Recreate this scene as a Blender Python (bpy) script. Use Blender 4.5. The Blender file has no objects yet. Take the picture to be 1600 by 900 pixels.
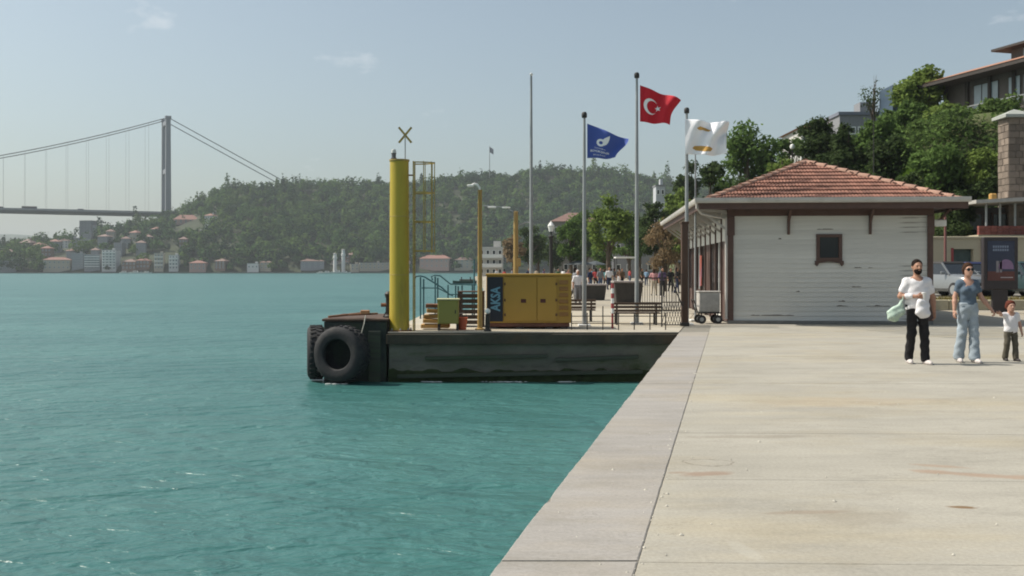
import bpy, bmesh, math, random
import numpy as np
from mathutils import Vector, Matrix
from mathutils.geometry import tessellate_polygon

R = math.radians
scene = bpy.context.scene
C = scene.collection
random.seed(7)
rng = np.random.default_rng(7)

# ------------------------------------------------------------------ camera
F = 1600.0            # focal length in photo pixels (photo 1600 wide)
HOR = 422.0           # horizon row in the photograph
CAMZ = 1.57           # eye height above the quay
cam_d = bpy.data.cameras.new('camera')
cam = bpy.data.objects.new('camera', cam_d)
C.objects.link(cam)
cam.location = (0, 0, CAMZ)
cam.rotation_euler = (R(90), 0, 0)
cam_d.sensor_width = 36
cam_d.lens = 36.0 * F / 1600.0
cam_d.shift_y = -(450 - HOR) / 1600.0
cam_d.clip_start = 0.1
cam_d.clip_end = 20000
scene.camera = cam

# ------------------------------------------------------------------ world, sun, exposure
SUN_EL, SUN_AZ = 50.0, 10.0          # azimuth: degrees beyond due left (-X), towards +Y
sun_dir = Vector((-math.cos(R(SUN_AZ)) * math.cos(R(SUN_EL)), math.sin(R(SUN_AZ)) * math.cos(R(SUN_EL)), math.sin(R(SUN_EL))))
world = bpy.data.worlds.new('World')
scene.world = world
world.use_nodes = True
nt = world.node_tree
nt.nodes.clear()
wo = nt.nodes.new('ShaderNodeOutputWorld')
bg = nt.nodes.new('ShaderNodeBackground')
sky = nt.nodes.new('ShaderNodeTexSky')
sky.sky_type = 'NISHITA'
sky.sun_disc = False
sky.sun_elevation = R(SUN_EL)
sky.sun_rotation = math.atan2(sun_dir.x, sun_dir.y)
sky.air_density = 1.0
sky.dust_density = 3.0
sky.ozone_density = 1.0
sky.altitude = 0
bg.inputs['Strength'].default_value = 0.122
# a hazy, washed spring sky with a few thin wisps of cloud
hs = nt.nodes.new('ShaderNodeHueSaturation')
hs.inputs['Saturation'].default_value = 0.72
tn = nt.nodes.new('ShaderNodeMix'); tn.data_type = 'RGBA'; tn.blend_type = 'MULTIPLY'; tn.inputs[0].default_value = 1.0
tn.inputs[7].default_value = (.93, 1.04, .99, 1)
nt.links.new(sky.outputs[0], tn.inputs[6]); nt.links.new(tn.outputs[2], hs.inputs['Color'])
tc = nt.nodes.new('ShaderNodeTexCoord')
mp = nt.nodes.new('ShaderNodeMapping'); mp.inputs['Scale'].default_value = (1.0, 1.0, 2.2)
nt.links.new(tc.outputs['Generated'], mp.inputs['Vector'])
n1 = nt.nodes.new('ShaderNodeTexNoise'); n1.inputs['Scale'].default_value = 11; n1.inputs['Detail'].default_value = 6; n1.inputs['Roughness'].default_value = .6
nt.links.new(mp.outputs[0], n1.inputs['Vector'])
cr = nt.nodes.new('ShaderNodeMapRange'); cr.inputs[1].default_value = .67; cr.inputs[2].default_value = .82; cr.inputs[3].default_value = 0; cr.inputs[4].default_value = .45
nt.links.new(n1.outputs['Fac'], cr.inputs[0])
mx = nt.nodes.new('ShaderNodeMix'); mx.data_type = 'RGBA'
nt.links.new(cr.outputs[0], mx.inputs[0]); nt.links.new(hs.outputs[0], mx.inputs[6])
mx.inputs[7].default_value = (7.5, 7.5, 7.6, 1)
nt.links.new(mx.outputs[2], bg.inputs['Color'])
nt.links.new(bg.outputs[0], wo.inputs['Surface'])

sl = bpy.data.lights.new('sun', 'SUN')
sun = bpy.data.objects.new('sun', sl)
C.objects.link(sun)
sl.energy = 5.0
sl.angle = R(0.6)
sl.color = (1.0, 0.94, 0.84)
sun.rotation_euler = sun_dir.to_track_quat('Z', 'Y').to_euler()
sun.location = (-30, 10, 40)

vs = scene.view_settings
vs.view_transform = 'Standard'
vs.look = 'None'
vs.exposure = 0.10
vs.gamma = 1.0
vs.use_curve_mapping = False
scene.cycles.use_denoising = True
scene.cycles.max_bounces = 6
scene.cycles.diffuse_bounces = 3
scene.cycles.glossy_bounces = 3
scene.cycles.transmission_bounces = 4
scene.cycles.transparent_max_bounces = 8
scene.cycles.volume_bounces = 0
scene.cycles.sample_clamp_indirect = 4
scene.cycles.filter_width = 1.9

def P(u, v, Y):
    """point at depth Y seen at photo pixel (u, v)"""
    return Vector(((u - 800) / F * Y, Y, CAMZ - (v - HOR) / F * Y))
def X(u, Y): return (u - 800) / F * Y
def Z(v, Y): return CAMZ - (v - HOR) / F * Y

# ------------------------------------------------------------------ materials
MATS = {}
def mat(name, col, rough=.65, var=.12, scale=4.0, bump=0.0, bscale=30.0, metal=0.0, spec=.4, rnd=0.0, stretch=(1, 1, 1), dirt=None, dirt_amt=.5, dirt_scale=1.5, coord='Object'):
    if name in MATS: return MATS[name]
    m = bpy.data.materials.new(name); m.use_nodes = True
    t = m.node_tree; b = t.nodes['Principled BSDF']
    b.inputs['Roughness'].default_value = rough
    b.inputs['Metallic'].default_value = metal
    b.inputs['Specular IOR Level'].default_value = spec
    if coord == 'World':
        g = t.nodes.new('ShaderNodeNewGeometry'); vec = g.outputs['Position']
    else:
        g = t.nodes.new('ShaderNodeTexCoord'); vec = g.outputs['Object']
    mpn = t.nodes.new('ShaderNodeMapping'); mpn.inputs['Scale'].default_value = stretch
    t.links.new(vec, mpn.inputs['Vector'])
    no = t.nodes.new('ShaderNodeTexNoise'); no.inputs['Scale'].default_value = scale; no.inputs['Detail'].default_value = 6; no.inputs['Roughness'].default_value = .62
    t.links.new(mpn.outputs[0], no.inputs['Vector'])
    mr = t.nodes.new('ShaderNodeMapRange'); mr.inputs[1].default_value = .25; mr.inputs[2].default_value = .75
    mr.inputs[3].default_value = 1 - var; mr.inputs[4].default_value = 1 + var
    t.links.new(no.outputs['Fac'], mr.inputs[0])
    fac = mr.outputs[0]
    if rnd:
        oi = t.nodes.new('ShaderNodeObjectInfo')
        r2 = t.nodes.new('ShaderNodeMapRange'); r2.inputs[3].default_value = 1 - rnd; r2.inputs[4].default_value = 1 + rnd
        t.links.new(oi.outputs['Random'], r2.inputs[0])
        mu = t.nodes.new('ShaderNodeMath'); mu.operation = 'MULTIPLY'
        t.links.new(fac, mu.inputs[0]); t.links.new(r2.outputs[0], mu.inputs[1]); fac = mu.outputs[0]
    vm = t.nodes.new('ShaderNodeVectorMath'); vm.operation = 'SCALE'
    vm.inputs[0].default_value = col[:3]
    t.links.new(fac, vm.inputs['Scale'])
    out = vm.outputs[0]
    if dirt is not None:
        dn = t.nodes.new('ShaderNodeTexNoise'); dn.inputs['Scale'].default_value = dirt_scale; dn.inputs['Detail'].default_value = 8; dn.inputs['Roughness'].default_value = .7
        t.links.new(mpn.outputs[0], dn.inputs['Vector'])
        dr = t.nodes.new('ShaderNodeMapRange'); dr.inputs[1].default_value = .5; dr.inputs[2].default_value = .68; dr.inputs[3].default_value = 0; dr.inputs[4].default_value = dirt_amt
        t.links.new(dn.outputs['Fac'], dr.inputs[0])
        dm = t.nodes.new('ShaderNodeMix'); dm.data_type = 'RGBA'
        t.links.new(dr.outputs[0], dm.inputs[0]); t.links.new(out, dm.inputs[6]); dm.inputs[7].default_value = (*dirt, 1)
        out = dm.outputs[2]
    t.links.new(out, b.inputs['Base Color'])
    if bump:
        bn = t.nodes.new('ShaderNodeTexNoise'); bn.inputs['Scale'].default_value = bscale; bn.inputs['Detail'].default_value = 4
        t.links.new(mpn.outputs[0], bn.inputs['Vector'])
        bp = t.nodes.new('ShaderNodeBump'); bp.inputs['Strength'].default_value = bump; bp.inputs['Distance'].default_value = .02
        t.links.new(bn.outputs['Fac'], bp.inputs['Height']); t.links.new(bp.outputs[0], b.inputs['Normal'])
    MATS[name] = m
    return m

def leaf_mat(name, col, col2, trans=.35):
    if name in MATS: return MATS[name]
    m = bpy.data.materials.new(name); m.use_nodes = True
    t = m.node_tree; t.nodes.clear()
    o = t.nodes.new('ShaderNodeOutputMaterial')
    g = t.nodes.new('ShaderNodeNewGeometry')
    tcn = t.nodes.new('ShaderNodeTexCoord')
    no = t.nodes.new('ShaderNodeTexNoise'); no.inputs['Scale'].default_value = .35; no.inputs['Detail'].default_value = 3
    t.links.new(g.outputs['Position'], no.inputs['Vector'])
    ad = t.nodes.new('ShaderNodeMath'); ad.operation = 'MULTIPLY_ADD'; ad.inputs[1].default_value = .55
    t.links.new(g.outputs['Random Per Island'], ad.inputs[0])
    mr = t.nodes.new('ShaderNodeMapRange'); mr.inputs[1].default_value = .3; mr.inputs[2].default_value = .7; mr.inputs[4].default_value = .45
    t.links.new(no.outputs['Fac'], mr.inputs[0]); t.links.new(mr.outputs[0], ad.inputs[2])
    mxn = t.nodes.new('ShaderNodeMix'); mxn.data_type = 'RGBA'
    t.links.new(ad.outputs[0], mxn.inputs[0]); mxn.inputs[6].default_value = (*col, 1); mxn.inputs[7].default_value = (*col2, 1)
    d = t.nodes.new('ShaderNodeBsdfDiffuse'); tr = t.nodes.new('ShaderNodeBsdfTranslucent'); ms = t.nodes.new('ShaderNodeMixShader')
    ms.inputs[0].default_value = trans
    t.links.new(mxn.outputs[2], d.inputs['Color']); t.links.new(mxn.outputs[2], tr.inputs['Color'])
    t.links.new(d.outputs[0], ms.inputs[1]); t.links.new(tr.outputs[0], ms.inputs[2]); t.links.new(ms.outputs[0], o.inputs['Surface'])
    MATS[name] = m
    return m

# ------------------------------------------------------------------ mesh helpers
def link(o, parent=None):
    C.objects.link(o)
    if parent is not None: o.parent = parent
    return o
def tag(o, label=None, cat=None, group=None, kind=None):
    if label: o['label'] = label
    if cat: o['category'] = cat
    if group: o['group'] = group
    if kind: o['kind'] = kind
    return o
def thing(name, label, cat, loc=(0, 0, 0), rz=0.0, group=None):
    o = bpy.data.objects.new(name, None); o.empty_display_size = .2
    link(o); o.location = loc; o.rotation_euler = (0, 0, rz)
    return tag(o, label, cat, group)
def np_mesh(name, V, Q, mats, mi=None, smooth=False):
    """fast mesh from numpy verts (n,3) and faces (m,k)"""
    V = np.asarray(V, dtype=np.float32); Q = np.asarray(Q, dtype=np.int32)
    me = bpy.data.meshes.new(name)
    k = Q.shape[1]
    me.vertices.add(len(V)); me.vertices.foreach_set('co', V.ravel())
    me.loops.add(Q.size); me.loops.foreach_set('vertex_index', Q.ravel())
    me.polygons.add(len(Q))
    me.polygons.foreach_set('loop_start', np.arange(len(Q), dtype=np.int32) * k)
    try: me.polygons.foreach_set('loop_total', np.full(len(Q), k, dtype=np.int32))
    except Exception: pass
    if not isinstance(mats, (list, tuple)): mats = [mats]
    for m in mats: me.materials.append(m)
    if mi is not None: me.polygons.foreach_set('material_index', np.asarray(mi, dtype=np.int32))
    me.polygons.foreach_set('use_smooth', np.full(len(Q), bool(smooth), dtype=bool))
    me.update(calc_edges=True)
    return me
def np_obj(name, V, Q, mats, parent=None, mi=None, smooth=False):
    return link(bpy.data.objects.new(name, np_mesh(name, V, Q, mats, mi, smooth)), parent)

class MB:
    """collects shapes; build() makes ONE mesh object"""
    def __init__(s): s.v = []; s.f = []
    def add(s, vs_, fs, M=None):
        n = len(s.v)
        for p in vs_:
            p = Vector(p)
            if M is not None: p = M @ p
            s.v.append(p)
        s.f += [tuple(i + n for i in f) for f in fs]
        return s
    def box(s, c, d, rz=0.0, M=None):
        x, y, z = d[0] / 2, d[1] / 2, d[2] / 2
        vs_ = [(-x, -y, -z), (x, -y, -z), (x, y, -z), (-x, y, -z), (-x, -y, z), (x, -y, z), (x, y, z), (-x, y, z)]
        T = Matrix.Translation(c) @ Matrix.Rotation(rz, 4, 'Z')
        if M is not None: T = M @ T
        return s.add(vs_, [(0, 3, 2, 1), (4, 5, 6, 7), (0, 1, 5, 4), (1, 2, 6, 5), (2, 3, 7, 6), (3, 0, 4, 7)], T)
    def lohi(s, lo, hi):
        return s.box([(a + b) / 2 for a, b in zip(lo, hi)], [abs(b - a) for a, b in zip(lo, hi)])
    def bar(s, a, b, w, h=None, up=(0, 0, 1)):
        """rectangular bar from a to b"""
        a = Vector(a); b = Vector(b); h = h or w
        d = (b - a); L = d.length
        if L < 1e-6: return s
        d.normalize(); up = Vector(up)
        if abs(d.dot(up)) > .98: up = Vector((1, 0, 0))
        sx = d.cross(up).normalized(); sz = sx.cross(d)
        vs_ = []
        for e in (a, b):
            for i, j in ((-1, -1), (1, -1), (1, 1), (-1, 1)): vs_.append(e + sx * (i * w / 2) + sz * (j * h / 2))
        return s.add(vs_, [(3, 2, 1, 0), (4, 5, 6, 7), (0, 1, 5, 4), (1, 2, 6, 5), (2, 3, 7, 6), (3, 0, 4, 7)])
    def cyl(s, a, b, r0, r1=None, n=16, caps=True):
        a = Vector(a); b = Vector(b); r1 = r0 if r1 is None else r1
        return s.tube([a, b], [r0, r1], n, caps)
    def tube(s, path, r, n=8, caps=True):
        path = [Vector(p) for p in path]
        rs = r if isinstance(r, (list, tuple)) else [r] * len(path)
        vs_ = []; fs = []
        prev = None
        for i, p in enumerate(path):
            d = (path[min(i + 1, len(path) - 1)] - path[max(i - 1, 0)])
            d.normalize()
            if prev is None:
                ref = Vector((0, 0, 1)) if abs(d.z) < .9 else Vector((1, 0, 0))
                sx = d.cross(ref).normalized()
            else:
                sx = (prev - d * prev.dot(d)).normalized()
            prev = sx; sy = d.cross(sx)
            for k in range(n):
                a = 2 * math.pi * k / n
                vs_.append(p + (sx * math.cos(a) + sy * math.sin(a)) * rs[i])
        for i in range(len(path) - 1):
            for k in range(n):
                k2 = (k + 1) % n
                fs.append((i * n + k, i * n + k2, (i + 1) * n + k2, (i + 1) * n + k))
        if caps:
            fs.append(tuple(range(n - 1, -1, -1)))
            fs.append(tuple((len(path) - 1) * n + k for k in range(n)))
        return s.add(vs_, fs)
    def lathe(s, prof, n=20, M=None, caps=True):
        """profile (r,z) revolved about z"""
        vs_ = []; fs = []
        for r, z in prof:
            for k in range(n):
                a = 2 * math.pi * k / n
                vs_.append((r * math.cos(a), r * math.sin(a), z))
        m = len(prof)
        for i in range(m - 1):
            for k in range(n):
                k2 = (k + 1) % n
                fs.append((i * n + k, i * n + k2, (i + 1) * n + k2, (i + 1) * n + k))
        if caps and prof[0][0] > 1e-6: fs.append(tuple(range(n - 1, -1, -1)))
        if caps and prof[-1][0] > 1e-6: fs.append(tuple((m - 1) * n + k for k in range(n)))
        return s.add(vs_, fs, M)
    def prism(s, poly, z0, z1):
        n = len(poly)
        ar = sum(poly[i][0] * poly[(i + 1) % n][1] - poly[(i + 1) % n][0] * poly[i][1] for i in range(n))
        if ar < 0: poly = poly[::-1]
        vs_ = [(p[0], p[1], z0) for p in poly] + [(p[0], p[1], z1) for p in poly]
        fs = [tuple(range(n - 1, -1, -1)), tuple(range(n, 2 * n))]
        fs += [(i, (i + 1) % n, n + (i + 1) % n, n + i) for i in range(n)]
        return s.add(vs_, fs)
    def build(s, name, m, parent=None, smooth=False, bevel=0.0, seg=1, at=None):
        me = bpy.data.meshes.new(name)
        me.from_pydata([tuple(p) for p in s.v], [], s.f)
        ms = m if isinstance(m, (list, tuple)) else [m]
        for q in ms: me.materials.append(q)
        if bevel > 0:
            bm = bmesh.new(); bm.from_mesh(me)
            es = [e for e in bm.edges if len(e.link_faces) == 2 and e.calc_face_angle(0) > .5]
            bmesh.ops.bevel(bm, geom=es, offset=bevel, segments=seg, affect='EDGES', profile=.5, clamp_overlap=True)
            bm.to_mesh(me); bm.free()
        if smooth:
            me.polygons.foreach_set('use_smooth', [True] * len(me.polygons))
            try: me.set_sharp_from_angle(angle=R(40))
            except Exception: pass
        me.update()
        o = bpy.data.objects.new(name, me)
        link(o, parent)
        if at is not None: o.location = at
        return o
def copy_tree(o, parent=None):
    c = o.copy(); C.objects.link(c); c.parent = parent
    for ch in list(o.children): copy_tree(ch, c)
    return c

# ------------------------------------------------------------------ signed-distance figures (people, tyres, bags)
def surface_nets(Fv, org, h):
    S = Fv < 0
    nx, ny, nz = Fv.shape
    cs = (nx - 1, ny - 1, nz - 1)
    pos = np.zeros(cs + (3,), np.float32); cnt = np.zeros(cs, np.float32)
    def sl_(o): return tuple(slice(o[i], o[i] + cs[i]) for i in range(3))
    for ax in range(3):
        o1, o2 = [i for i in range(3) if i != ax]
        for p in (0, 1):
            for q in (0, 1):
                c0 = [0, 0, 0]; c0[o1] = p; c0[o2] = q
                c1 = list(c0); c1[ax] = 1
                a = Fv[sl_(c0)]; b = Fv[sl_(c1)]
                m = (a < 0) != (b < 0)
                t = np.where(m, a / np.where(m, a - b, 1), 0)
                pos[..., ax] += t * m; pos[..., o1] += p * m; pos[..., o2] += q * m
                cnt += m
    act = cnt > 0
    idx = np.full(cs, -1, np.int64); idx[act] = np.arange(act.sum())
    I = np.argwhere(act)
    V = (I + pos[act] / cnt[act][:, None]) * h + np.asarray(org)
    Qs = []
    for ax in range(3):
        o1, o2 = [(1, 2), (2, 0), (0, 1)][ax]
        a = S; sl0 = [slice(None)] * 3; sl1 = [slice(None)] * 3
        sl0[ax] = slice(0, -1); sl1[ax] = slice(1, None)
        m = S[tuple(sl0)] != S[tuple(sl1)]
        E = np.argwhere(m)
        E = E[(E[:, o1] >= 1) & (E[:, o2] >= 1) & (E[:, o1] < Fv.shape[o1] - 1) & (E[:, o2] < Fv.shape[o2] - 1)]
        if not len(E): continue
        def cell(d1, d2):
            K = E.copy(); K[:, o1] += d1; K[:, o2] += d2
            return idx[K[:, 0], K[:, 1], K[:, 2]]
        q = np.stack([cell(-1, -1), cell(0, -1), cell(0, 0), cell(-1, 0)], 1)
        ins = S[E[:, 0], E[:, 1], E[:, 2]]
        q[~ins] = q[~ins][:, ::-1]
        Qs.append(q)
    return V, np.concatenate(Qs)
def sdf(prims, Pn):
    """prims: ('c',a,b,r1,r2,k) tapered capsule | ('e',c,(rx,ry,rz),k) ellipsoid | ('-',...) carve ellipsoid"""
    D = None
    x, y, z = Pn
    for pr in prims:
        if pr[0] == 'c':
            _, a, b, r1, r2, k = pr
            bx, by, bz = b[0] - a[0], b[1] - a[1], b[2] - a[2]
            bb = bx * bx + by * by + bz * bz + 1e-9
            px, py, pz = x - a[0], y - a[1], z - a[2]
            hh = np.clip((px * bx + py * by + pz * bz) / bb, 0, 1)
            d = np.sqrt((px - bx * hh) ** 2 + (py - by * hh) ** 2 + (pz - bz * hh) ** 2) - (r1 + (r2 - r1) * hh)
        else:
            _, c, r, k = pr
            q = np.sqrt(((x - c[0]) / r[0]) ** 2 + ((y - c[1]) / r[1]) ** 2 + ((z - c[2]) / r[2]) ** 2)
            d = (q - 1) * min(r)
        if D is None: D = d; continue
        if pr[0] == '-':
            d = -d; hh = np.clip(.5 - .5 * (D - d) / k, 0, 1); D = D * (1 - hh) + d * hh + k * hh * (1 - hh)
            D = np.maximum(D, d) if k <= 0 else D
        else:
            hh = np.clip(.5 + .5 * (D - d) / k, 0, 1); D = d * hh + D * (1 - hh) - k * hh * (1 - hh)
    return D
def figure(prims, h, cut=None, pad=.03, wr=0.0, seed=0, big=None):
    lo = np.array([1e9] * 3); hi = -lo
    for pr in prims:
        if pr[0] == 'c':
            for e, r in ((pr[1], pr[3]), (pr[2], pr[4])):
                lo = np.minimum(lo, np.array(e) - r); hi = np.maximum(hi, np.array(e) + r)
        elif pr[0] == 'e':
            lo = np.minimum(lo, np.array(pr[1]) - pr[2]); hi = np.maximum(hi, np.array(pr[1]) + pr[2])
    lo = lo - pad - h * 2; hi = hi + pad + h * 2
    ax = [np.arange(lo[i], hi[i] + h, h, dtype=np.float32) for i in range(3)]
    G = np.meshgrid(*ax, indexing='ij')
    D = sdf(prims, G)
    if wr:
        x, y, z = G
        D = D + wr * (np.sin(31 * z + 9 * x + seed) * np.sin(17 * x + 5 * z + 2 * seed) + .7 * np.sin(47 * z - 23 * x + 11 * y + seed))
    if cut is not None: D = np.maximum(D, cut(*G))
    return surface_nets(D, lo, h)
def fig_obj(name, prims, h, m, parent=None, **kw):
    V, Q = figure(prims, h, **kw)
    return np_obj(name, V, Q, m, parent, smooth=True)
# ================================================================== SETTING
WZ = -1.27                       # water level below the quay
def E(Y): return -0.131 + 0.2112 * (Y - 5.255)      # sea edge of the quay

# ---- water
m = bpy.data.materials.new('sea_water'); m.use_nodes = True
t = m.node_tree; b = t.nodes['Principled BSDF']
g = t.nodes.new('ShaderNodeNewGeometry')
b.inputs['Roughness'].default_value = .30
b.inputs['IOR'].default_value = 1.33
b.inputs['Specular IOR Level'].default_value = .42
nz = t.nodes.new('ShaderNodeTexNoise'); nz.inputs['Scale'].default_value = .05; nz.inputs['Detail'].default_value = 4
mp2 = t.nodes.new('ShaderNodeMapping'); mp2.inputs['Scale'].default_value = (1, 2.2, 1)
t.links.new(g.outputs['Position'], mp2.inputs['Vector']); t.links.new(mp2.outputs[0], nz.inputs['Vector'])
cm = t.nodes.new('ShaderNodeMix'); cm.data_type = 'RGBA'
cm.inputs[6].default_value = (.034, .120, .114, 1); cm.inputs[7].default_value = (.055, .156, .145, 1)
mr = t.nodes.new('ShaderNodeMapRange'); mr.inputs[1].default_value = .35; mr.inputs[2].default_value = .65
t.links.new(nz.outputs['Fac'], mr.inputs[0]); t.links.new(mr.outputs[0], cm.inputs[0])
t.links.new(cm.outputs[2], b.inputs['Base Color'])
last = None
for sc_, st, di, sx in ((.22, .9, .35, (1, 2.2, 1)), (.7, .95, .22, (1, 1.9, 1)), (2.4, .95, .085, (1, 1.7, 1)), (8.5, .8, .02, (1, 1.5, 1))):
    mp3 = t.nodes.new('ShaderNodeMapping'); mp3.inputs['Scale'].default_value = sx; mp3.inputs['Rotation'].default_value = (0, 0, R(12))
    t.links.new(g.outputs['Position'], mp3.inputs['Vector'])
    nn = t.nodes.new('ShaderNodeTexNoise'); nn.inputs['Scale'].default_value = sc_; nn.inputs['Detail'].default_value = 3; nn.inputs['Distortion'].default_value = .6
    t.links.new(mp3.outputs[0], nn.inputs['Vector'])
    bp = t.nodes.new('ShaderNodeBump'); bp.inputs['Strength'].default_value = st; bp.inputs['Distance'].default_value = di
    t.links.new(nn.outputs['Fac'], bp.inputs['Height'])
    if last is not None: t.links.new(last, bp.inputs['Normal'])
    last = bp.outputs[0]
t.links.new(last, b.inputs['Normal'])
MATS['sea_water'] = m
w = MB(); w.add([(-6000, -400, WZ), (6000, -400, WZ), (6000, 5200, WZ), (-6000, 5200, WZ)], [(0, 1, 2, 3)])
tag(w.build('water', m), kind='structure')

# ---- concrete of the quay: broom streaks, rust and oil stains with shapes of their own
def concrete(name, col, stains=(), var=.07, streak=.07, rough=.9):
    m = bpy.data.materials.new(name); m.use_nodes = True
    t = m.node_tree; b = t.nodes['Principled BSDF']; b.inputs['Roughness'].default_value = rough; b.inputs['Specular IOR Level'].default_value = .25
    g = t.nodes.new('ShaderNodeNewGeometry')
    def noise(scale, stretch=(1, 1, 1), det=6, ro=.65):
        mpn = t.nodes.new('ShaderNodeMapping'); mpn.inputs['Scale'].default_value = stretch
        t.links.new(g.outputs['Position'], mpn.inputs['Vector'])
        n = t.nodes.new('ShaderNodeTexNoise'); n.inputs['Scale'].default_value = scale; n.inputs['Detail'].default_value = det; n.inputs['Roughness'].default_value = ro
        t.links.new(mpn.outputs[0], n.inputs['Vector']); return n.outputs['Fac']
    def rng_(s, a, b_, c, d):
        r = t.nodes.new('ShaderNodeMapRange'); r.inputs[1].default_value = a; r.inputs[2].default_value = b_; r.inputs[3].default_value = c; r.inputs[4].default_value = d
        t.links.new(s, r.inputs[0]); return r.outputs[0]
    def mul(a, b_):
        r = t.nodes.new('ShaderNodeMath'); r.operation = 'MULTIPLY'
        t.links.new(a, r.inputs[0])
        if isinstance(b_, float): r.inputs[1].default_value = b_
        else: t.links.new(b_, r.inputs[1])
        return r.outputs[0]
    f = rng_(noise(.45), .3, .7, 1 - var, 1 + var)
    f = mul(f, rng_(noise(1.5, (.55, 2.0, 1)), .3, .7, 1 - streak, 1 + streak))
    f = mul(f, rng_(noise(38, det=3), .25, .75, .86, 1.13))
    f = mul(f, rng_(noise(6.0, det=8, ro=.75), .62, .72, 1.0, .84))
    vm = t.nodes.new('ShaderNodeVectorMath'); vm.operation = 'SCALE'; vm.inputs[0].default_value = col
    t.links.new(f, vm.inputs['Scale']); out = vm.outputs[0]
    # hairline cracks and darker worn patches
    cn = noise(.55, det=9, ro=.62); ab = t.nodes.new('ShaderNodeMath'); ab.operation = 'SUBTRACT'; ab.inputs[1].default_value = .5; t.links.new(cn, ab.inputs[0])
    aa = t.nodes.new('ShaderNodeMath'); aa.operation = 'ABSOLUTE'; t.links.new(ab.outputs[0], aa.inputs[0])
    ck = mul(rng_(aa.outputs[0], .0, .0035, .42, .0), rng_(noise(.9), .45, .6, 0.0, 1.0))
    cmx = t.nodes.new('ShaderNodeMix'); cmx.data_type = 'RGBA'; cmx.inputs[7].default_value = (.13, .115, .09, 1)
    t.links.new(ck, cmx.inputs[0]); t.links.new(out, cmx.inputs[6]); out = cmx.outputs[2]
    dk_ = mul(rng_(noise(1.3, (.5, 1.3, 1), det=9, ro=.72), .50, .64, 0, .48), rng_(noise(11, det=5), .35, .6, .3, 1.0))
    dmx = t.nodes.new('ShaderNodeMix'); dmx.data_type = 'RGBA'; dmx.inputs[7].default_value = (.20, .185, .155, 1)
    t.links.new(dk_, dmx.inputs[0]); t.links.new(out, dmx.inputs[6]); out = dmx.outputs[2]
    sp_k = rng_(noise(55, det=2), .70, .74, 0, .5)
    smx = t.nodes.new('ShaderNodeMix'); smx.data_type = 'RGBA'; smx.inputs[7].default_value = (.15, .135, .11, 1)
    t.links.new(sp_k, smx.inputs[0]); t.links.new(out, smx.inputs[6]); out = smx.outputs[2]
    # warm / grey patches
    pm = t.nodes.new('ShaderNodeMix'); pm.data_type = 'RGBA'; pm.blend_type = 'MULTIPLY'; pm.inputs[7].default_value = (1.04, .985, .87, 1)
    t.links.new(rng_(noise(.33, (.6, 1.4, 1)), .48, .62, 0, .8), pm.inputs[0]); t.links.new(out, pm.inputs[6]); out = pm.outputs[2]
    wob = noise(2.6, det=5)
    for (cx, cy, rx, ry, rot, colr, amt, ring) in stains:
        mpn = t.nodes.new('ShaderNodeMapping'); mpn.vector_type = 'TEXTURE'
        mpn.inputs['Location'].default_value = (cx, cy, 0); mpn.inputs['Rotation'].default_value = (0, 0, rot); mpn.inputs['Scale'].default_value = (rx, ry, 1)
        t.links.new(g.outputs['Position'], mpn.inputs['Vector'])
        sx = t.nodes.new('ShaderNodeSeparateXYZ'); t.links.new(mpn.outputs[0], sx.inputs[0])
        cb = t.nodes.new('ShaderNodeCombineXYZ'); t.links.new(sx.outputs[0], cb.inputs[0]); t.links.new(sx.outputs[1], cb.inputs[1])
        ln = t.nodes.new('ShaderNodeVectorMath'); ln.operation = 'LENGTH'; t.links.new(cb.outputs[0], ln.inputs[0])
        ad = t.nodes.new('ShaderNodeMath'); ad.operation = 'ADD'; t.links.new(ln.outputs['Value'], ad.inputs[0]); t.links.new(rng_(wob, .3, .7, -.45, .45), ad.inputs[1])
        if ring:
            k = rng_(ad.outputs[0], .86, .95, 0, 1); k2 = rng_(ad.outputs[0], .97, 1.06, 1, 0); k = mul(mul(k, k2), amt)
        else:
            k = rng_(ad.outputs[0], .55, 1.05, amt, 0)
        sm = t.nodes.new('ShaderNodeMix'); sm.data_type = 'RGBA'; sm.inputs[7].default_value = (*colr, 1)
        t.links.new(k, sm.inputs[0]); t.links.new(out, sm.inputs[6]); out = sm.outputs[2]
    t.links.new(out, b.inputs['Base Color'])
    bp = t.nodes.new('ShaderNodeBump'); bp.inputs['Strength'].default_value = .35; bp.inputs['Distance'].default_value = .01
    t.links.new(noise(22, (.5, 2.0, 1), det=5), bp.inputs['Height']); t.links.new(bp.outputs[0], b.inputs['Normal'])
    MATS[name] = m
    return m
def gp(u, v):                    # point of the ground seen at (u, v)
    Y = CAMZ * F / (v - HOR); return X(u, Y), Y
stains = []
for (u, v, rx, ry, rot, colr, amt, ring) in (
        (1098, 740, .26, .10, .1, (.24, .15, .10), .60, False), (1060, 738, .12, .06, .3, (.22, .14, .09), .5, False),
        (1108, 722, .20, .16, 0, (.16, .13, .10), .75, True),
        (1500, 792, .11, .05, -.2, (.16, .09, .035), .85, False),
        (1535, 742, .55, .11, -.35, (.30, .18, .11), .50, False), (1470, 728, .30, .06, -.4, (.30, .19, .12), .45, False),
        (1340, 808, .34, .20, .1, (.20, .17, .13), .28, False), (1180, 682, .8, .10, .05, (.20, .17, .13), .40, False),
        (1320, 628, 1.3, .45, .1, (.36, .27, .18), .22, False), (1520, 586, 2.0, .5, 0, (.27, .25, .21), .22, False),
        (1165, 860, .05, .20, .2, (.42, .40, .35), .28, False), (1260, 800, .30, .05, .1, (.22, .15, .10), .35, False),
        (1270, 676, 1.2, .16, 0, (.22, .20, .165), .22, False), (1400, 560, 1.6, .3, .05, (.24, .21, .16), .30, False)):
    x_, y_ = gp(u, v); stains.append((x_, y_, rx, ry, rot, colr, amt, ring))
m_slab = concrete('quay_concrete', (.335, .313, .266), stains, var=.10)
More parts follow.
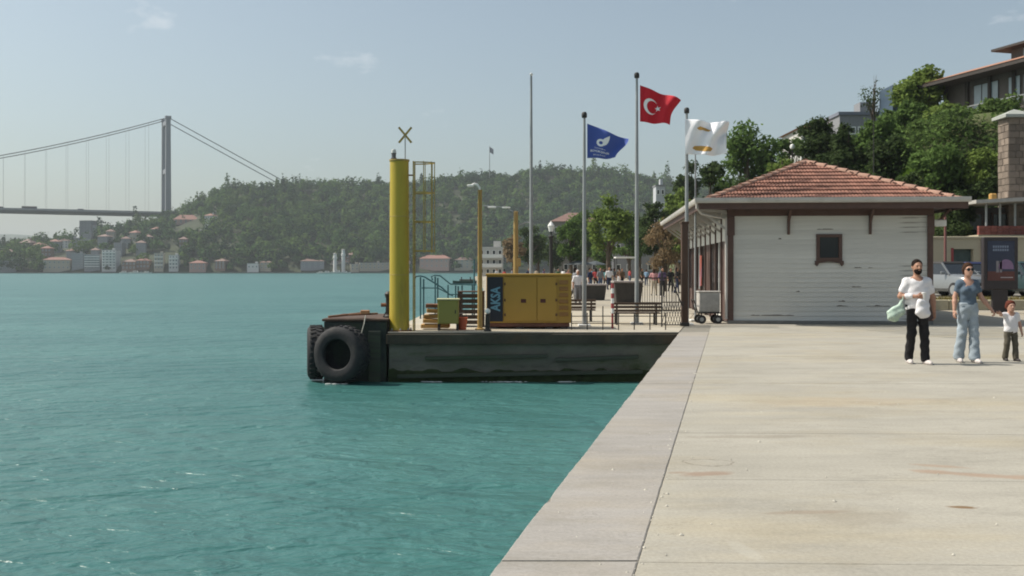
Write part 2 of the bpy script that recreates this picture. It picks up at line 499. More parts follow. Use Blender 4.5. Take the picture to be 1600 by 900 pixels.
m_border = concrete('border_stone', (.30, .28, .258), (), var=.10, streak=.10)
m_prom = concrete('promenade_paving', (.34, .305, .25), (), var=.08, streak=.05)
m_wall = mat('sea_wall_concrete', (.145, .135, .112), rough=.9, var=.5, scale=2.6, bump=.6, dirt=(.045, .062, .022), dirt_amt=.95, dirt_scale=1.3, coord='World', stretch=(.6, 1, 1.6))
m_joint = mat('joint_filler', (.20, .185, .155), rough=.95, var=.3, scale=9)

# quay body
q = MB(); q.prism([(E(-8) + .012, -8), (48, -8), (48, 29.6), (E(29.6) + .012, 29.6)], -5, -.007)
quay = tag(q.build('quay', [m_joint]), kind='structure')
qw = MB(); 
# battered face of the quay below the border stones
qw.prism([(E(-8) + .03, -8), (E(-8) + .20, -8), (E(25.9) + .20, 25.9), (E(25.9) + .03, 25.9)], -5, -.065)
qw.build('quay_face', m_wall, quay)
# slabs: strips across the quay, joints every 2.2 m
y0s = [-3.3]
while y0s[-1] < 27: y0s.append(y0s[-1] + 2.2)
BW = .755                        # border width measured along x
for i, y0 in enumerate(y0s):
    y1 = y0 + 2.2
    skew = -.03                  # joints run a little off square
    a0, a1 = y0 + .005, y1 - .005
    xs = [None, 14.0 + (i % 2) * .6, 40.0]
    for k in range(2):
        s_ = MB()
        if k == 0:
            def solve(a):
                px = E(a) + BW
                for _ in range(6): px = E(a + skew * (px - 1.0)) + BW + .003
                return px
            p0, p1 = solve(a0), solve(a1)
        else: p0 = p1 = xs[1] + .009
        r_ = xs[k + 1] - .009
        dz = random.uniform(-.002, .002)
        def sk(px, py): return (px, py + skew * (px - 1.0))
        s_.prism([sk(p0, a0), sk(r_, a0), sk(r_, a1), sk(p1, a1)], -.075, dz)
        s_.build('paving_slab', m_slab, quay, bevel=.004)
for (ya, yb) in ((-8, 5.52), (5.545, 14.2), (14.215, 21.0), (21.015, 25.98)):
    # worn arris: many short segments, slightly uneven, with a chip here and there
    n = max(12, int((yb - ya) / .045)); V = []; Q = []; rb = random.Random(int(ya * 10)); chip = 0.0; w1 = 0.0; w2 = 0.0
    for i in range(n + 1):
        y = ya + (yb - ya) * i / n
        if rb.random() < .018: chip = rb.uniform(.012, .035)
        chip *= .72; w1 = w1 * .9 + rb.uniform(-.002, .002); w2 = w2 * .8 + rb.uniform(-.0015, .0015)
        en = .02 if i in (0, n) else 0.0
        xo = E(y) + w1 + chip
        V += [(E(y) + .004, y, -.45), (xo, y, -.030 - chip * .6), (xo + .004, y, -.010 - chip * .5 - en * .2), (xo + .016, y, .0015 - en * .15), (E(y) + BW - .010 + w2, y, .0015 - en * .15), (E(y) + BW - .002 + w2, y, -.004), (E(y) + BW, y, -.45)]
    for i in range(n):
        for k in range(6): a = i * 7 + k; Q.append((a, a + 7, a + 8, a + 1))
    for base in (0, n * 7):
        f = [base + k for k in range(7)]
        Q += [(f[0], f[1], f[5], f[6]), (f[1], f[2], f[3], f[4])] if base else [(f[6], f[5], f[1], f[0]), (f[4], f[3], f[2], f[1])]
    np_obj('border_stone', V, Q, m_border, quay)

# promenade and land behind
pr = MB()
pr.prism([(E(29.6), 29.6), (48, 29.6), (60, 60), (60, 300), (14, 300), (-9.5, 255), (-4.0, 150), (-2.0, 70), (-1.0, 42.0), (E(42), 42.0)], -5, -.010)
tag(pr.build('promenade', m_prom), kind='structure')

# loose grit and chips on the quay
V = []; Q = []
rg = np.random.default_rng(3)
for i in range(230):
    y = 4.6 + 12 * rg.random() ** 1.6; x = E(y) + .1 + rg.random() * (7.5)
    if rg.random() < .35: x = E(y) + BW + rg.normal(0, .05)
    s0 = rg.uniform(.004, .011) if i % 9 else rg.uniform(.011, .018)
    ang = rg.random() * 6; n0 = len(V)
    for k in range(5):
        a = ang + k * 1.2566; V.append((x + s0 * math.cos(a) * rg.uniform(.7, 1.3), y + s0 * math.sin(a) * rg.uniform(.7, 1.3), .0005))
    V.append((x, y, s0 * .7 + .003))
    for k in range(5): Q.append((n0 + k, n0 + (k + 1) % 5, n0 + 5))
o = np_obj('grit', V, Q, mat('pale_chip', (.48, .45, .38), var=.5, scale=3), None)
tag(o, 'pale grit and chips strewn over the quay concrete', 'grit', kind='stuff')

# ---- pier (jetty) projecting left from the quay
m_deck = concrete('pier_deck_concrete', (.42, .38, .31), (), var=.10, streak=.04)
PXL = -3.12
pier = MB()
pier.prism([(PXL, 26.0), (E(26.0), 26.0), (E(29.6), 29.6), (E(42), 42), (-1.0, 42), (PXL, 38)], -4, -.03)
pier = tag(pier.build('pier', m_wall), kind='structure')
dk = MB(); dk.prism([(PXL - .03, 25.96), (E(25.96) - .01, 25.96), (E(29.6) - .01, 29.6), (E(42) - .01, 42), (-1.0, 42.03), (PXL - .03, 38)], -.026, .0)
dk.build('deck', m_deck, pier)
al = MB(); rr = random.Random(2)
xs_ = np.linspace(PXL - .02, E(25.9) - .05, 60); up = [WZ + .24 + rr.uniform(0, .07) + .03 * math.sin(i * .9) for i in range(60)]
al.add([(x_, 25.975, WZ - .6) for x_ in xs_] + [(x_, 25.975, u_) for x_, u_ in zip(xs_, up)] + [(x_, 25.998, u_ + .02) for x_, u_ in zip(xs_, up)], [(i, i + 1, 61 + i, 60 + i) for i in range(59)] + [(60 + i, 61 + i, 121 + i, 120 + i) for i in range(59)])
al.build('algae_growth', mat('algae', (.030, .042, .014), rough=.9, var=.5, scale=6, bump=.8, bscale=14), pier)
# edge beam, ledge and rubbing timbers along the front face
m_tim = mat('wet_timber', (.055, .06, .045), rough=.85, var=.4, scale=3, bump=.5, stretch=(.3, 1, 3), dirt=(.03, .06, .02), dirt_amt=.7)
eb = MB(); eb.lohi((PXL - .05, 25.86, -.30), (E(25.9) - .03, 25.955, -.05)); eb.build('edge_beam', mat('edge_beam_rusty', (.06, .052, .038), rough=.9, var=.4, scale=2, bump=.4, dirt=(.10, .06, .035), dirt_amt=.6), pier, bevel=.01)
for (xa, xb, za, zb, yy) in ((-2.2, .9, -.66, -.60, 25.93), (1.1, 3.2, -.70, -.62, 25.92), (-2.9, 3.3, -1.12, -1.0, 25.9)):
    s_ = MB(); s_.bar((xa, yy, za), (xb, yy, zb), .10, .09); s_.build('rubbing_timber', m_tim, pier, bevel=.008)
# broken foam where the swell meets the pier
V = []; Q = []
rf_ = np.random.default_rng(8)
for (xa, xb) in ((-2.3, -1.75), (-.75, .35), (1.2, 1.6), (-4.6, -4.1)):
    for _ in range(26):
        x = rf_.uniform(xa, xb); y = 25.93 - abs(rf_.normal(0, .05)) - (.45 if xb < -4 else 0); n0 = len(V); a0 = rf_.random() * 6
        for k in range(6): V.append((x + rf_.uniform(.02, .09) * math.cos(a0 + k * 1.047), y + rf_.uniform(.006, .02) * math.sin(a0 + k * 1.047), WZ + .012))
        V.append((x, y, WZ + .03))
        for k in range(6): Q.append((n0 + k, n0 + (k + 1) % 6, n0 + 6))
tag(np_obj('foam', V, Q, mat('sea_foam', (.55, .58, .56), var=.2)), 'broken white foam along the foot of the pier wall', 'foam', kind='stuff')
# ================================================================== THE PIER AND WHAT STANDS ON IT
m_rubber = mat('tyre_rubber', (.022, .022, .024), rough=.8, var=.35, scale=5, bump=.3, dirt=(.07, .06, .05), dirt_amt=.5, dirt_scale=3)
m_rust = mat('rust', (.17, .075, .04), rough=.9, var=.45, scale=6, bump=.4, dirt=(.30, .16, .09), dirt_amt=.6, dirt_scale=4)
m_yel = mat('yellow_paint', (.43, .32, .032), rough=.5, var=.12, scale=3, bump=.08, bscale=14, dirt=(.20, .12, .03), dirt_amt=.55, dirt_scale=2.6, stretch=(1, 1, .16))
m_yel2 = mat('yellow_rail_paint', (.38, .27, .07), rough=.5, var=.15, scale=6, dirt=(.22, .11, .04), dirt_amt=.6, dirt_scale=5)
m_ochre = mat('ochre_post_paint', (.36, .23, .075), rough=.5, var=.1, scale=3, dirt=(.25, .13, .05), dirt_amt=.5)
m_grey = mat('galvanised_steel', (.30, .31, .31), rough=.45, var=.12, scale=4, metal=.35)
m_dark = mat('dark_iron', (.03, .027, .025), rough=.6, var=.25, scale=6)
m_white = mat('white_paint', (.74, .73, .70), rough=.5, var=.05, scale=3)
m_brown = mat('brown_timber', (.075, .042, .028), rough=.7, var=.25, scale=5, stretch=(1, 1, .2))
m_teal = mat('teal_steel_paint', (.035, .10, .115), rough=.5, var=.2, scale=5)
m_glass = mat('dark_glass', (.02, .024, .028), rough=.08, var=.1, scale=1, spec=.6)

# ---- fender head at the end of the pier
m_head = mat('fender_steel', (.03, .036, .032), rough=.85, var=.4, scale=2.5, bump=.4, dirt=(.05, .065, .035), dirt_amt=.7, dirt_scale=1.5)
fh = thing('fender_head', 'dark rusty steel fender head at the sea end of the pier', 'fender', (-3.95, 26.9, WZ))
s_ = MB(); s_.lohi((-.84, -.85, -1.5), (.76, 2.3, 1.53)); s_.build('body', m_head, fh, bevel=.03, seg=2)
s_ = MB(); s_.lohi((-.88, -.88, 1.535), (.80, 2.35, 1.60)); s_.build('cap_plate', mat('dull_rust_plate', (.075, .048, .036), rough=.9, var=.4, scale=4, dirt=(.15, .08, .05), dirt_amt=.6, dirt_scale=5), fh, bevel=.012)
s_ = MB(); s_.lohi((.30, -.93, -.8), (.62, -.855, 1.30)); s_.build('rubbing_board', m_tim, fh, bevel=.02)
def tyre(label, loc, ro, ri, wd, axis):
    o = thing('tyre_fender', label, 'tyre', loc, 0, 'old tyres hung as fenders on the pier end')
    hw = wd / 2; M_ = Vector(axis).to_track_quat('Z', 'Y').to_matrix().to_4x4()
    rm = ri + (ro - ri) * .45
    prof = [(ri, -hw * .72), (ri + .03, -hw * .9), (rm, -hw), (ro - .07, -hw * .93), (ro - .015, -hw * .72), (ro, -hw * .4), (ro, hw * .4), (ro - .015, hw * .72), (ro - .07, hw * .93), (rm, hw), (ri + .03, hw * .9), (ri, hw * .72),
            (ri + .05, hw * .6), (ro - .10, hw * .55), (ro - .08, 0), (ro - .10, -hw * .55), (ri + .05, -hw * .6), (ri, -hw * .72)]
    a = MB(); a.lathe(prof, 44, M_, caps=False); a.build('carcass', m_rubber, o, smooth=True)
    # tread lugs
    a = MB()
    for k in range(30):
        an = 2 * math.pi * k / 30
        for sd in (-1, 1):
            c = Vector((math.cos(an + sd * .05) * (ro + .004), math.sin(an + sd * .05) * (ro + .004), sd * hw * .36))
            a.add([(M_ @ (Matrix.Translation(c) @ Matrix.Rotation(an, 4, 'Z') @ Matrix.Rotation(sd * .35, 4, 'X')) @ Vector(q)) for q in
                   [(-.01, -.035, -hw * .33), (.016, -.03, -hw * .3), (.016, .03, -hw * .3), (-.01, .035, -hw * .33), (-.01, -.035, hw * .33), (.016, -.03, hw * .3), (.016, .03, hw * .3), (-.01, .035, hw * .33)]],
                  [(0, 3, 2, 1), (4, 5, 6, 7), (0, 1, 5, 4), (1, 2, 6, 5), (2, 3, 7, 6), (3, 0, 4, 7)])
    a.build('tread', m_rubber, o)
    return o
tyre('big black tyre hung facing out at the pier corner', (-4.26, 25.62, -.53), .70, .37, .56, (-.38, -1, .02))
tyre('black tyre seen edge-on at the far left of the pier end', (-5.04, 26.35, -.54), .68, .36, .46, (-1, -.20, .0))
# debris and rope on top of the head
for (a_, b_, w_, h_, lab, mm) in (((-4.70, 26.2, .375), (-3.85, 26.5, .46), .13, .05, 'long rusty board lying sloped on the fender head', m_rust),
                              ((-4.2, 26.35, .42), (-3.45, 26.25, .455), .11, .05, 'short reddish board lying near the yellow pillar', m_rust)):
    o = thing('board', lab, 'board', a_, 0, 'boards lying on the fender head'); s_ = MB(); s_.bar((0, 0, 0), Vector(b_) - Vector(a_), w_, h_); s_.build('plank', mm, o, bevel=.006)
o = MB(); o.box((0, 0, .045), (.22, .16, .09)); o = o.build('block', mat('orange_timber', (.45, .20, .09), var=.2), bevel=.01, at=(-3.75, 26.15, .455)); tag(o, 'small orange block on top of the fender head', 'block')
o = MB(); o.tube([(-3.72, 26.04, .42), (-3.75, 25.95, .2), (-3.82, 25.92, -.05), (-3.86, 25.93, -.25)], .014, 6); o = o.build('rope', mat('rope_fibre', (.42, .40, .34), var=.2, scale=40)); tag(o, 'pale rope end hanging down the side of the fender head', 'rope')
o = thing('bollard', 'dark iron mooring bollard with rusty crossbar left of the yellow pillar', 'bollard', (-3.22, 26.75, .33))
s_ = MB(); s_.lathe([(.13, 0), (.13, .04), (.085, .08), (.075, .5), (.10, .56), (.11, .62), (.06, .68), (0, .69)], 16); s_.build('post', m_dark, o, smooth=True)
s_ = MB(); s_.cyl((-.2, 0, .33), (.16, 0, .33), .05, n=12); s_.build('crossbar', m_rust, o, smooth=True)
s_ = MB(); s_.bar((-.14, -.05, .01), (-.02, -.03, .25), .02); s_.build('stay', m_dark, o)

# ---- yellow navigation pillar
o = thing('beacon_pillar', 'tall yellow steel pillar with a cross topmark and lamp on the pier corner', 'beacon', (X(624, 26.45), 26.45, 0))
s_ = MB(); s_.lathe([(.27, .03), (.262, .05), (.256, .3), (.243, 4.36), (.243, 4.37)], 36); s_.build('shaft', m_yel, o, smooth=True)
for zz in (1.45, 2.95):
    s_ = MB(); rr_ = .256 - .013 * (zz - .3) / 4.06; s_.lathe([(rr_ - .004, zz - .012), (rr_ + .005, zz - .004), (rr_ + .005, zz + .004), (rr_ - .004, zz + .012)], 36, caps=False); s_.build('weld_seam', m_yel2, o, smooth=True)
s_ = MB(); s_.lathe([(.33, 0), (.33, .028)], 36); s_.build('base_flange', m_rust, o)
for k in range(8):
    a = k * math.pi / 4 + .2; s_ = MB(); s_.lathe([(.022, .028), (.022, .06), (.012, .065), (.012, .085)], 6); s_.build('bolt', m_grey, o, at=(.298 * math.cos(a), .298 * math.sin(a), 0))
s_ = MB(); s_.lathe([(.252, 4.372), (.262, 4.385), (.262, 4.42), (0, 4.43)], 36); s_.build('cap_plate', m_yel2, o)
s_ = MB(); s_.lathe([(.075, 4.43), (.075, 4.46), (.058, 4.47), (.058, 4.56), (.07, 4.57), (.07, 4.585)], 16); bl = s_.build('beacon_lamp', mat('beacon_grey', (.10, .10, .11), rough=.5), o, at=(-.14, -.04, 0))
s_ = MB(); s_.lathe([(.062, 4.586), (.064, 4.64), (.05, 4.68), (0, 4.695)], 16); s_.build('lens', mat('lens_glass', (.55, .55, .52), rough=.15, var=.05), bl, smooth=True)
s_ = MB(); s_.cyl((.15, 0, 4.41), (.15, 0, 5.05), .014, n=8); s_.build('topmark_rod', m_grey, o)
zc = Z(211, 26.45)
for sg in (-1, 1):
    s_ = MB(); s_.bar((.15 - .165, .006 * sg, zc - sg * .2), (.15 + .165, .006 * sg, zc + sg * .2), .010, .055, up=(1, 0, 0)); s_.build('topmark_bar', m_yel2, o)
s_ = MB(); s_.cyl((.24, 0, 4.02), (.37, 0, 4.02), .02, n=8); s_.build('bracket', m_rust, o)

# ---- caged ladder
lx = X(647, 26.45)
o = thing('caged_ladder', 'thin yellow ladder with hooped safety cage beside the pillar', 'ladder', (lx, 26.45, 0))
zt = Z(253, 26.45)
for sy in (-.2, .2):
    s_ = MB(); s_.bar((0, sy, 0), (0, sy, zt), .045, .03); s_.build('rail', m_yel2, o)
for k in range(14):
    s_ = MB(); s_.cyl((0, -.2, .25 + k * .29), (0, .2, .25 + k * .29), .012, n=6); s_.build('rung', m_yel2, o)
arc = [(.53 * math.sin(a), -.27 * math.cos(a)) for a in np.linspace(0.0, math.pi, 13)]
for zz in (zt - .03, zt - .80, zt - 1.55, zt - 2.3):
    s_ = MB()
    pts = [(0, -.2, zz)] + [(p[0] * .98 + .01, p[1], zz) for p in arc] + [(0, .2, zz)]
    for a, b_ in zip(pts[:-1], pts[1:]): s_.bar(a, b_, .006, .032)
    s_.build('hoop', m_yel2, o)
for i in (2, 4, 6, 8, 10):
    s_ = MB(); s_.bar((arc[i][0], arc[i][1], zt - 2.35), (arc[i][0], arc[i][1], zt), .008, .022); s_.build('cage_bar', m_yel2, o)

# ---- ochre lamp posts
def arm_lamp(o, zb, dx, dz, L=.35, mm=None):
    pts = [(0, 0, zb), (dx * .45, 0, zb + dz * .8), (dx, 0, zb + dz)]
    s_ = MB(); s_.tube(pts, .03, 8); a = s_.build('arm', mm or m_ochre, o, smooth=True)
    d = 1 if dx > 0 else -1
    s_ = MB(); s_.add([(dx, -.06, zb + dz - .03), (dx + d * L, -.08, zb + dz + .0), (dx + d * L, .08, zb + dz + .0), (dx, .06, zb + dz - .03),
                       (dx, -.05, zb + dz + .03), (dx + d * L, -.05, zb + dz + .06), (dx + d * L, .05, zb + dz + .06), (dx, .05, zb + dz + .03)],
                      [(0, 3, 2, 1), (4, 5, 6, 7), (0, 1, 5, 4), (1, 2, 6, 5), (2, 3, 7, 6), (3, 0, 4, 7)])
    s_.build('lamp_head', m_white, a, bevel=.01)
o = thing('lamp_post', 'ochre painted lamp post with short curved arm left of the generator', 'lamp post', (X(750, 27), 26.95, 0))
s_ = MB(); s_.lathe([(.13, 0), (.13, .03), (.068, .05), (.064, 1), (.052, 3.62), (.058, 3.63), (.058, 3.68), (0, 3.69)], 16); s_.build('post', m_ochre, o, smooth=True)
pts = [(0, 0, 3.62), (-.015, 0, 3.74), (-.07, 0, 3.82), (-.15, 0, 3.84), (-.21, 0, 3.81)]
s_ = MB(); s_.tube(pts, .028, 8); a_ = s_.build('arm', m_white, o, smooth=True)
s_ = MB(); s_.box((-.25, 0, 3.79), (.16, .14, .06)); s_.build('lamp_head', m_white, a_, bevel=.015)
o = thing('lamp_post', 'ochre lamp post with a long double arm behind the generator', 'lamp post', (X(806, 45), 45, 0))
s_ = MB(); s_.lathe([(.2, 0), (.2, .03), (.12, .05), (.10, 4.15), (0, 4.17)], 14); s_.build('post', m_ochre, o, smooth=True)
s_ = MB(); s_.tube([(0, 0, 4.05), (-.4, 0, 4.32), (-1.45, 0, 4.40)], .025, 8); a_ = s_.build('arm', m_grey, o, smooth=True)
for xx in (-.42, -1.05):
    s_ = MB(); s_.box((xx, 0, 4.30 + (-.03 * xx)), (.36, .16, .06)); s_.build('lamp_head', m_white, a_, bevel=.015)
s_ = MB(); s_.tube([(0, 0, 3.42), (.2, 0, 3.58), (.45, 0, 3.66)], .025, 8); a_ = s_.build('arm', m_grey, o, smooth=True)
s_ = MB(); s_.box((.5, 0, 3.67), (.26, .14, .05)); s_.build('lamp_head', m_grey, a_, bevel=.012)
s_ = MB(); s_.box((.14, -.05, 1.9), (.16, .2, .34)); s_.build('junction_box', m_ochre, o, bevel=.01)
# black lantern
o = thing('street_lantern', 'black cast-iron street lantern with a white glass top behind the generator', 'street lamp', (X(861, 62), 62, 0))
s_ = MB(); s_.lathe([(.22, 0), (.22, .3), (.15, .4), (.15, .9), (.12, 1.0), (.11, 3.4), (.14, 3.5), (.17, 3.55), (.17, 3.62), (.05, 3.7), (.05, 3.85), (.12, 3.9)], 14); s_.build('post', m_dark, o, smooth=True)
s_ = MB(); s_.lathe([(.12, 3.905), (.20, 4.25), (.21, 4.26), (.10, 4.42), (.03, 4.5), (0, 4.55)], 8); s_.build('lantern', m_white, o)

# ---- poles and flags
def flagpole(u, Y, vtop, label, r=.045, top='cap', group='poles on the pier', yb=None):
    o = thing('flagpole', label, 'flagpole', (X(u, Y), Y, 0), 0, group)
    zt = Z(vtop, Y)
    s_ = MB(); s_.lathe([(r * 1.25, .05), (r * 1.2, zt * .3), (r, zt * .6), (r * .7, zt)], 14); s_.build('shaft', m_grey, o, smooth=True)
    s_ = MB(); s_.box((0, 0, .03), (.34, .34, .055)); s_.build('base_plate', m_white, o, bevel=.008)
    s_ = MB()
    if top == 'ball': s_.lathe([(0, zt - .005), (.05, zt + .03), (.065, zt + .07), (.05, zt + .11), (0, zt + .14)], 12)
    else: s_.lathe([(r * 1.2, zt - .02), (r * 1.5, zt), (r * 1.5, zt + .1), (r, zt + .14), (0, zt + .15)], 12)
    s_.build('finial', m_white if top == 'ball' else m_dark, o, smooth=True)
    return o
flagpole(830, 40, 119, 'tall bare grey pole with a white ball on top behind the generator', r=.06, top='ball')
flagpole(913, 28.6, 183, 'grey flagpole carrying the blue flag', r=.05)
flagpole(995, 29.6, 121, 'tallest grey flagpole carrying the red flag', r=.05)
flagpole(1073, 29.3, 176, 'grey flagpole carrying the white flag by the kiosk', r=.05)
o = flagpole(1086.5, 31.5, 240, 'thin grey pole just right of the white flag pole', r=.03)

def flag(name, label, cs, Y, mats, amp=.12, ph=0.0, deco=None, waves=2.2, nx=44, ny=26, skew=.5):
    """cs: pixel corners TL, BL, TR, BR; a cloth of its own depth with folds"""
    tl, bl, tr_, br = [P(c[0], c[1], Y) for c in cs]
    def S(s, t_):
        p = (tl * (1 - s) + tr_ * s) * (1 - t_) + (bl * (1 - s) + br * s) * t_
        w_ = amp * (max(s, 0.0) ** .7) * math.sin(waves * 2 * math.pi * (s + .22 * skew * t_) + ph) + amp * .35 * s * math.sin(9 * s + 6 * t_ * skew + ph * 2)
        return p + Vector((.05 * s * math.sin(5 * t_ + ph), w_ - .10 * s, .035 * s * math.sin(7 * s + ph)))
    def N(s, t_):
        e = .004; n = (S(s + e, t_) - S(s - e, t_)).cross(S(s, t_ + e) - S(s, t_ - e)); n.normalize()
        return n if n.y < 0 else -n
    org = tl.copy()
    V = []; Q = []
    for side in (-1, 1):
        for j in range(ny + 1):
            for i in range(nx + 1):
                s, t_ = i / nx, j / ny; V.append(S(s, t_) + N(s, t_) * (.0015 * -side) - org)
    W = (nx + 1) * (ny + 1)
    for j in range(ny):
        for i in range(nx):
            a = j * (nx + 1) + i
            Q.append((a, a + 1, a + nx + 2, a + nx + 1)); a += W; Q.append((a, a + nx + 1, a + nx + 2, a + 1))
    for i in range(nx):
        for j in (0, ny):
            a = j * (nx + 1) + i; Q.append((a, a + 1, a + 1 + W, a + W) if j else (a + 1, a, a + W, a + 1 + W))
    for j in range(ny):
        a = j * (nx + 1) + nx; Q.append((a, a + nx + 1, a + nx + 1 + W, a + W))
    o = thing(name, label, 'flag', org)
    np_obj('cloth', np.array([tuple(v) for v in V]), np.array(Q), mats[0], o, smooth=True)
    def deco_poly(poly, nm, mm, holes=()):
        """flat printed shape in cloth coordinates, laid on both faces"""
        bm = bmesh.new()
        loops = [poly] + list(holes)
        flat = [Vector((p[0], p[1], 0)) for L in loops for p in L]
        for tri in tessellate_polygon([[Vector((p[0], p[1], 0)) for p in L] for L in loops]):
            bm.faces.new([bm.verts.new(flat[i]) for i in tri])
        bmesh.ops.remove_doubles(bm, verts=bm.verts, dist=1e-6)
        drape(bm, nm, mm)
    def drape(bm, nm, mm):
        for _ in range(4):
            es = [e for e in bm.edges if e.calc_length() > .05]
            if not es: break
            bmesh.ops.subdivide_edges(bm, edges=es, cuts=1)
            bmesh.ops.triangulate(bm, faces=bm.faces)
        bmesh.ops.triangulate(bm, faces=bm.faces)
        bm.verts.index_update()
        st = [(v.co.x, v.co.y) for v in bm.verts]; fc = [tuple(v.index for v in f.verts) for f in bm.faces]
        bm.free(); n = len(st)
        V2 = [S(*p) + N(*p) * .006 - org for p in st] + [S(*p) - N(*p) * .006 - org for p in st]
        F2 = fc + [tuple(i + n for i in f[::-1]) for f in fc]
        me = bpy.data.meshes.new(nm); me.from_pydata([tuple(v) for v in V2], [], F2); me.materials.append(mm); me.update()
        link(bpy.data.objects.new(nm, me), o)
    if deco: deco(deco_poly, drape)
    return o
def ring(cx, cy, r, n=40, a0=0.0, a1=2 * math.pi, asp=1.0):
    return [(cx + r * math.cos(a0 + (a1 - a0) * k / n) * asp, cy + r * math.sin(a0 + (a1 - a0) * k / n)) for k in range(n)]
def text_bm(txt, w_, cx, cy, bold=0.0, flipy=True, hscale=None):
    """lettering as triangles scaled to width w_, centred"""
    cu = bpy.data.curves.new('lettering', 'FONT'); cu.body = txt; cu.offset = bold
    cu.resolution_u = 2
    to = bpy.data.objects.new('lettering', cu); C.objects.link(to)
    dg = bpy.context.evaluated_depsgraph_get(); dg.update()
    me = bpy.data.meshes.new_from_object(to.evaluated_get(dg))
    bpy.data.objects.remove(to); bpy.data.curves.remove(cu)
    bm = bmesh.new(); bm.from_mesh(me); bpy.data.meshes.remove(me)
    bmesh.ops.remove_doubles(bm, verts=bm.verts, dist=1e-4)
    xs = [v.co.x for v in bm.verts]; ys = [v.co.y for v in bm.verts]
    sc_ = w_ / (max(xs) - min(xs)); sy = (hscale / (max(ys) - min(ys))) if hscale else sc_
    for v in bm.verts:
        v.co.x = (v.co.x - (max(xs) + min(xs)) / 2) * sc_ + cx
        y = (v.co.y - (max(ys) + min(ys)) / 2) * sy
        v.co.y = cy - y if flipy else cy + y
        v.co.z = 0
    return bm
m_fl_b = mat('flag_blue', (.055, .095, .34), rough=.8, var=.06, scale=2)
m_fl_r = mat('flag_red', (.50, .012, .025), rough=.8, var=.06, scale=2)
m_fl_w = mat('flag_white', (.86, .84, .86), rough=.8, var=.03, scale=2)
m_print = mat('flag_print_white', (.80, .80, .80), rough=.8, var=.02)
m_gold = mat('flag_print_gold', (.52, .29, .07), rough=.8, var=.25, scale=8)
def deco_b(poly, drape):
    A = .9
    poly(ring(.375, .47, .125, asp=A), 'emblem_ring', m_print, [ring(.375, .47, .055, asp=A)[::-1]])
    poly([(.40, .37), (.43, .30), (.50, .20), (.55, .13), (.555, .25), (.55, .38), (.53, .47), (.485, .53), (.47, .45)], 'emblem_flame', m_print)
    drape(text_bm('İSTANBUL', .34, .40, .66, hscale=.05), 'lettering', m_print)
    drape(text_bm('BÜYÜKŞEHİR', .62, .42, .77, bold=.02, hscale=.105), 'lettering', m_print)
    drape(text_bm('BELEDİYESİ', .40, .42, .885, hscale=.05), 'lettering', m_print)
def deco_r(poly, drape):
    A = .92
    # crescent: outer circle minus offset inner circle
    c0, r0, c1, r1 = .33, .235, .385, .19
    xi = (c0 * c0 - c1 * c1 - r0 * r0 + r1 * r1) / (2 * (c0 - c1)); yi = math.sqrt(max(0, r0 * r0 - (xi - c0) ** 2))
    a0 = math.atan2(yi, xi - c0); b0 = math.atan2(yi, xi - c1)
    out = [(c0 + r0 * math.cos(a0 + (2 * math.pi - 2 * a0) * k / 40) * A, .5 + r0 * math.sin(a0 + (2 * math.pi - 2 * a0) * k / 40)) for k in range(41)]
    inn = [(c1 + r1 * math.cos(b0 + (2 * math.pi - 2 * b0) * k / 40) * A + (c0 - c1) * 0, .5 + r1 * math.sin(b0 + (2 * math.pi - 2 * b0) * k / 40)) for k in range(40, -1, -1)]
    inn = [(x_ , y_) for x_, y_ in inn]
    poly(out + inn[1:-1], 'crescent', m_print)
    st = []
    for k in range(10):
        r_ = .105 if k % 2 == 0 else .042
        a = math.pi + k * math.pi / 5; st.append((.555 + r_ * math.cos(a) * A, .5 + r_ * math.sin(a)))
    poly(st, 'star', m_print)
def deco_w(poly, drape):
    poly([(.18, .82), (.24, .75), (.40, .73), (.60, .75), (.68, .80), (.62, .88), (.45, .90), (.28, .88)], 'gold_band', m_gold)
    poly([(.26, .24), (.34, .17), (.48, .18), (.60, .25), (.55, .29), (.42, .25), (.32, .28)], 'gold_arc', m_gold)
flag('flag', 'blue flag with a white emblem and lettering flying from the pole', ((917.5, 193), (917.5, 247), (981, 219), (963, 248)), 28.6, [m_fl_b], amp=.10, ph=.4, deco=deco_b, waves=1.3)
flag('flag', 'red flag with white crescent and star on the tallest pole', ((1000, 133), (1000, 190), (1061, 158), (1044, 196)), 29.6, [m_fl_r], amp=.13, ph=2.2, deco=deco_r, waves=1.6)
flag('flag', 'white flag with gold print beside the kiosk', ((1070.5, 186), (1070.5, 241), (1136, 193), (1135, 243)), 29.2, [m_fl_w], amp=.17, ph=1.0, deco=deco_w, waves=1.9, skew=1.8)

# ---- yellow generator set
m_gen = mat('generator_ochre', (.36, .215, .036), rough=.5, var=.05, scale=1.2, dirt=(.30, .17, .04), dirt_amt=.35)
m_gdk = mat('generator_dark', (.012, .016, .028), rough=.5, var=.1)
gx0, gx1, gz1 = X(760, 27.3), X(893, 27.3), Z(427.5, 27.3)
gw = gx1 - gx0
o = thing('generator', 'ochre yellow generator cabinet with two doors and a dark lettered end panel', 'generator', ((gx0 + gx1) / 2, 27.3, 0))
hw = gw / 2
s_ = MB(); s_.lohi((-hw, 0, .16), (hw, 1.15, gz1 - .06)); s_.build('body', m_gen, o, bevel=.015, seg=2)
s_ = MB(); s_.lohi((-hw - .02, -.03, gz1 - .058), (hw + .02, 1.18, gz1)); s_.build('roof', m_gen, o, bevel=.02, seg=2)
s_ = MB(); s_.lohi((-hw + .05, .02, .05), (hw - .05, 1.12, .158)); s_.build('skid', mat('skid_red_brown', (.13, .05, .03), var=.3), o, bevel=.01)
for xx in (-hw + .1, -.35, .45, hw - .3):
    s_ = MB(); s_.lohi((xx, -.02, .004), (xx + .2, 1.13, .05)); s_.build('foot', m_dark, o)
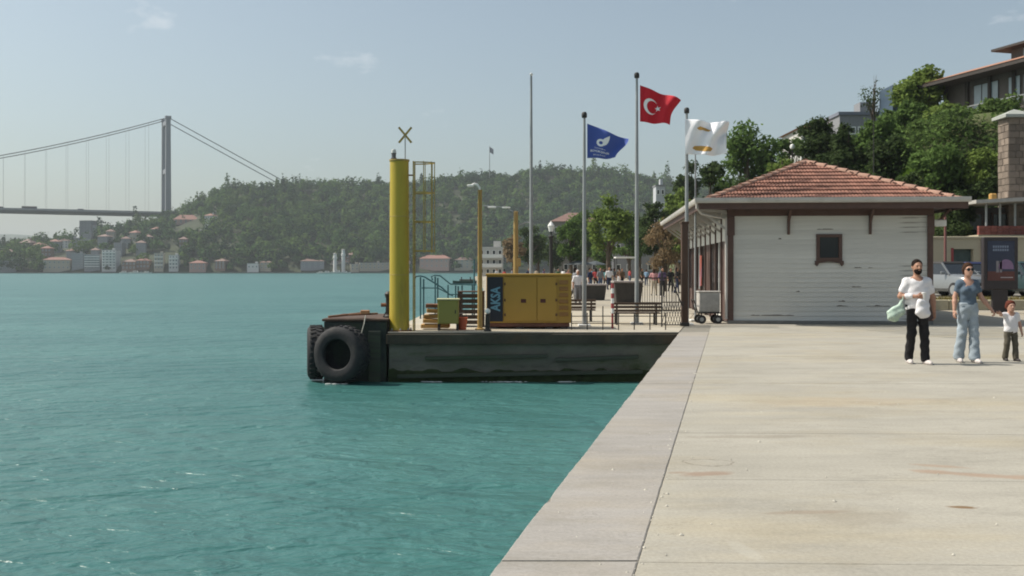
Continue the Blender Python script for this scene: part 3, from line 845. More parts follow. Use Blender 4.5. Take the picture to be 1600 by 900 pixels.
xd0 = -hw + 27 / 133 * gw; xd2 = -hw + 79 / 133 * gw; xd3 = -hw + 111 / 133 * gw
s_ = MB(); s_.lohi((-hw + .015, -.016, .20), (xd0 - .02, -.002, gz1 - .09)); ep = s_.build('end_panel', m_gdk, o, bevel=.004)
bm = text_bm('AKSA', .66, 0, 0, bold=.03, flipy=False, hscale=.26)
M_ = Matrix.Translation((-hw + .24, -.021, .80)) @ Matrix.Rotation(R(90), 4, 'X') @ Matrix.Rotation(R(90), 4, 'Z')
bmesh.ops.transform(bm, matrix=M_, verts=bm.verts)
me = bpy.data.meshes.new('lettering'); bm.to_mesh(me); bm.free(); me.materials.append(mat('pale_blue_print', (.13, .30, .40), var=.05)); link(bpy.data.objects.new('lettering', me), ep)
for (a, b_, hx) in ((xd0 + .01, xd2 - .008, xd2 - .36), (xd2 + .008, xd3 - .01, xd2 + .16)):
    s_ = MB(); s_.lohi((a, -.028, .21), (b_, -.002, gz1 - .10)); d_ = s_.build('door', m_gen, o, bevel=.008)
    s_ = MB(); s_.lohi((hx - .07, -.038, .70), (hx + .07, -.030, .80)); s_.build('handle', mat('handle_dark', (.07, .02, .015)), d_, bevel=.004)
for zz in (.38, .77, 1.2):
    for xx in (xd0 + .03, xd3 - .03):
        s_ = MB(); s_.lohi((xx - .025, -.046, zz - .035), (xx + .025, -.03, zz + .035)); s_.build('hinge', mat('hinge_brown', (.10, .05, .02)), o)
for k in range(6):
    zz = .34 + k * .17
    s_ = MB(); s_.add([(xd3 + .05, -.003, zz), (hw - .09, -.003, zz), (hw - .09, -.05, zz + .015), (xd3 + .05, -.05, zz + .015), (xd3 + .05, -.003, zz + .11), (hw - .09, -.003, zz + .11)],
                      [(0, 1, 2, 3), (3, 2, 5, 4), (0, 3, 4), (1, 5, 2), (0, 4, 5, 1)]); s_.build('louvre', mat('louvre_brown', (.26, .13, .035), var=.1), o)

# ---- cabinet, bucket, planks, slatted crate, posts
m_cab = mat('cabinet_olive_yellow', (.25, .235, .055), rough=.5, var=.07, scale=2)
o = thing('switch_cabinet', 'small olive-yellow switch cabinet on legs near the pillar', 'cabinet', (X(700, 26.6), 26.6, 0))
s_ = MB(); s_.lohi((-.27, 0, .17), (.27, .3, .79)); s_.build('body', m_cab, o, bevel=.01)
s_ = MB(); s_.lohi((-.30, -.03, .792), (.30, .33, .83)); s_.build('roof', mat('cabinet_roof', (.60, .56, .32)), o, bevel=.008)
s_ = MB(); s_.lohi((-.245, -.014, .19), (.245, -.002, .77)); d_ = s_.build('door', m_cab, o, bevel=.004)
s_ = MB(); s_.lohi((.18, -.028, .44), (.205, -.016, .53)); s_.build('handle', m_dark, d_)
for sx in (-.24, .24):
    s_ = MB(); s_.lohi((sx - .03, .02, 0), (sx + .03, .28, .168)); s_.build('leg', m_dark, o)
o = thing('bucket', 'orange plastic bucket beside the olive cabinet', 'bucket', (X(722, 26.9), 26.95, 0))
s_ = MB(); s_.lathe([(.105, 0), (.14, .30), (.15, .30), (.15, .325), (.135, .325), (.098, .02), (0, .02)], 20); s_.build('tub', mat('orange_plastic', (.50, .11, .05), rough=.5), o, smooth=True)
s_ = MB(); s_.tube([(.15 * math.cos(a), 0, .31 + .13 * math.sin(a)) for a in np.linspace(0, math.pi, 9)], .006, 6); s_.build('handle', m_grey, o)
m_pl = mat('pine_plank', (.36, .21, .075), rough=.8, var=.2, scale=4, stretch=(.3, 3, 3), rnd=.25)
k = 0
for (x_, z_, L_, tl_, lab) in ((-2.35, .09, .75, 0, 'lowest ochre plank in the pile behind the ladder'), (-2.32, .22, .72, .05, 'second ochre plank in the pile behind the ladder'), (-2.3, .35, .68, -.06, 'thick middle ochre plank in the pile behind the ladder'),
                               (-2.28, .48, .62, .10, 'sloping ochre plank near the top of the pile'), (-2.36, .62, .50, .03, 'reddish topmost plank of the pile behind the ladder')):
    s_ = MB(); s_.box((0, 0, 0), (L_, .5, .10)); pl = s_.build('plank', m_rust if k == 4 else m_pl, bevel=.012, at=(x_ + .32, 27.2 + k * .02, z_)); pl.rotation_euler = (0, tl_ * .5, tl_); k += 1
    tag(pl, lab, 'plank', 'planks piled on the pier')
o = thing('slatted_crate', 'dark slatted timber crate left of the generator', 'crate', (X(731, 28), 28.2, 0))
for kk in range(6):
    s_ = MB(); s_.lohi((-.30, -.02, .08 + kk * .145), (.42, .01, .19 + kk * .145)); s_.build('slat', mat('dark_slat', (.045, .035, .03), var=.3, scale=4, rnd=.3), o, bevel=.004)
for xx in (-.27, .36):
    s_ = MB(); s_.lohi((xx, .012, 0), (xx + .07, .9, .95)); s_.build('post', m_brown, o)
s_ = MB(); s_.lohi((-.3, .0, .955), (.44, .92, .985)); s_.build('top_board', m_brown, o)
o = thing('mooring_post', 'short black post with white ball top in front of the generator', 'post', (X(762, 26.4), 26.3, 0))
s_ = MB(); s_.lathe([(.10, 0), (.10, .04), (.065, .06), (.06, .42), (.075, .44)], 14); s_.build('post', m_dark, o, smooth=True)
s_ = MB(); s_.lathe([(0, .44), (.06, .47), (.075, .515), (.06, .56), (0, .59)], 14); s_.build('knob', m_white, o, smooth=True)

# teal steel gangway railing
o = thing('gangway_railing', 'teal steel stair railing of a gangway beyond the olive cabinet', 'railing', (X(690, 33), 33, 0))
def q_(u, v, dy=0.0): p = P(u, v, 33 + dy); return (p.x - X(690, 33), dy, p.z)
def postg(u, v0, dy, v1=490, w_=.05):
    s_ = MB(); a = q_(u, v0, dy); s_.cyl((a[0], dy, .0), (a[0], dy, a[2]), w_ / 2, n=8); s_.build('post', m_teal, o, smooth=True)
for (u, v, dy) in ((657, 433, 0), (662, 436, 0), (680, 432, .8), (684, 434, .8), (700, 445, 0), (712, 446, .8), (722, 446, .8), (716, 447, .8), (738, 446, .8), (741, 405, .8)): postg(u, v, dy)
for (pp, dy) in (([(648, 436), (650, 432), (657, 431), (664, 433), (690, 449), (702, 460), (708, 462)], 0), ([(676, 438), (674, 432), (680, 430), (688, 431), (704, 444), (744, 445)], .8)):
    s_ = MB(); s_.tube([q_(u, v, dy) for u, v in pp], .024, 8); s_.build('handrail', m_teal, o, smooth=True)
for (pp, dy) in (([(659, 450), (683, 450)], 0), ([(684, 450), (707, 462)], .8), ([(704, 460), (744, 460)], .8)):
    s_ = MB(); s_.tube([q_(u, v, dy) for u, v in pp], .018, 8); s_.build('mid_rail', m_teal, o, smooth=True)

# ---- benches, striped post, railings and gate at the root of the pier
m_bslat = mat('bench_slat', (.075, .05, .035), rough=.7, var=.25, scale=4, stretch=(.3, 2, 2))
def bench(label, x0, x1, Y, zs, zb):
    o = thing('bench', label, 'bench', ((x0 + x1) / 2, Y, 0), 0, 'benches at the root of the pier'); w_ = x1 - x0
    for k in range(3):
        s_ = MB(); s_.lohi((-w_ / 2, -.02, zs + .06 + k * (zb - zs) / 3), (w_ / 2, .015, zs + .03 + (k + 1) * (zb - zs) / 3)); s_.build('back_slat', m_bslat, o, bevel=.006)
    for k in range(4):
        s_ = MB(); s_.lohi((-w_ / 2, .05 + k * .11, zs), (w_ / 2, .14 + k * .11, zs + .035)); s_.build('seat_slat', m_bslat, o, bevel=.006)
    for xx in (-w_ / 2 + .12, w_ / 2 - .16):
        for yy in (.0, .42):
            s_ = MB(); s_.lohi((xx, yy + .018, 0), (xx + .05, yy + .06, zs - .002 if yy else zb)); s_.build('leg', m_dark, o)
    return o
bench('dark slatted bench behind the railing between the red flag pole and striped post', X(956, 29.2), X(1033, 29.2), 29.2, .32, .62)
bench('dark slatted bench partly hidden by the generator and blue flag pole', X(870, 31), X(931, 31), 31, .34, .66)
o = thing('striped_post', 'slim red and white striped barrier post on the pier', 'post', (X(957, 27.6), 27.6, 0))
m_stred = mat('post_red', (.32, .06, .06), var=.2)
for k in range(9):
    s_ = MB(); s_.cyl((0, 0, .0 + k * .135), (0, 0, .132 + k * .135), .042 if k > 2 else .03, n=12); s_.build('band', m_stred if k % 2 == 0 or k < 3 else m_white, o)
# low railing along the pier edge
o = thing('low_railing', 'thin two-rail iron railing along the pier edge below the flags', 'railing', (X(893, 26.9), 26.9, 0))
xe = X(1040, 26.9) - X(893, 26.9)
for zz in (.17, .36): 
    s_ = MB(); s_.cyl((0, 0, zz), (xe, 0, zz), .013, n=6); s_.build('rail', m_dark, o)
for xx in np.linspace(0, xe, 7):
    s_ = MB(); s_.cyl((xx, 0, 0), (xx, 0, .45 if abs(xx - xe * .27) > .2 else .62), .016, n=6); s_.build('post', m_dark, o)
# iron fence with upright bars
o = thing('iron_fence', 'dark iron fence of thin upright bars beyond the benches', 'fence', (X(1000, 37), 37, 0))
x1 = X(1072, 37) - X(1000, 37)
for k in range(20):
    xx = x1 * k / 19; s_ = MB(); s_.bar((xx, 0, .08), (xx, 0, 1.32), .016, .016); s_.build('bar', m_dark, o)
for zz in (.12, 1.28):
    s_ = MB(); s_.bar((0, 0, zz), (x1, 0, zz), .03, .04); s_.build('rail', m_dark, o)
# folding lattice gate
gx = X(1034, 28.4); gxe = X(1068, 28.4)
o = thing('lattice_gate', 'folding gate of crossed dark iron bars next to the brown post', 'gate', (gx, 28.4, 0))
L_ = gxe - gx
for k in range(9):
    a = L_ * k / 8
    for sg in (-1, 1):
        b_ = a + sg * .16
        if -.02 <= b_ <= L_ + .02:
            s_ = MB(); s_.bar((a, sg * .008, .06), (b_, sg * .008, .66), .008, .014); s_.build('lattice_bar', m_dark, o)
for zz in (.05, .68):
    s_ = MB(); s_.bar((-.02, 0, zz), (L_ + .02, 0, zz), .03, .03); s_.build('rail', m_dark, o)
s_ = MB(); s_.bar((0, 0, 0), (0, 0, 1.55), .035, .035); s_.build('stile', m_dark, o)
s_ = MB(); s_.bar((L_ - .02, .03, .55), (.28, .03, 1.28), .03, .03); s_.build('brace', m_dark, o)
for k in range(7):
    xx = L_ * (k + .5) / 7; s_ = MB(); s_.bar((xx, .05, .70), (xx, .05, 1.45), .012, .012); s_.build('upright', m_dark, o)
s_ = MB(); s_.bar((0, .05, 1.46), (L_, .05, 1.46), .02, .02); s_.build('top_rail', m_dark, o)
o = thing('gate_post', 'thick dark brown gate post beside the white flag pole', 'post', (X(1070, 28.7), 28.75, 0))
s_ = MB(); s_.lohi((-.09, -.09, .1), (.09, .09, 2.86)); s_.build('shaft', m_brown, o, bevel=.008)
s_ = MB(); s_.lohi((-.12, -.12, 0), (.12, .12, .098)); s_.build('foot', m_dark, o, bevel=.008)
s_ = MB(); s_.lohi((-.11, -.11, 2.862), (.11, .11, 2.93)); s_.build('cap', m_brown, o, bevel=.01)
# dark planters beyond
def planter(label, u0, u1, Y, h, bush):
    o = thing('planter', label, 'planter', ((X(u0, Y) + X(u1, Y)) / 2, Y, 0), 0, 'planters on the promenade'); w_ = X(u1, Y) - X(u0, Y)
    s_ = MB(); s_.add([(-w_ / 2 + .1, -.6, 0), (w_ / 2 - .1, -.6, 0), (w_ / 2 - .1, .6, 0), (-w_ / 2 + .1, .6, 0), (-w_ / 2, -.7, h), (w_ / 2, -.7, h), (w_ / 2, .7, h), (-w_ / 2, .7, h)],
                      [(0, 3, 2, 1), (4, 5, 6, 7), (0, 1, 5, 4), (1, 2, 6, 5), (2, 3, 7, 6), (3, 0, 4, 7)]); s_.build('box', mat('planter_dark', (.045, .04, .035), var=.3), o, bevel=.02)
    s_ = MB(); s_.lohi((-w_ / 2 - .05, -.75, h + .002), (w_ / 2 + .05, .75, h + .09)); s_.build('rim', mat('planter_rim', (.30, .26, .24), var=.15), o, bevel=.01)
    return o
planter('large dark planter box behind the striped post', 958, 1002, 50, .95, None)
planter('long dark planter box behind the blue flag pole', 895, 946, 54, .75, None)
# ================================================================== WATERSIDE KIOSK
m_board = mat('white_board', (.56, .55, .51), rough=.75, var=.09, scale=2.2, bump=.25, bscale=9, stretch=(.35, 1, 5), dirt=(.17, .15, .125), dirt_amt=.75, dirt_scale=.9, rnd=.06)
# keep the wear sparse on the boards
for n in MATS['white_board'].node_tree.nodes:
    if n.type == 'MAP_RANGE' and abs(n.inputs[1].default_value - .5) < 1e-6: n.inputs[1].default_value = .63; n.inputs[2].default_value = .70
m_kbrown = mat('kiosk_brown', (.088, .050, .040), rough=.6, var=.2, scale=4)
m_gut = mat('gutter_grey', (.46, .44, .41), rough=.55, var=.12, scale=2, dirt=(.25, .22, .19), dirt_amt=.4)
m_tile = mat('roof_tile_red', (.205, .095, .067), rough=.85, var=.22, scale=3.0, rnd=.28, dirt=(.20, .13, .09), dirt_amt=.7, dirt_scale=2.0)
m_tilej = mat('roof_tile_red_mass', (.205, .095, .067), rough=.85, var=.35, scale=7.0, dirt=(.20, .13, .09), dirt_amt=.7, dirt_scale=1.2)
m_cap = mat('ridge_tile_pale', (.36, .21, .155), rough=.85, var=.25, scale=5, rnd=.2, dirt=(.38, .28, .21), dirt_amt=.6, dirt_scale=3)
KW, KD = 5.80, 13.6
kx, ky = 6.375, 30.1
K = thing('kiosk', 'white boarded waterside kiosk with a red tiled hip roof on the quay', 'building', (kx, ky, -.01), -.078)
# core walls
s_ = MB(); s_.lohi((.06, .06, 0), (KW - .06, KD - .06, 3.38)); s_.build('wall', mat('kiosk_core', (.30, .29, .27)), K)
# plinth
s_ = MB(); s_.lohi((-.03, -.05, 0), (KW + .03, .057, .10)); s_.build('plinth', mat('plinth_grey', (.17, .165, .15), var=.25), K, bevel=.008)
wx0, wx1, wz0, wz1 = 2.55, 3.23, 1.88, 2.60
ph = .14
nb = 22
def board_mesh(L):
    a = MB()
    # clapboard: bottom edge proud
    a.add([(0, .0, 0), (L, .0, 0), (L, -.026, 0), (0, -.026, 0), (0, .0, ph + .012), (L, .0, ph + .012), (L, -.010, ph + .012), (0, -.010, ph + .012)],
          [(0, 1, 2, 3), (3, 2, 6, 7), (4, 7, 6, 5), (0, 3, 7, 4), (1, 5, 6, 2)])
    return a
cache = {}
def board(x0, x1, z):
    L = round(x1 - x0, 3)
    if L not in cache:
        o = board_mesh(L).build('plank', m_board, K); cache[L] = o.data
    else:
        o = link(bpy.data.objects.new('plank', cache[L]), K)
    o.location = (x0, .055 + random.uniform(-.003, .002), z); o.rotation_euler = (0, random.uniform(-.0006, .0006), 0)
for k in range(nb):
    z = .10 + k * ph
    if z + ph > wz0 + .02 and z < wz1 - .02:
        board(.135, wx0 + .01, z); board(wx1 - .01, KW - .12, z)
    else: board(.135, KW - .12, z)
# patches where the paint has come off along the board edges
def fx(u): return (u - 1140) / (1448 - 1140) * KW
def fz(v): return 1.57 - (v - 422) / 1600 * 30 + .01
for (u0, u1, v) in ((1172, 1189, 487), (1190, 1222, 488), (1174, 1188, 494.5), (1190, 1240, 495), (1332, 1343, 422), (1353, 1359, 422), (1328, 1342, 447), (1395, 1410, 414), (1350, 1386, 479), (1305, 1322, 480), (1308, 1318, 471), (1212, 1224, 385), (1216, 1221, 377), (1243, 1249, 455), (1275, 1300, 361)):
    a = fx(u0); b_ = fx(u1); z = .10 + round((fz(v) - .10) / ph) * ph + .002; pm = MB(); n = 7
    lo = [(a + (b_ - a) * i / n, z) for i in range(n + 1)]; hi = [(p[0], z + .012 + random.uniform(.0, .035) * math.sin(math.pi * (i + .3) / (n + .6))) for i, p in enumerate(lo)]
    pm.add([(p[0], .055 - .0285, p[1]) for p in lo] + [(p[0], .055 - .0285 + (p[1] - z) * .12, p[1]) for p in hi] + [(p[0], .04, p[1]) for p in lo] + [(p[0], .04, p[1]) for p in hi],
           [(i, i + 1, n + 2 + i, n + 1 + i) for i in range(n)] + [(n + 1 + i, n + 2 + i, 3 * (n + 1) + i + 1, 3 * (n + 1) + i) for i in range(n)])
    pm.build('bare_wood_patch', mat('bare_grey_wood', (.15, .135, .12), var=.3, scale=8), K)
# window
wn = MB()
for (a, b_) in (((wx0 - .03, wz0 - .03), (wx1 + .03, wz0 + .06)), ((wx0 - .03, wz1 - .06), (wx1 + .03, wz1 + .03))):
    wn.lohi((a[0], -.02, a[1]), (b_[0], .05, b_[1]))
for (a, b_) in ((wx0 - .028, wx0 + .07), (wx1 - .07, wx1 + .028)):
    wn.lohi((a, -.018, wz0 + .061), (b_, .05, wz1 - .061))
wn = wn.build('window_frame', m_kbrown, K, bevel=.004)
s_ = MB(); s_.lohi((wx0 + .06, .030, wz0 + .05), (wx1 - .06, .045, wz1 - .05)); s_.build('pane', m_glass, wn)
s_ = MB()
xa, xb = wx0 - .07, wx1 + .07; n = 14
top = [(xa + (xb - xa) * i / n, wz0 - .032) for i in range(n + 1)]
bot = []
for i in range(n + 1):
    f_ = i / n; z = wz0 - .10 + .05 * math.sin(math.pi * min(1, max(0, (f_ - .16) / .68)))
    if f_ < .14 or f_ > .86: z = wz0 - .19 + abs(min(f_, 1 - f_) - .07) * .8
    bot.append((xa + (xb - xa) * f_, z))
for i in range(n):
    q4 = [top[i], top[i + 1], bot[i + 1], bot[i]]
    s_.add([(p[0], -.03, p[1]) for p in q4] + [(p[0], .03, p[1]) for p in q4], [(0, 3, 2, 1), (4, 5, 6, 7), (0, 1, 5, 4), (2, 3, 7, 6)])
s_.build('apron', m_kbrown, wn)
# corner posts, beam, fascia, soffit
for (xa, xb) in ((-.03, .13), (KW - .115, KW + .03)):
    s_ = MB(); s_.lohi((xa, -.035, .101), (xb, .10, 3.16)); s_.build('corner_post', m_kbrown, K, bevel=.006)
    s_ = MB(); s_.lohi((xa - .03, -.06, 2.60), (xb + .03, -.037, 3.16)); s_.build('post_head', m_kbrown, K, bevel=.006)
s_ = MB(); s_.lohi((-.05, -.04, 3.165), (KW + .05, .10, 3.40)); s_.build('wall_plate', m_kbrown, K, bevel=.005)
OL, OR, OF, OB = .90, .75, .70, .70
ZE = 3.50
s_ = MB(); s_.lohi((-OL, -OF, ZE - .09), (KW + OR, KD + OB, ZE - .06)); s_.build('soffit', m_kbrown, K)
s_ = MB()
s_.lohi((-OL - .02, -OF - .03, 3.33), (KW + OR + .02, -OF - .001, ZE + .02))
s_.lohi((-OL - .03, -OF, 3.33), (-OL - .001, KD + OB, ZE + .02)); s_.lohi((KW + OR + .001, -OF, 3.33), (KW + OR + .03, KD + OB, ZE + .02))
s_.build('fascia', m_kbrown, K)
# gutters
def gutter(a, b_):
    g_ = MB(); a = Vector(a); b_ = Vector(b_); d = (b_ - a).normalized(); n_ = Vector((d.y, -d.x, 0))
    prof = [(0, .075), (0, -.055), (.05, -.075), (.10, -.06), (.125, 0), (.125, .075), (.113, .075), (.113, .0), (.095, -.048), (.05, -.06), (.012, -.045), (.012, .075)]
    vs_ = [e + n_ * p[0] + Vector((0, 0, p[1])) for e in (a, b_) for p in prof]; m_ = len(prof)
    g_.add(vs_, [(i, (i + 1) % m_, m_ + (i + 1) % m_, m_ + i) for i in range(m_)] + [tuple(range(m_)), tuple(range(2 * m_ - 1, m_ - 1, -1))])
    g_.build('gutter', m_gut, K)
ZG = 3.575
gutter((-OL - .16, -OF - .035, ZG), (KW + OR + .06, -OF - .035, ZG))
gutter((-OL - .035, KD + OB, ZG), (-OL - .035, -OF - .03, ZG))
s_ = MB(); s_.tube([(-OL - .10, -OF + .05, ZG - .07), (-OL - .10, -OF + .05, ZG - .20), (-OL + .05, -OF + .2, ZG - .36), (-.08, -.02, ZG - .5), (-.08, -.02, .15)], .04, 10); s_.build('downpipe', m_gut, K, smooth=True)
# front brackets
for xx in (1.72, 4.05):
    s_ = MB(); s_.add([(xx - .035, -.0, 2.62), (xx + .035, -.0, 2.62), (xx + .035, -.05, 2.64), (xx - .035, -.05, 2.64), (xx - .035, -.0, 3.16), (xx + .035, -.0, 3.16), (xx + .035, -.40, 3.32), (xx - .035, -.40, 3.32), (xx - .035, -.09, 3.0), (xx + .035, -.09, 3.0)],
                      [(0, 1, 2, 3), (3, 2, 9, 8), (8, 9, 6, 7), (4, 7, 6, 5), (0, 3, 8, 4), (4, 8, 7), (1, 5, 9, 2), (5, 6, 9), (0, 4, 5, 1)]); s_.build('bracket', m_kbrown, K)
# left side: posts, dark glazing, white panels, brackets
nbay = 9
for i in range(nbay + 1):
    y = .05 + i * (KD - .1) / nbay
    if i: 
        s_ = MB(); s_.lohi((-.05, y - .06, 0), (.055, y + .06, 3.16)); s_.build('side_post', m_kbrown, K, bevel=.005)
    s_ = MB(); s_.bar((-.02, y + .08, 2.75), (-OL + .12, y + .08, 3.30), .06, .07); s_.bar((-.02, y + .08, 3.30), (-OL + .05, y + .08, 3.36), .07, .08); s_.build('side_bracket', m_gut, K)
for i in range(nbay):
    y0 = .05 + i * (KD - .1) / nbay + .062; y1 = .05 + (i + 1) * (KD - .1) / nbay - .062
    s_ = MB(); s_.lohi((-.005, y0, .05), (.05, y1, .85)); s_.build('side_panel', m_board if i == 1 else m_kbrown, K)
    s_ = MB(); s_.lohi((.0, y0, .86), (.05, y1, 2.45)); s_.build('side_glazing', m_glass if i % 3 else m_kbrown, K)
    s_ = MB(); s_.lohi((-.012, (y0 + y1) / 2 - .035, .86), (-.001, (y0 + y1) / 2 + .035, 2.45)); s_.build('mullion', m_white if i % 4 == 1 else m_kbrown, K)
    s_ = MB(); s_.lohi((-.008, y0, 2.46), (.05, y1, 3.15)); s_.build('side_panel', m_board, K)
# right side clad and a slim porch post with brace, white box lamp
s_ = MB(); s_.lohi((KW - .055, .12, .05), (KW - .01, KD - .1, 3.16)); s_.build('side_wall', m_board, K)
s_ = MB(); s_.bar((KW + .05, .3, 2.75), (KW + .62, .3, 3.36), .06, .07); s_.build('side_bracket', m_kbrown, K)
s_ = MB(); s_.lohi((KW + .06, .25, 2.86), (KW + .50, .55, 3.05)); s_.build('box_lamp', m_white, K, bevel=.02)

# ---- roof
rx0, rx1, ry0, ry1 = -OL - .02, KW + OR + .02, -OF - .02, KD + OB + .02
hw = (rx1 - rx0) / 2; cx = (rx0 + rx1) / 2; zr = ZE + 1.53
r0 = (cx, ry0 + hw, zr); r1 = (cx, ry1 - hw, zr)
s_ = MB(); zc = ZE - .005
s_.add([(rx0, ry0, zc), (rx1, ry0, zc), (rx1, ry1, zc), (rx0, ry1, zc), (r0[0], r0[1], zr - .04), (r1[0], r1[1], zr - .04)],
       [(0, 1, 4), (1, 2, 5, 4), (2, 3, 5), (3, 0, 4, 5), (0, 3, 2, 1)])
roof = s_.build('roof', m_tilej, K)
slope = math.hypot(hw, zr - ZE); pitch = math.atan2(zr - ZE, hw)
TW, TL = .20, slope / 11.2
xs = np.array([-.1, -.08, -.05, -.02, 0, .02, .05, .08, .1]) * (TW / .2)
zsn = .006 + .024 * np.abs(np.sin(np.pi * xs / TW * 2 * .5 * 1.0 / .5 * .5))
zsn = .006 + .024 * np.abs(np.sin(np.pi * xs / (TW / 2)))
tv = []; tf = []
for (yy, lift) in ((0, .046), (TL + .03, .002)):
    for x_, z_ in zip(xs, zsn): tv.append((x_, yy, z_ + lift))
nx_ = len(xs)
for i in range(nx_ - 1): tf.append((i, i + 1, nx_ + i + 1, nx_ + i))
for x_, z_ in zip(xs, zsn): tv.append((x_, 0, z_ + .046 - .040))
for i in range(nx_ - 1): tf.append((2 * nx_ + i, 2 * nx_ + i + 1, i + 1, i))
tile_me = bpy.data.meshes.new('roof_tile'); tile_me.from_pydata(tv, [], tf); tile_me.materials.append(m_tile); tile_me.update()
joined = MB()
def slope_tiles(origin, along, up_, L, fn, indiv):
    """tiles over a slope: origin lower-left corner, along = unit eave direction, up_ = unit up-slope direction"""
    nrm = Vector(along).cross(Vector(up_)).normalized()
    Mx = Matrix((( along[0], up_[0], nrm[0], 0), (along[1], up_[1], nrm[1], 0), (along[2], up_[2], nrm[2], 0), (0, 0, 0, 1)))
    for r_ in range(12):
        y = r_ * TL - .03
        lim = fn(y + TL * .5)
        if lim is None: continue
        nn = int(L / TW) + 1
        for c in range(nn):
            x_ = (c + .5) * TW
            if x_ < lim[0] - .02 or x_ > lim[1] + .02: continue
            p = Vector(origin) + Vector(along) * x_ + Vector(up_) * y
            Mt = Matrix.Translation(p) @ Mx @ Matrix.Rotation(random.uniform(-.012, .012), 4, 'Z') @ Matrix.Translation((0, 0, random.uniform(0, .006)))
            if indiv:
                o = link(bpy.data.objects.new('roof_tile', tile_me), roof); o.matrix_local = Mt
            else: joined.add(tv, tf, Mt)
cp, sp = math.cos(pitch), math.sin(pitch)
Lf = rx1 - rx0; Ls = ry1 - ry0
slope_tiles((rx0, ry0, ZE), (1, 0, 0), (0, cp, sp), Lf, lambda y: (y * cp, Lf - y * cp) if y * cp < Lf / 2 else None, True)
slope_tiles((rx0, ry1, ZE), (0, -1, 0), (cp, 0, sp), Ls, lambda y: (y * cp, Ls - y * cp) if y * cp < Lf / 2 else None, False)
slope_tiles((rx1, ry0, ZE), (0, 1, 0), (-cp, 0, sp), Ls, lambda y: (y * cp, Ls - y * cp) if y * cp < Lf / 2 else None, False)
o = joined.build('side_slope_tiles', m_tilej, roof); o['kind'] = 'stuff'
# hip and ridge caps
def cap_mesh():
    a = MB(); n = 8; vs_ = []; L = .44
    for (y, r_, zz) in ((0, .125, .015), (L, .10, -.012)):
        for i in range(n + 1):
            an = math.pi * i / n; vs_.append((r_ * math.cos(an), y, r_ * math.sin(an) * .85 + zz))
    for i in range(n + 1):
        an = math.pi * i / n; vs_.append((.105 * math.cos(an), 0, .105 * math.sin(an) * .85 + .01))
    fs = [(i + 1, i, n + 1 + i, n + 2 + i) for i in range(n)] + [(i, i + 1, 2 * (n + 1) + i + 1, 2 * (n + 1) + i) for i in range(n)]
    a.add(vs_, fs); return a
cap0 = None
def caps(a, b_):
    global cap0
    a = Vector(a); b_ = Vector(b_); d = b_ - a; L = d.length; d.normalize()
    n = int(L / .40); sx = d.cross(Vector((0, 0, 1))).normalized(); up_ = sx.cross(d)
    for i in range(n + 1):
        p = a + d * (L * i / (n + 1))
        if cap0 is None: o = cap_mesh().build('ridge_tile', m_cap, roof, smooth=True); cap0 = o.data
        else: o = link(bpy.data.objects.new('ridge_tile', cap0), roof)
        o.matrix_local = Matrix.Translation(p + up_ * .01) @ Matrix(((sx.x, d.x, up_.x, 0), (sx.y, d.y, up_.y, 0), (sx.z, d.z, up_.z, 0), (0, 0, 0, 1))) @ Matrix.Rotation(random.uniform(-.03, .03), 4, 'Z')
caps((rx0 + .05, ry0 + .05, ZE + .02), r0); caps((rx1 - .05, ry0 + .05, ZE + .02), r0); caps((rx0 + .05, ry1 - .05, ZE + .02), r1); caps((rx1 - .05, ry1 - .05, ZE + .02), r1)
caps(r0, r1)

m_offw = mat('grubby_white_plastic', (.42, .40, .37), rough=.6, var=.2, scale=4, dirt=(.20, .18, .15), dirt_amt=.5)
# white ribbed box on a hand cart by the left corner
o = thing('hand_cart', 'dark hand cart carrying a white ribbed box at the kiosk corner', 'cart', (X(1106, 30.4), 30.35, -.01))
s_ = MB(); s_.lohi((-.33, -.25, .30), (.33, .25, .34)); s_.build('platform', m_dark, o, bevel=.008)
for (sx, sy) in ((-.24, -.27), (.24, -.27), (-.24, .27), (.24, .27)):
    s_ = MB(); s_.cyl((sx, sy - .02, .13), (sx, sy + .02, .13), .13, n=18); w_ = s_.build('wheel', m_rubber, o, smooth=True)
    s_ = MB(); s_.cyl((sx, sy - .025, .13), (sx, sy + .025, .13), .06, n=12); s_.build('rim', m_grey, w_)
    s_ = MB(); s_.bar((sx, sy * .8, .16), (sx, sy * .8, .30), .03); s_.build('strut', m_dark, o)
s_ = MB(); s_.tube([(-.34, .2, .33), (-.46, .2, .7), (-.46, -.2, .7), (-.34, -.2, .33)], .015, 8); s_.build('handle', m_dark, o)
o = thing('ribbed_box', 'white ribbed plastic box standing on the hand cart', 'box', (X(1106, 30.4), 30.35, .332))
s_ = MB(); s_.lohi((-.31, -.22, 0), (.31, .22, .58)); s_.build('body', m_offw, o, bevel=.02)
for k in range(8):
    xx = -.28 + k * .08; s_ = MB(); s_.lohi((xx - .012, -.238, .04), (xx + .012, -.222, .52)); s_.build('rib', m_offw, o)
s_ = MB(); s_.lohi((-.335, -.245, .582), (.335, .245, .62)); s_.build('lid', m_offw, o, bevel=.015)
# poster on the side of the kiosk
o = MB(); o.lohi((-.02, -.3, -.55), (.0, .3, .55)); o = o.build('poster_board', [mat('poster_red', (.35, .08, .05), var=.5, scale=2, dirt=(.12, .16, .30), dirt_amt=.9, dirt_scale=1.5)]); o.location = Vector((kx, ky, 1.55)) + Matrix.Rotation(-.078, 3, 'Z') @ Vector((-.075, 7.0, 0)); o.rotation_euler = (0, 0, -.078)
tag(o, 'red and blue poster board on the side wall of the kiosk', 'poster')
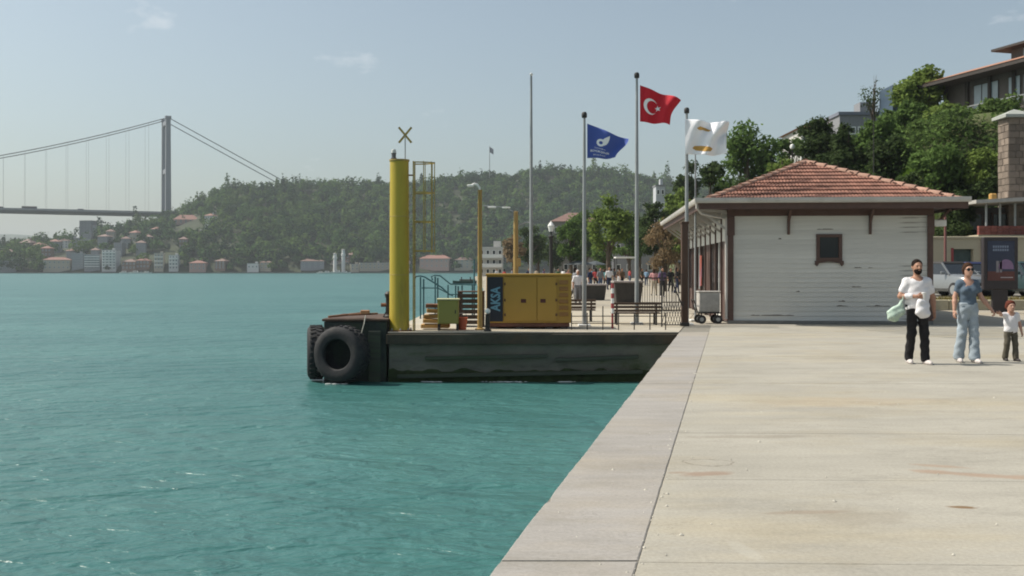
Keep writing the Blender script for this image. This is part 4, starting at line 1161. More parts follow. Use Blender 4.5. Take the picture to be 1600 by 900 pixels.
# ================================================================== PEOPLE
def skin_m(n, c): return mat(n, c, rough=.6, var=.06, scale=12)
def lerp(a, b, f): return tuple(x + (y - x) * f for x, y in zip(a, b))
def hand_prims(w, d, side, curl=.5, palm_n=None, s=1.0):
    """w wrist, d unit direction of the hand, side unit vector to the thumb; fingers curl towards palm_n"""
    w = Vector(w); d = Vector(d).normalized(); side = Vector(side); side = (side - d * side.dot(d)).normalized()
    n = Vector(palm_n) if palm_n is not None else d.cross(side)
    n = (n - d * n.dot(d)); n = (n - side * n.dot(side)).normalized()
    T = lambda v: tuple(v)
    pr = [('c', T(w), T(w + d * .03 * s), .026 * s, .028 * s, .01)]
    for k in range(4):
        o = side * ((1.5 - k) * .019 * s)
        pr.append(('c', T(w + d * .025 * s + o * .8), T(w + d * .085 * s + o), .014 * s, .0125 * s, .012))
    Ls = (.068, .076, .070, .055)
    for k in range(4):
        o = side * ((1.5 - k) * .021 * s); a = w + d * .087 * s + o
        L = Ls[k] * s; ang = curl
        d1 = d * math.cos(ang) + n * math.sin(ang); b = a + d1 * L * .45
        d2 = d * math.cos(ang * 2.1) + n * math.sin(ang * 2.1); c = b + d2 * L * .32
        d3 = d * math.cos(ang * 2.8) + n * math.sin(ang * 2.8); e = c + d3 * L * .25
        pr += [('c', T(a), T(b), .0095 * s, .009 * s, .005), ('c', T(b), T(c), .009 * s, .008 * s, .004), ('c', T(c), T(e), .008 * s, .0068 * s, .004)]
    a = w + d * .022 * s + side * .028 * s
    b = a + (d * .7 + side * .62 + n * .25).normalized() * .042 * s; c = b + (d * .85 + side * .2 + n * .45).normalized() * .034 * s
    pr += [('c', T(a), T(b), .0125 * s, .0105 * s, .008), ('c', T(b), T(c), .010 * s, .008 * s, .005)]
    return pr
def head_prims(hc, s=1.0, nose=True, child=False):
    x, y, z = hc
    fy = -1
    pr = [('e', (x, y + .012 * s, z + .022 * s), (.077 * s, .096 * s, .092 * s), .03), ('e', (x, y - .018 * s, z - .040 * s), (.060 * s, .074 * s, .078 * s), .04),
          ('e', (x, y - .052 * s, z - .088 * s), (.030 * s, .030 * s, .026 * s), .03)]
    if nose:
        pr += [('c', (x, y - .090 * s, z + .012 * s), (x, y - .108 * s, z - .026 * s), .008 * s, .0125 * s, .012 * s),
               ('c', (x - .035 * s, y - .080 * s, z + .026 * s), (x + .035 * s, y - .080 * s, z + .026 * s), .010 * s, .010 * s, .015 * s),
               ('c', (x - .018 * s, y - .088 * s, z - .056 * s), (x + .018 * s, y - .088 * s, z - .056 * s), .007 * s, .007 * s, .008 * s)]
        for sx in (-1, 1):
            pr.append(('e', (x + sx * .079 * s, y + .015 * s, z - .008 * s), (.012 * s, .022 * s, .032 * s), .008))
            pr.append(('-', (x + sx * .031 * s, y - .098 * s, z + .008 * s), (.017 * s, .014 * s, .011 * s), .012))
    return pr
def eyes(o, hc, s=1.0):
    for sx in (-1, 1):
        a = MB(); a.lathe([(0, -.0105 * s), (.007 * s, -.008 * s), (.0105 * s, 0), (.007 * s, .008 * s), (0, .0105 * s)], 10)
        e = a.build('eye', mat('eye_dark', (.03, .02, .016), rough=.3), o, smooth=True, at=(hc[0] + sx * .031 * s, hc[1] - .078 * s, hc[2] + .007 * s))

def person(label, loc, J, cols, h=.0095, s=1.0, female=False, beard=False, glasses=False, hair='short', child=False, wide_leg=0.0, bulk=1.0, hands=(None, None), hemz=None, hs=None):
    """J: joints in metres, figure faces -Y"""
    o = thing('person', label, 'person', loc)
    sk = cols['skin']; hs = hs or s
    b = bulk
    L, Rr = J['armL'], J['armR']            # (shoulder, elbow, wrist)
    hp, kn, an = J['hip'], J['knee'], J['ankle']
    hc = J['head']; ch = J['chest']; be = J['belly']; pe = J['pelvis']
    nk = (hc[0] * .4, hc[1] * .4 + .01 * s, ch[2] + .17 * s)
    torso = [('e', ch, (.165 * s * b, .105 * s * b, .20 * s), .05), ('e', be, (.145 * s * b, .105 * s * b, .17 * s), .08 * s), ('e', pe, (.158 * s * b, .112 * s * b, .12 * s), .07 * s),
             ('c', L[0], Rr[0], .058 * s, .058 * s, .06 * s)]
    if female:
        b = bulk = .88
        torso = [('e', ch, (.150 * s, .100 * s, .19 * s), .05), ('e', be, (.106 * s, .082 * s, .17 * s), .08 * s), ('e', pe, (.146 * s, .100 * s, .12 * s), .06 * s), ('c', L[0], Rr[0], .044 * s, .048 * s, .05 * s)]
        for sx in (-1, 1): torso.append(('e', (ch[0] + sx * .068 * s, ch[1] - .075 * s, ch[2] - .01 * s), (.062 * s, .060 * s, .062 * s), .04 * s))
    body = list(torso)
    body += [('c', (0, .015 * s, ch[2] + .12 * s), (hc[0], hc[1] + .02 * s, hc[2] - .05 * s), .056 * s, .048 * s, .03 * s)] + head_prims(hc, hs)
    for A in (L, Rr):
        body += [('c', A[0], A[1], .050 * s * b ** .5, .040 * s * b ** .5, .03 * s), ('c', A[1], lerp(A[1], A[2], .35), .040 * s, .041 * s, .02 * s), ('c', lerp(A[1], A[2], .35), A[2], .041 * s, .027 * s, .02 * s)]
    for i in (0, 1):
        body += [('c', hp[i], kn[i], .078 * s, .056 * s, .04 * s), ('c', kn[i], lerp(kn[i], an[i], .35), .052 * s, .054 * s, .02 * s), ('c', lerp(kn[i], an[i], .35), an[i], .054 * s, .034 * s, .02 * s)]
    V, Q = figure(body, h)
    for A, hd in zip((L, Rr), hands):
        if hd is None: hd = {}
        d = Vector(A[2]) - Vector(A[1])
        pr = hand_prims(A[2], hd.get('d', tuple(d)), hd.get('side', (0, -1, 0)), hd.get('curl', .35), hd.get('n'), s * .95)
        V2, Q2 = figure(pr, .0042 * max(s, .7), pad=.01)
        Q = np.concatenate([Q, Q2 + len(V)]); V = np.concatenate([V, V2])
    np_obj('body', V, Q, sk, o, smooth=True)
    # shirt
    zh = hemz
    sh = [('e', ch, (.182 * s * b, .122 * s * b, .205 * s), .05), ('e', be, (.166 * s * b, .126 * s * b, .18 * s), .09 * s), ('e', (pe[0], pe[1], pe[2] + .02 * s), (.172 * s * b, .128 * s * b, .13 * s), .07 * s),
          ('c', L[0], Rr[0], 0.058 * s, .058 * s, .06 * s)]
    if female:
        sh = [('e', ch, (.156 * s, .106 * s, .195 * s), .05), ('e', be, (.130 * s, .106 * s, .175 * s), .07 * s), ('e', (pe[0], pe[1], pe[2] + .03 * s), (.160 * s, .120 * s, .12 * s), .06 * s), ('c', L[0], Rr[0], .050 * s, .050 * s, .05 * s)]
        for sx in (-1, 1): sh.append(('e', (ch[0] + sx * .068 * s, ch[1] - .082 * s, ch[2] - .015 * s), (.066 * s, .062 * s, .064 * s), .05 * s))
    sl_ = J.get('sleeve', .62)
    for A in (L, Rr):
        sh.append(('c', A[0], lerp(A[0], A[1], sl_), .057 * s * b ** .5, .060 * s * b ** .5, .045 * s))
    ztop = ch[2] + .185 * s
    nkx, nky = nk[0], nk[1]
    def cut(x, y, z):
        c = np.maximum(zh + .012 * np.sin(14 * x) - z, 0 * z - 1)
        c = np.maximum(zh + .012 * np.sin(14 * x) - z, (z - ztop) - .8 * np.maximum(0, np.sqrt((x - nkx) ** 2 + (y - nky) ** 2) - .075 * s))
        neck = .085 * s - np.sqrt((x - nkx) ** 2 + (y - nky + .03 * s) ** 2 + (.55 * (z - ztop + .0 * s)) ** 2)
        return np.maximum(c, neck)
    fig_obj('shirt', sh, h, cols['top'], o, cut=cut, wr=.0034 * s, seed=1.0 + loc[0])
    # trousers
    wl = wide_leg; b = max(b, 1.04)
    tr = [('e', (pe[0], pe[1], pe[2]), (.166 * s * b, .122 * s * b, .125 * s), .05), ('e', (pe[0], pe[1], pe[2] + .08 * s), (.152 * s * b, .114 * s * b, .12 * s), .05 * s)]
    for i in (0, 1):
        hm = lerp(kn[i], an[i], .98)
        tr += [('c', hp[i], kn[i], .092 * s, .070 * s + wl * .3, .035 * s), ('c', kn[i], hm, .070 * s + wl * .3, .060 * s + wl, .03 * s)]
    zw = pe[2] + .10 * s
    zan = min(an[0][2], an[1][2]) - .045 * s
    fig_obj('trousers', tr, h, cols['bottom'], o, cut=lambda x, y, z: np.maximum(z - zw, zan - z), wr=.0048 * s, seed=4.0 + loc[0])
    # shoes
    for i in (0, 1):
        a = an[i]; gz = J.get('ground', (0, 0))[i]
        d = J['toe'][i]
        heel = (a[0] - d[0] * .03 * s, a[1] - d[1] * .03 * s, gz + .036 * s); ball = (a[0] + d[0] * .12 * s, a[1] + d[1] * .12 * s, gz + .034 * s); toe = (a[0] + d[0] * .175 * s, a[1] + d[1] * .175 * s, gz + .028 * s)
        pr = [('c', heel, ball, .036 * s, .040 * s, .02), ('c', ball, toe, .040 * s, .030 * s, .02), ('c', (a[0], a[1], a[2] + .01), (heel[0], heel[1], gz + .05 * s), .040 * s, .038 * s, .03)]
        fig_obj('shoe', pr, .007, cols['shoe'], o, cut=lambda x, y, z: np.maximum(gz + .004 - z, z - (a[2] + .015)))
    # hair
    x, y, z = hc
    hr = [('e', (x, y + .016 * hs, z + .032 * hs), (.087 * hs, .102 * hs, .101 * hs), .03)]
    if hair == 'tied': hr += [('c', (x - .075 * hs, y + .0 * hs, z + .0 * hs), (x - .072 * hs, y + .02 * hs, z - .075 * hs), .022 * hs, .016 * hs, .02), ('c', (x + .075 * hs, y + .0 * hs, z + .0 * hs), (x + .072 * hs, y + .02 * hs, z - .075 * hs), .022 * hs, .016 * hs, .02), ('e', (x, y + .115 * hs, z + .03 * hs), (.05 * hs, .055 * hs, .05 * hs), .03), ('e', (x, y + .05 * hs, z - .02 * hs), (.082 * hs, .06 * hs, .07 * hs), .03)]
    if hair == 'mop': hr = [('e', (x, y + .014 * hs, z + .034 * hs), (.094 * hs, .108 * hs, .100 * hs), .03), ('e', (x, y + .05 * hs, z - .025 * hs), (.086 * hs, .065 * hs, .06 * hs), .03)]
    fr = .028 if hair != 'mop' else .018
    fig_obj('hair', hr, .007, cols['hair'], o, wr=.0022, seed=3.0, cut=lambda X_, Y_, Z_: np.maximum(-(Z_ - (z + (.050 if hair != 'tied' else .030) * hs)) * .5 - (Y_ - (y - .045 * hs)) * .85 - .0 - (.012 if hair == 'mop' else 0), (z - .085 * hs) - Z_))
    if beard:
        br = [('e', (x, y - .030 * hs, z - .065 * hs), (.064 * hs, .070 * hs, .062 * hs), .02), ('e', (x, y - .06 * hs, z - .10 * hs), (.036 * hs, .034 * hs, .032 * hs), .03)]
        fig_obj('beard', br, .006, cols['hair'], o, wr=.0015, cut=lambda X_, Y_, Z_: np.maximum(np.maximum(Z_ - (z - .036 * hs) - .5 * np.abs(X_ - x) * (np.abs(X_ - x) > .04 * hs), (Y_ - (y + .015))), .022 * hs - np.sqrt((X_ - x) ** 2 + ((Z_ - z + .058 * hs) * 2.2) ** 2)))
    if glasses:
        for sx in (-1, 1):
            a = MB(); a.lathe([(0, -.004), (.026 * hs, -.004), (.030 * hs, 0), (.026 * hs, .004), (0, .004)], 14, Matrix.Translation((x + sx * .034 * hs, y - .099 * hs, z + .006 * hs)) @ Matrix.Rotation(R(90), 4, 'X'))
            a.build('sunglass_lens', m_glass, o, smooth=True)
            a = MB(); a.bar((x + sx * .062 * hs, y - .094 * hs, z + .012 * hs), (x + sx * .080 * hs, y + .01 * hs, z + .012 * hs), .006); a.build('temple', m_dark, o)
    else: eyes(o, hc, hs)
    return o
sk1 = skin_m('skin_tan', (.36, .19, .125)); sk2 = skin_m('skin_light', (.44, .25, .18))
h_dk = mat('hair_dark', (.016, .010, .008), rough=.8, spec=.1, var=.3, scale=30); h_br = mat('hair_brown', (.045, .022, .013), rough=.8, spec=.1, var=.3, scale=30); h_rd = mat('hair_auburn', (.10, .028, .018), rough=.8, spec=.1, var=.3, scale=30)
c_wht = mat('cloth_white', (.68, .66, .67), rough=.9, var=.05, scale=20, bump=.2, bscale=60)
c_blk = mat('cloth_black', (.012, .011, .012), rough=.9, var=.2, scale=20)
c_blu = mat('cloth_grey_blue', (.085, .12, .16), rough=.9, var=.1, scale=20, bump=.2, bscale=60)
c_jean = mat('denim_pale', (.30, .35, .39), rough=.9, var=.18, scale=7, bump=.2, bscale=80)
c_olive = mat('cloth_olive', (.085, .075, .055), rough=.9, var=.15, scale=20)
c_shoe = mat('shoe_white', (.55, .50, .48), rough=.7)
c_shoed = mat('shoe_dark', (.03, .025, .025), rough=.7)

# man: bent right arm holding things, stepping forward
mx_, my_ = X(1433, 17.2), 17.2
Jm = dict(head=(-.01, -.03, 1.625), chest=(0, 0, 1.27), belly=(0, -.015, 1.08), pelvis=(0, 0, .93),
          armL=((.180, .01, 1.375), (.275, .03, 1.12), (.275, -.03, .865)), armR=((-.180, .01, 1.375), (-.285, .0, 1.13), (-.075, -.19, 1.135)),
          hip=((-.085, 0, .90), (.085, 0, .90)), knee=((-.105, -.03, .50), (.10, -.055, .50)), ankle=((-.115, .07, .10), (.095, -.10, .085)),
          toe=((-.12, -.99), (.15, -.99)), ground=(.0, .0))
person('bearded man in a white shirt and black trousers walking towards the camera', (mx_, my_, 0), Jm,
       dict(skin=sk1, top=c_wht, bottom=c_blk, hair=h_dk, shoe=c_shoe), beard=True, bulk=1.10, hands=({'side': (0, -1, 0), 'curl': .4, 'n': (-1, 0, 0)}, {'side': (0, 0, 1), 'curl': .75, 'n': (0, .9, -.1), 'd': (.95, -.3, .02)}), hemz=.87, wide_leg=.012)
# what he carries
o = thing('cup', 'white paper cup in the bearded man\'s hand', 'cup', (mx_ + .03, my_ - .205, 1.075))
s_ = MB(); s_.lathe([(.026, 0), (.036, .105), (.039, .106), (.039, .112), (.034, .112), (.024, .005), (0, .005)], 18); s_.build('cup_wall', mat('paper_cup', (.70, .68, .64)), o, smooth=True)
s_ = MB(); s_.lathe([(.0, .114), (.038, .114), (.038, .122), (.030, .126), (0, .126)], 18); s_.build('lid', m_white, o, smooth=True)
fo = fig_obj('folded_cloth', [('c', (-.05, -.235, 1.04), (-.02, -.22, .88), .055, .085, .05), ('c', (.03, -.22, 1.02), (.05, -.21, .87), .045, .075, .06), ('e', (.02, -.215, .85), (.10, .05, .075), .05)], .009, c_wht, wr=.006, seed=2)
fo.location = (mx_, my_, 0); tag(fo, 'white cloth bundle hanging from the bearded man\'s forearm', 'cloth')
wb = fig_obj('wrist_wrap', [('c', (-.205, -.075, 1.135), (-.15, -.125, 1.137), .047, .045, .01)], .006, c_wht); wb.location = (mx_, my_, 0); tag(wb, 'white wrap around the bearded man\'s forearm', 'wrap')
m_bag = mat('plastic_bag', (.40, .50, .42), rough=.35, var=.35, scale=9, dirt=(.09, .26, .13), dirt_amt=.9, dirt_scale=5)
bg_ = thing('plastic_bag', 'green and white plastic bag hanging from the bearded man\'s arm', 'bag', (mx_ - .36, my_ - .05, .72))
V, Q = figure([('e', (-.02, 0, .13), (.13, .07, .11), .05), ('e', (-.07, 0, .06), (.07, .055, .09), .06), ('e', (.06, 0, .22), (.06, .045, .08), .06)], .009, wr=.008, seed=6)
np_obj('sack', V, Q, m_bag, bg_, smooth=True)
for dy in (-.02, .02):
    s_ = MB(); s_.tube([(.05, dy, .28), (.09, dy * 1.3, .36), (.10, dy * 1.1, .415)], [.018, .010, .008], 8); s_.build('handle', m_bag, bg_, smooth=True)
# woman
wx_, wy_ = X(1512, 17.45), 17.45
Jw = dict(head=(-.005, -.03, 1.575), chest=(0, 0, 1.24), belly=(0, -.005, 1.06), pelvis=(0, 0, .92),
          armL=((.140, .01, 1.345), (.235, .0, 1.10), (.375, -.06, .90)), armR=((-.140, .01, 1.345), (-.205, .03, 1.11), (-.240, -.03, .88)),
          hip=((-.082, 0, .89), (.082, 0, .89)), knee=((-.10, -.01, .49), (.085, -.05, .49)), ankle=((-.13, .06, .10), (.075, -.09, .085)),
          toe=((-.15, -.98), (.12, -.99)), ground=(0, 0), sleeve=.5)
person('woman in a grey-blue tee, pale jeans and sunglasses holding the child\'s hand', (wx_, wy_, 0), Jw,
       dict(skin=sk2, top=c_blu, bottom=c_jean, hair=h_br, shoe=c_shoe), female=True, glasses=True, hair='tied', s=.97, hands=({'side': (-.3, -1, .2), 'curl': .8, 'n': (.2, .5, -1)}, {'side': (0, -1, 0), 'curl': .35, 'n': (1, 0, 0)}), hemz=.945, wide_leg=.032)
# child: scaled figure, left-hand side arm raised to the woman's hand
cx_, cy_ = X(1577, 17.75), 17.70
k_ = .605
hx, hy, hz = wx_ + .44 - cx_, wy_ - .09 - cy_, .835
Jc = dict(head=(-.01, -.02, .945), chest=(0, 0, .715), belly=(0, -.01, .60), pelvis=(0, 0, .52),
          armL=((.105, .0, .80), (.165, .02, .64), (.175, -.03, .50)), armR=((-.105, .0, .80), (-.195, -.05, .80), (hx + .085, hy - .01, hz + .005)),
          hip=((-.055, 0, .50), (.055, 0, .50)), knee=((-.07, -.02, .29), (.065, -.03, .29)), ankle=((-.078, .04, .065), (.062, -.05, .055)),
          toe=((-.15, -.98), (.15, -.98)), ground=(0, 0), sleeve=.55)
person('small child with auburn hair, white tee and olive trousers led by the hand', (cx_, cy_, 0), Jc,
       dict(skin=sk2, top=c_wht, bottom=c_olive, hair=h_rd, shoe=c_shoed), s=k_ * 1.04, hs=.84, child=True, h=.008, hair='mop', hands=({'side': (0, -1, 0), 'curl': .4, 'n': (-1, 0, 0)}, {'side': (0, -.5, 1), 'curl': .5, 'n': (0, .6, -.6), 'd': (-1, 0, .05)}), hemz=.475, wide_leg=.012)
# ---- crowd on the promenade: one mesh each, clothing by material slot
def crowd_mesh(name, pose):
    parts = []
    hx = .10 if pose == 0 else .16
    sw = (.0, .14, -.05, .10)[pose % 4]
    tor = [('e', (0, 0, 1.24), (.17, .11, .22), .05), ('e', (0, 0, 1.02), (.155, .11, .18), .08), ('c', (-.17, 0, 1.36), (.17, 0, 1.36), .065, .065, .06)]
    for sx in (-1, 1): tor.append(('c', (sx * .18, 0, 1.37), (sx * .25, sw * sx * .3, 1.14), .06, .055, .04))
    arm = []
    for sx in (-1, 1): arm.append(('c', (sx * .25, sw * sx * .3, 1.14), (sx * .25, -.1 + sw * sx, .88), .042, .035, .02)); arm.append(('c', (sx * .25, -.1 + sw * sx, .88), (sx * .25, -.12 + sw * sx, .80), .04, .03, .02))
    head = [('e', (0, -.01, 1.60), (.078, .095, .115), .02), ('c', (0, 0, 1.42), (0, 0, 1.54), .05, .05, .02)]
    leg = [('e', (0, 0, .92), (.16, .115, .12), .05)]
    for sx in (-1, 1): leg += [('c', (sx * .085, 0, .9), (sx * .10, -.02 + sw * sx * .6, .5), .09, .068, .04), ('c', (sx * .10, -.02 + sw * sx * .6, .5), (sx * .10, .03 + sw * sx * 1.6, .09), .066, .05, .03)]
    shoe = [('c', (sx * .10, .05 + sw * sx * 1.6, .04), (sx * .11, -.10 + sw * sx * 1.6, .035), .042, .036, .01) for sx in (-1, 1)]
    hair = [('e', (0, .02, 1.635), (.086, .10, .10), .02)] + ([('e', (0, .05, 1.52), (.08, .06, .12), .05)] if pose in (1, 3) else [])
    V = []; Q = []; MI = []; n = 0
    for k, (pr, cut) in enumerate(((head + arm, None), (tor, lambda x, y, z: .90 - z), (leg, lambda x, y, z: np.maximum(z - 1.0, .07 - z)), (shoe, None), (hair, lambda x, y, z: -(z - 1.62) * .5 - (y + .05)))):
        a, b = figure(pr, .022, cut=cut); V.append(a); Q.append(b + n); MI += [k] * len(b); n += len(a)
    return np_mesh(name, np.concatenate(V), np.concatenate(Q), [sk1, c_wht, c_blk, c_shoe, h_dk], MI, smooth=True)
crowd = [crowd_mesh('person', p) for p in range(4)]
cl = {n: mat('cloth_' + n, c, rough=.9, var=.1, scale=8) for n, c in dict(navy=(.02, .03, .07), purple=(.13, .08, .16), red=(.35, .05, .05), pink=(.45, .22, .22), beige=(.42, .35, .26), grey=(.18, .18, .19), teal=(.05, .15, .16), sky=(.18, .28, .40), yellow=(.45, .33, .08), green=(.07, .14, .07), brown=(.12, .07, .04)).items()}
cl['white'] = c_wht; cl['black'] = c_blk; cl['denim'] = mat('denim_blue', (.07, .10, .17), rough=.9); cl['olive'] = c_olive
spots = [  # u, Y, yaw, top, bottom, hair, scale
    (1035, 60, .3, 'purple', 'black', 'd', 1.0, 'person in a purple top and black shorts beyond the iron fence'),
    (1022, 64, 2.8, 'pink', 'beige', 'b', .97, 'person in pink and beige beyond the iron fence'),
    (1048, 72, .5, 'black', 'black', 'd', 1.0, 'person all in black under the brown feathery tree'),
    (1058, 70, 1.2, 'black', 'navy', 'd', 1.02, 'person in black top and navy trousers beside the gate post'),
    (903, 47, .2, 'white', 'grey', 'g', .92, 'person in a white top and grey trousers just right of the generator'),
    (899, 58, 2.0, 'grey', 'black', 'd', 1.0, 'person in grey top behind the blue flag pole'),
    (922, 66, 1.0, 'navy', 'denim', 'd', 1.0, 'person in navy and jeans right of the blue flag pole'),
    (931, 80, 3.0, 'red', 'black', 'd', 1.0, 'person in a red top amid the crowd'),
    (938, 74, .4, 'grey', 'denim', 'd', 1.02, 'person in grey top and jeans amid the crowd'),
    (946, 83, 2.2, 'teal', 'black', 'b', .97, 'person in a teal top amid the crowd'),
    (952, 78, .2, 'white', 'navy', 'd', 1.05, 'person in a white top and navy trousers amid the crowd'),
    (960, 90, 1.6, 'black', 'grey', 'd', 1.0, 'person in black top and grey trousers right of the striped post'),
    (968, 98, 3.0, 'brown', 'white', 'b', 1.0, 'person in a brown top and white trousers on the promenade'),
    (972, 88, .3, 'brown', 'black', 'd', 1.0, 'person in a brown top and black trousers on the promenade'),
    (984, 110, 2.0, 'red', 'denim', 'd', 1.0, 'person in a red top left of the red flag pole'),
    (1003, 96, .8, 'olive', 'black', 'd', 1.0, 'person in olive right of the red flag pole'),
    (1010, 104, 2.6, 'sky', 'denim', 'b', .95, 'person in a sky-blue top right of the red flag pole'),
    (914, 102, 1.9, 'yellow', 'black', 'd', 1.0, 'person in a yellow top right behind the blue flag pole'),
    (888, 92, .4, 'pink', 'denim', 'b', .95, 'person in a pink top above the generator'),
    (880, 120, 2.4, 'white', 'black', 'd', 1.0, 'person in a white top and black trousers above the generator'),
    (872, 108, .6, 'green', 'denim', 'd', 1.0, 'person in a green top above the generator'),
    (850, 115, 1.1, 'purple', 'black', 'b', 1.0, 'person in a purple top beside the black lantern'),
    (838, 126, 2.9, 'beige', 'grey', 'd', 1.0, 'person in a beige top beyond the bare pole'),
    (826, 112, .1, 'navy', 'black', 'd', 1.02, 'person in navy left of the bare pole'),
    (800, 135, 1.8, 'grey', 'navy', 'd', 1.0, 'person in grey beyond the second lamp post'),
    (788, 122, 2.5, 'red', 'grey', 'b', .96, 'person in a red top left of the second lamp post'),
    (776, 140, .5, 'white', 'denim', 'd', 1.0, 'person in white and jeans near the white waterside house'),
    (956, 120, 2.7, 'green', 'beige', 'd', 1.0, 'person in green top and beige trousers far along the promenade'),
    (925, 132, 1.3, 'sky', 'black', 'd', 1.0, 'person in a sky-blue top far along the promenade'),
    (942, 145, .9, 'black', 'black', 'd', 1.0, 'person all in black far along the promenade'),
]
hm = dict(d=h_dk, b=h_br, g=mat('hair_grey', (.5, .48, .46)))
for i, (u, Y, yaw, tp, bt, hr_, sc_, lab) in enumerate(spots):
    o = link(bpy.data.objects.new('person', crowd[i % 4]))
    o.location = (X(u, Y), Y, -.008); o.rotation_euler = (0, 0, yaw * 1.0); o.scale = (sc_ * random.uniform(.95, 1.08), sc_, sc_)
    for k, mm in ((1, cl[tp]), (2, cl[bt]), (3, c_shoed if i % 2 else c_shoe), (4, hm[hr_])):
        o.material_slots[k].link = 'OBJECT'; o.material_slots[k].material = mm
    tag(o, lab, 'person', 'people strolling on the promenade')
# ================================================================== LAND TO THE RIGHT: road, cars, walls, hill, villas
# raised road behind the kiosk, with its kerb
m_road = mat('asphalt_pale', (.20, .19, .17), rough=.9, var=.15, scale=2, bump=.3, coord='World')
s_ = MB(); s_.prism([(14.2, 40.5), (60, 39), (60, 56), (14.6, 56)], -.5, .36); tag(s_.build('road', m_road), kind='structure')
for i in range(14):
    x0 = 14.1 + i * 1.55; y0 = 40.44 - (x0 - 14.2) * 1.5 / 45.8
    s_ = MB(); s_.box((x0 + .76, y0, .09), (1.53, .22, .62), rz=-.033); o = s_.build('kerb', mat('kerb_stone', (.42, .38, .27), var=.15, rnd=.12), bpy.data.objects['road'], bevel=.02)
gm = leaf_mat('dry_grass', (.16, .14, .05), (.30, .24, .09), .2)
def blades(name, label, pts, size, mt):
    V = []; Q = []
    for (x, y, z) in pts:
        a = rng.random() * 6.28; hgt = size * rng.uniform(.5, 1.3); w_ = .02; ln = rng.normal(0, .3) * hgt
        dx, dy = math.cos(a), math.sin(a); n = len(V)
        V += [(x - dx * w_, y - dy * w_, z), (x + dx * w_, y + dy * w_, z), (x + dy * ln, y - dx * ln, z + hgt)]; Q.append((n, n + 1, n + 2))
    return tag(np_obj(name, V, Q, mt), label, 'grass', kind='stuff')
blades('grass', 'strip of dry yellow grass along the road kerb', [(rng.uniform(16, 24), 40.7 + rng.random() * .7, .36) for _ in range(2500)], .16, gm)

# ---- leaf crowns
def leaves(cl_, n, size, seed, flat=.0, droop=0.0):
    """cl_: array of (x,y,z,rx,ry,rz); leaves spread through each clump, denser near its skin"""
    r = np.random.default_rng(seed); cl_ = np.asarray(cl_, float)
    vol = (cl_[:, 3] * cl_[:, 4] * cl_[:, 5]) ** .7; k = r.choice(len(cl_), n, p=vol / vol.sum())
    d = r.normal(size=(n, 3)); d /= np.linalg.norm(d, axis=1)[:, None]
    rad = r.random(n) ** .45 * (1 + .18 * r.normal(size=n))
    c = cl_[k, :3] + d * rad[:, None] * cl_[k, 3:]
    nrm = d * .8 + r.normal(size=(n, 3)) * .7 + np.array([0, 0, .5]); nrm /= np.linalg.norm(nrm, axis=1)[:, None]
    t1 = np.cross(nrm, r.normal(size=(n, 3))); t1 /= np.linalg.norm(t1, axis=1)[:, None]; t2 = np.cross(nrm, t1)
    if droop: t1 = t1 * (1 - droop) + np.array([0, 0, -1]) * droop
    s = size * r.uniform(.55, 1.35, n)[:, None]
    a = c - t1 * s; b = c + t2 * s * .5; e = c + t1 * s; f = c - t2 * s * .5
    V = np.stack([a, b, e, f], 1).reshape(-1, 3); Q = np.arange(4 * n).reshape(n, 4)
    return V, Q
def clumps(n, rx, ry, rz, cz, r0, r1, seed, cone=0.0):
    r = np.random.default_rng(seed); out = []
    while len(out) < n:
        p = r.uniform(-1, 1, 3)
        q = np.linalg.norm(p)
        if q > 1 or q < .35: continue
        f = 1 - cone * (p[2] * .5 + .5)
        s = r.uniform(r0, r1)
        out.append((p[0] * rx * f, p[1] * ry * f, cz + p[2] * rz, s, s, s * .8))
    return out
lm_mid = leaf_mat('leaf_mid', (.062, .105, .030), (.13, .20, .058))
lm_bri = leaf_mat('leaf_bright', (.095, .145, .034), (.20, .26, .07))
lm_drk = leaf_mat('leaf_dark', (.034, .054, .022), (.075, .105, .040))
lm_brn = leaf_mat('leaf_brown', (.15, .105, .06), (.30, .22, .13))
lm_ivy = leaf_mat('leaf_ivy', (.055, .095, .03), (.13, .185, .055))
m_bark = mat('bark', (.10, .075, .055), rough=.9, var=.3, scale=6, bump=.5, stretch=(1, 1, .3))
TREE = {}
def tree(name, label, x, y, z, h, w, lm, seed=0, n=4200, leaf=.16, trunk=.28, cone=0.0, ncl=26, cat='tree', group=None, droop=0.0, sparse=False):
    """tapered trunk with limbs and a crown of leaf clumps; h overall height, w crown width"""
    o = thing(name, label, cat, (x, y, z), random.uniform(0, 6.28), group)
    rz = h * (1 - trunk) / 2; cz = h - rz; rx = w / 2
    cl_ = clumps(ncl, rx * .74, rx * .74, rz * .8, cz, rx * .24, rx * .42, seed, cone)
    r = random.Random(seed)
    tb = MB(); tr = max(.05, h * .022)
    tb.tube([(0, 0, -.3), (r.uniform(-.1, .1) * w * .2, r.uniform(-.1, .1) * w * .2, h * trunk), (r.uniform(-.1, .1) * w * .4, 0, h * .55), (0, 0, h * .85)], [tr * 1.4, tr, tr * .6, tr * .12], 9)
    for k in range(9):
        c = cl_[k % len(cl_)]; z0 = h * trunk * r.uniform(.8, 1.3); m_ = (c[0] * .45, c[1] * .45, z0 + (c[2] - z0) * .6)
        tb.tube([(0, 0, z0), m_, (c[0], c[1], c[2])], [tr * .5, tr * .3, tr * .08], 6)
        for _ in range(3):
            tb.tube([m_, (c[0] + r.uniform(-.5, .5) * rx * .5, c[1] + r.uniform(-.5, .5) * rx * .5, c[2] + r.uniform(.0, .6) * rx * .6)], [tr * .18, tr * .05], 5)
    tb.build('trunk', m_bark, o, smooth=True)
    V, Q = leaves(cl_, n, leaf, seed, droop=droop)
    np_obj('crown', V, Q, lm, o)
    return o

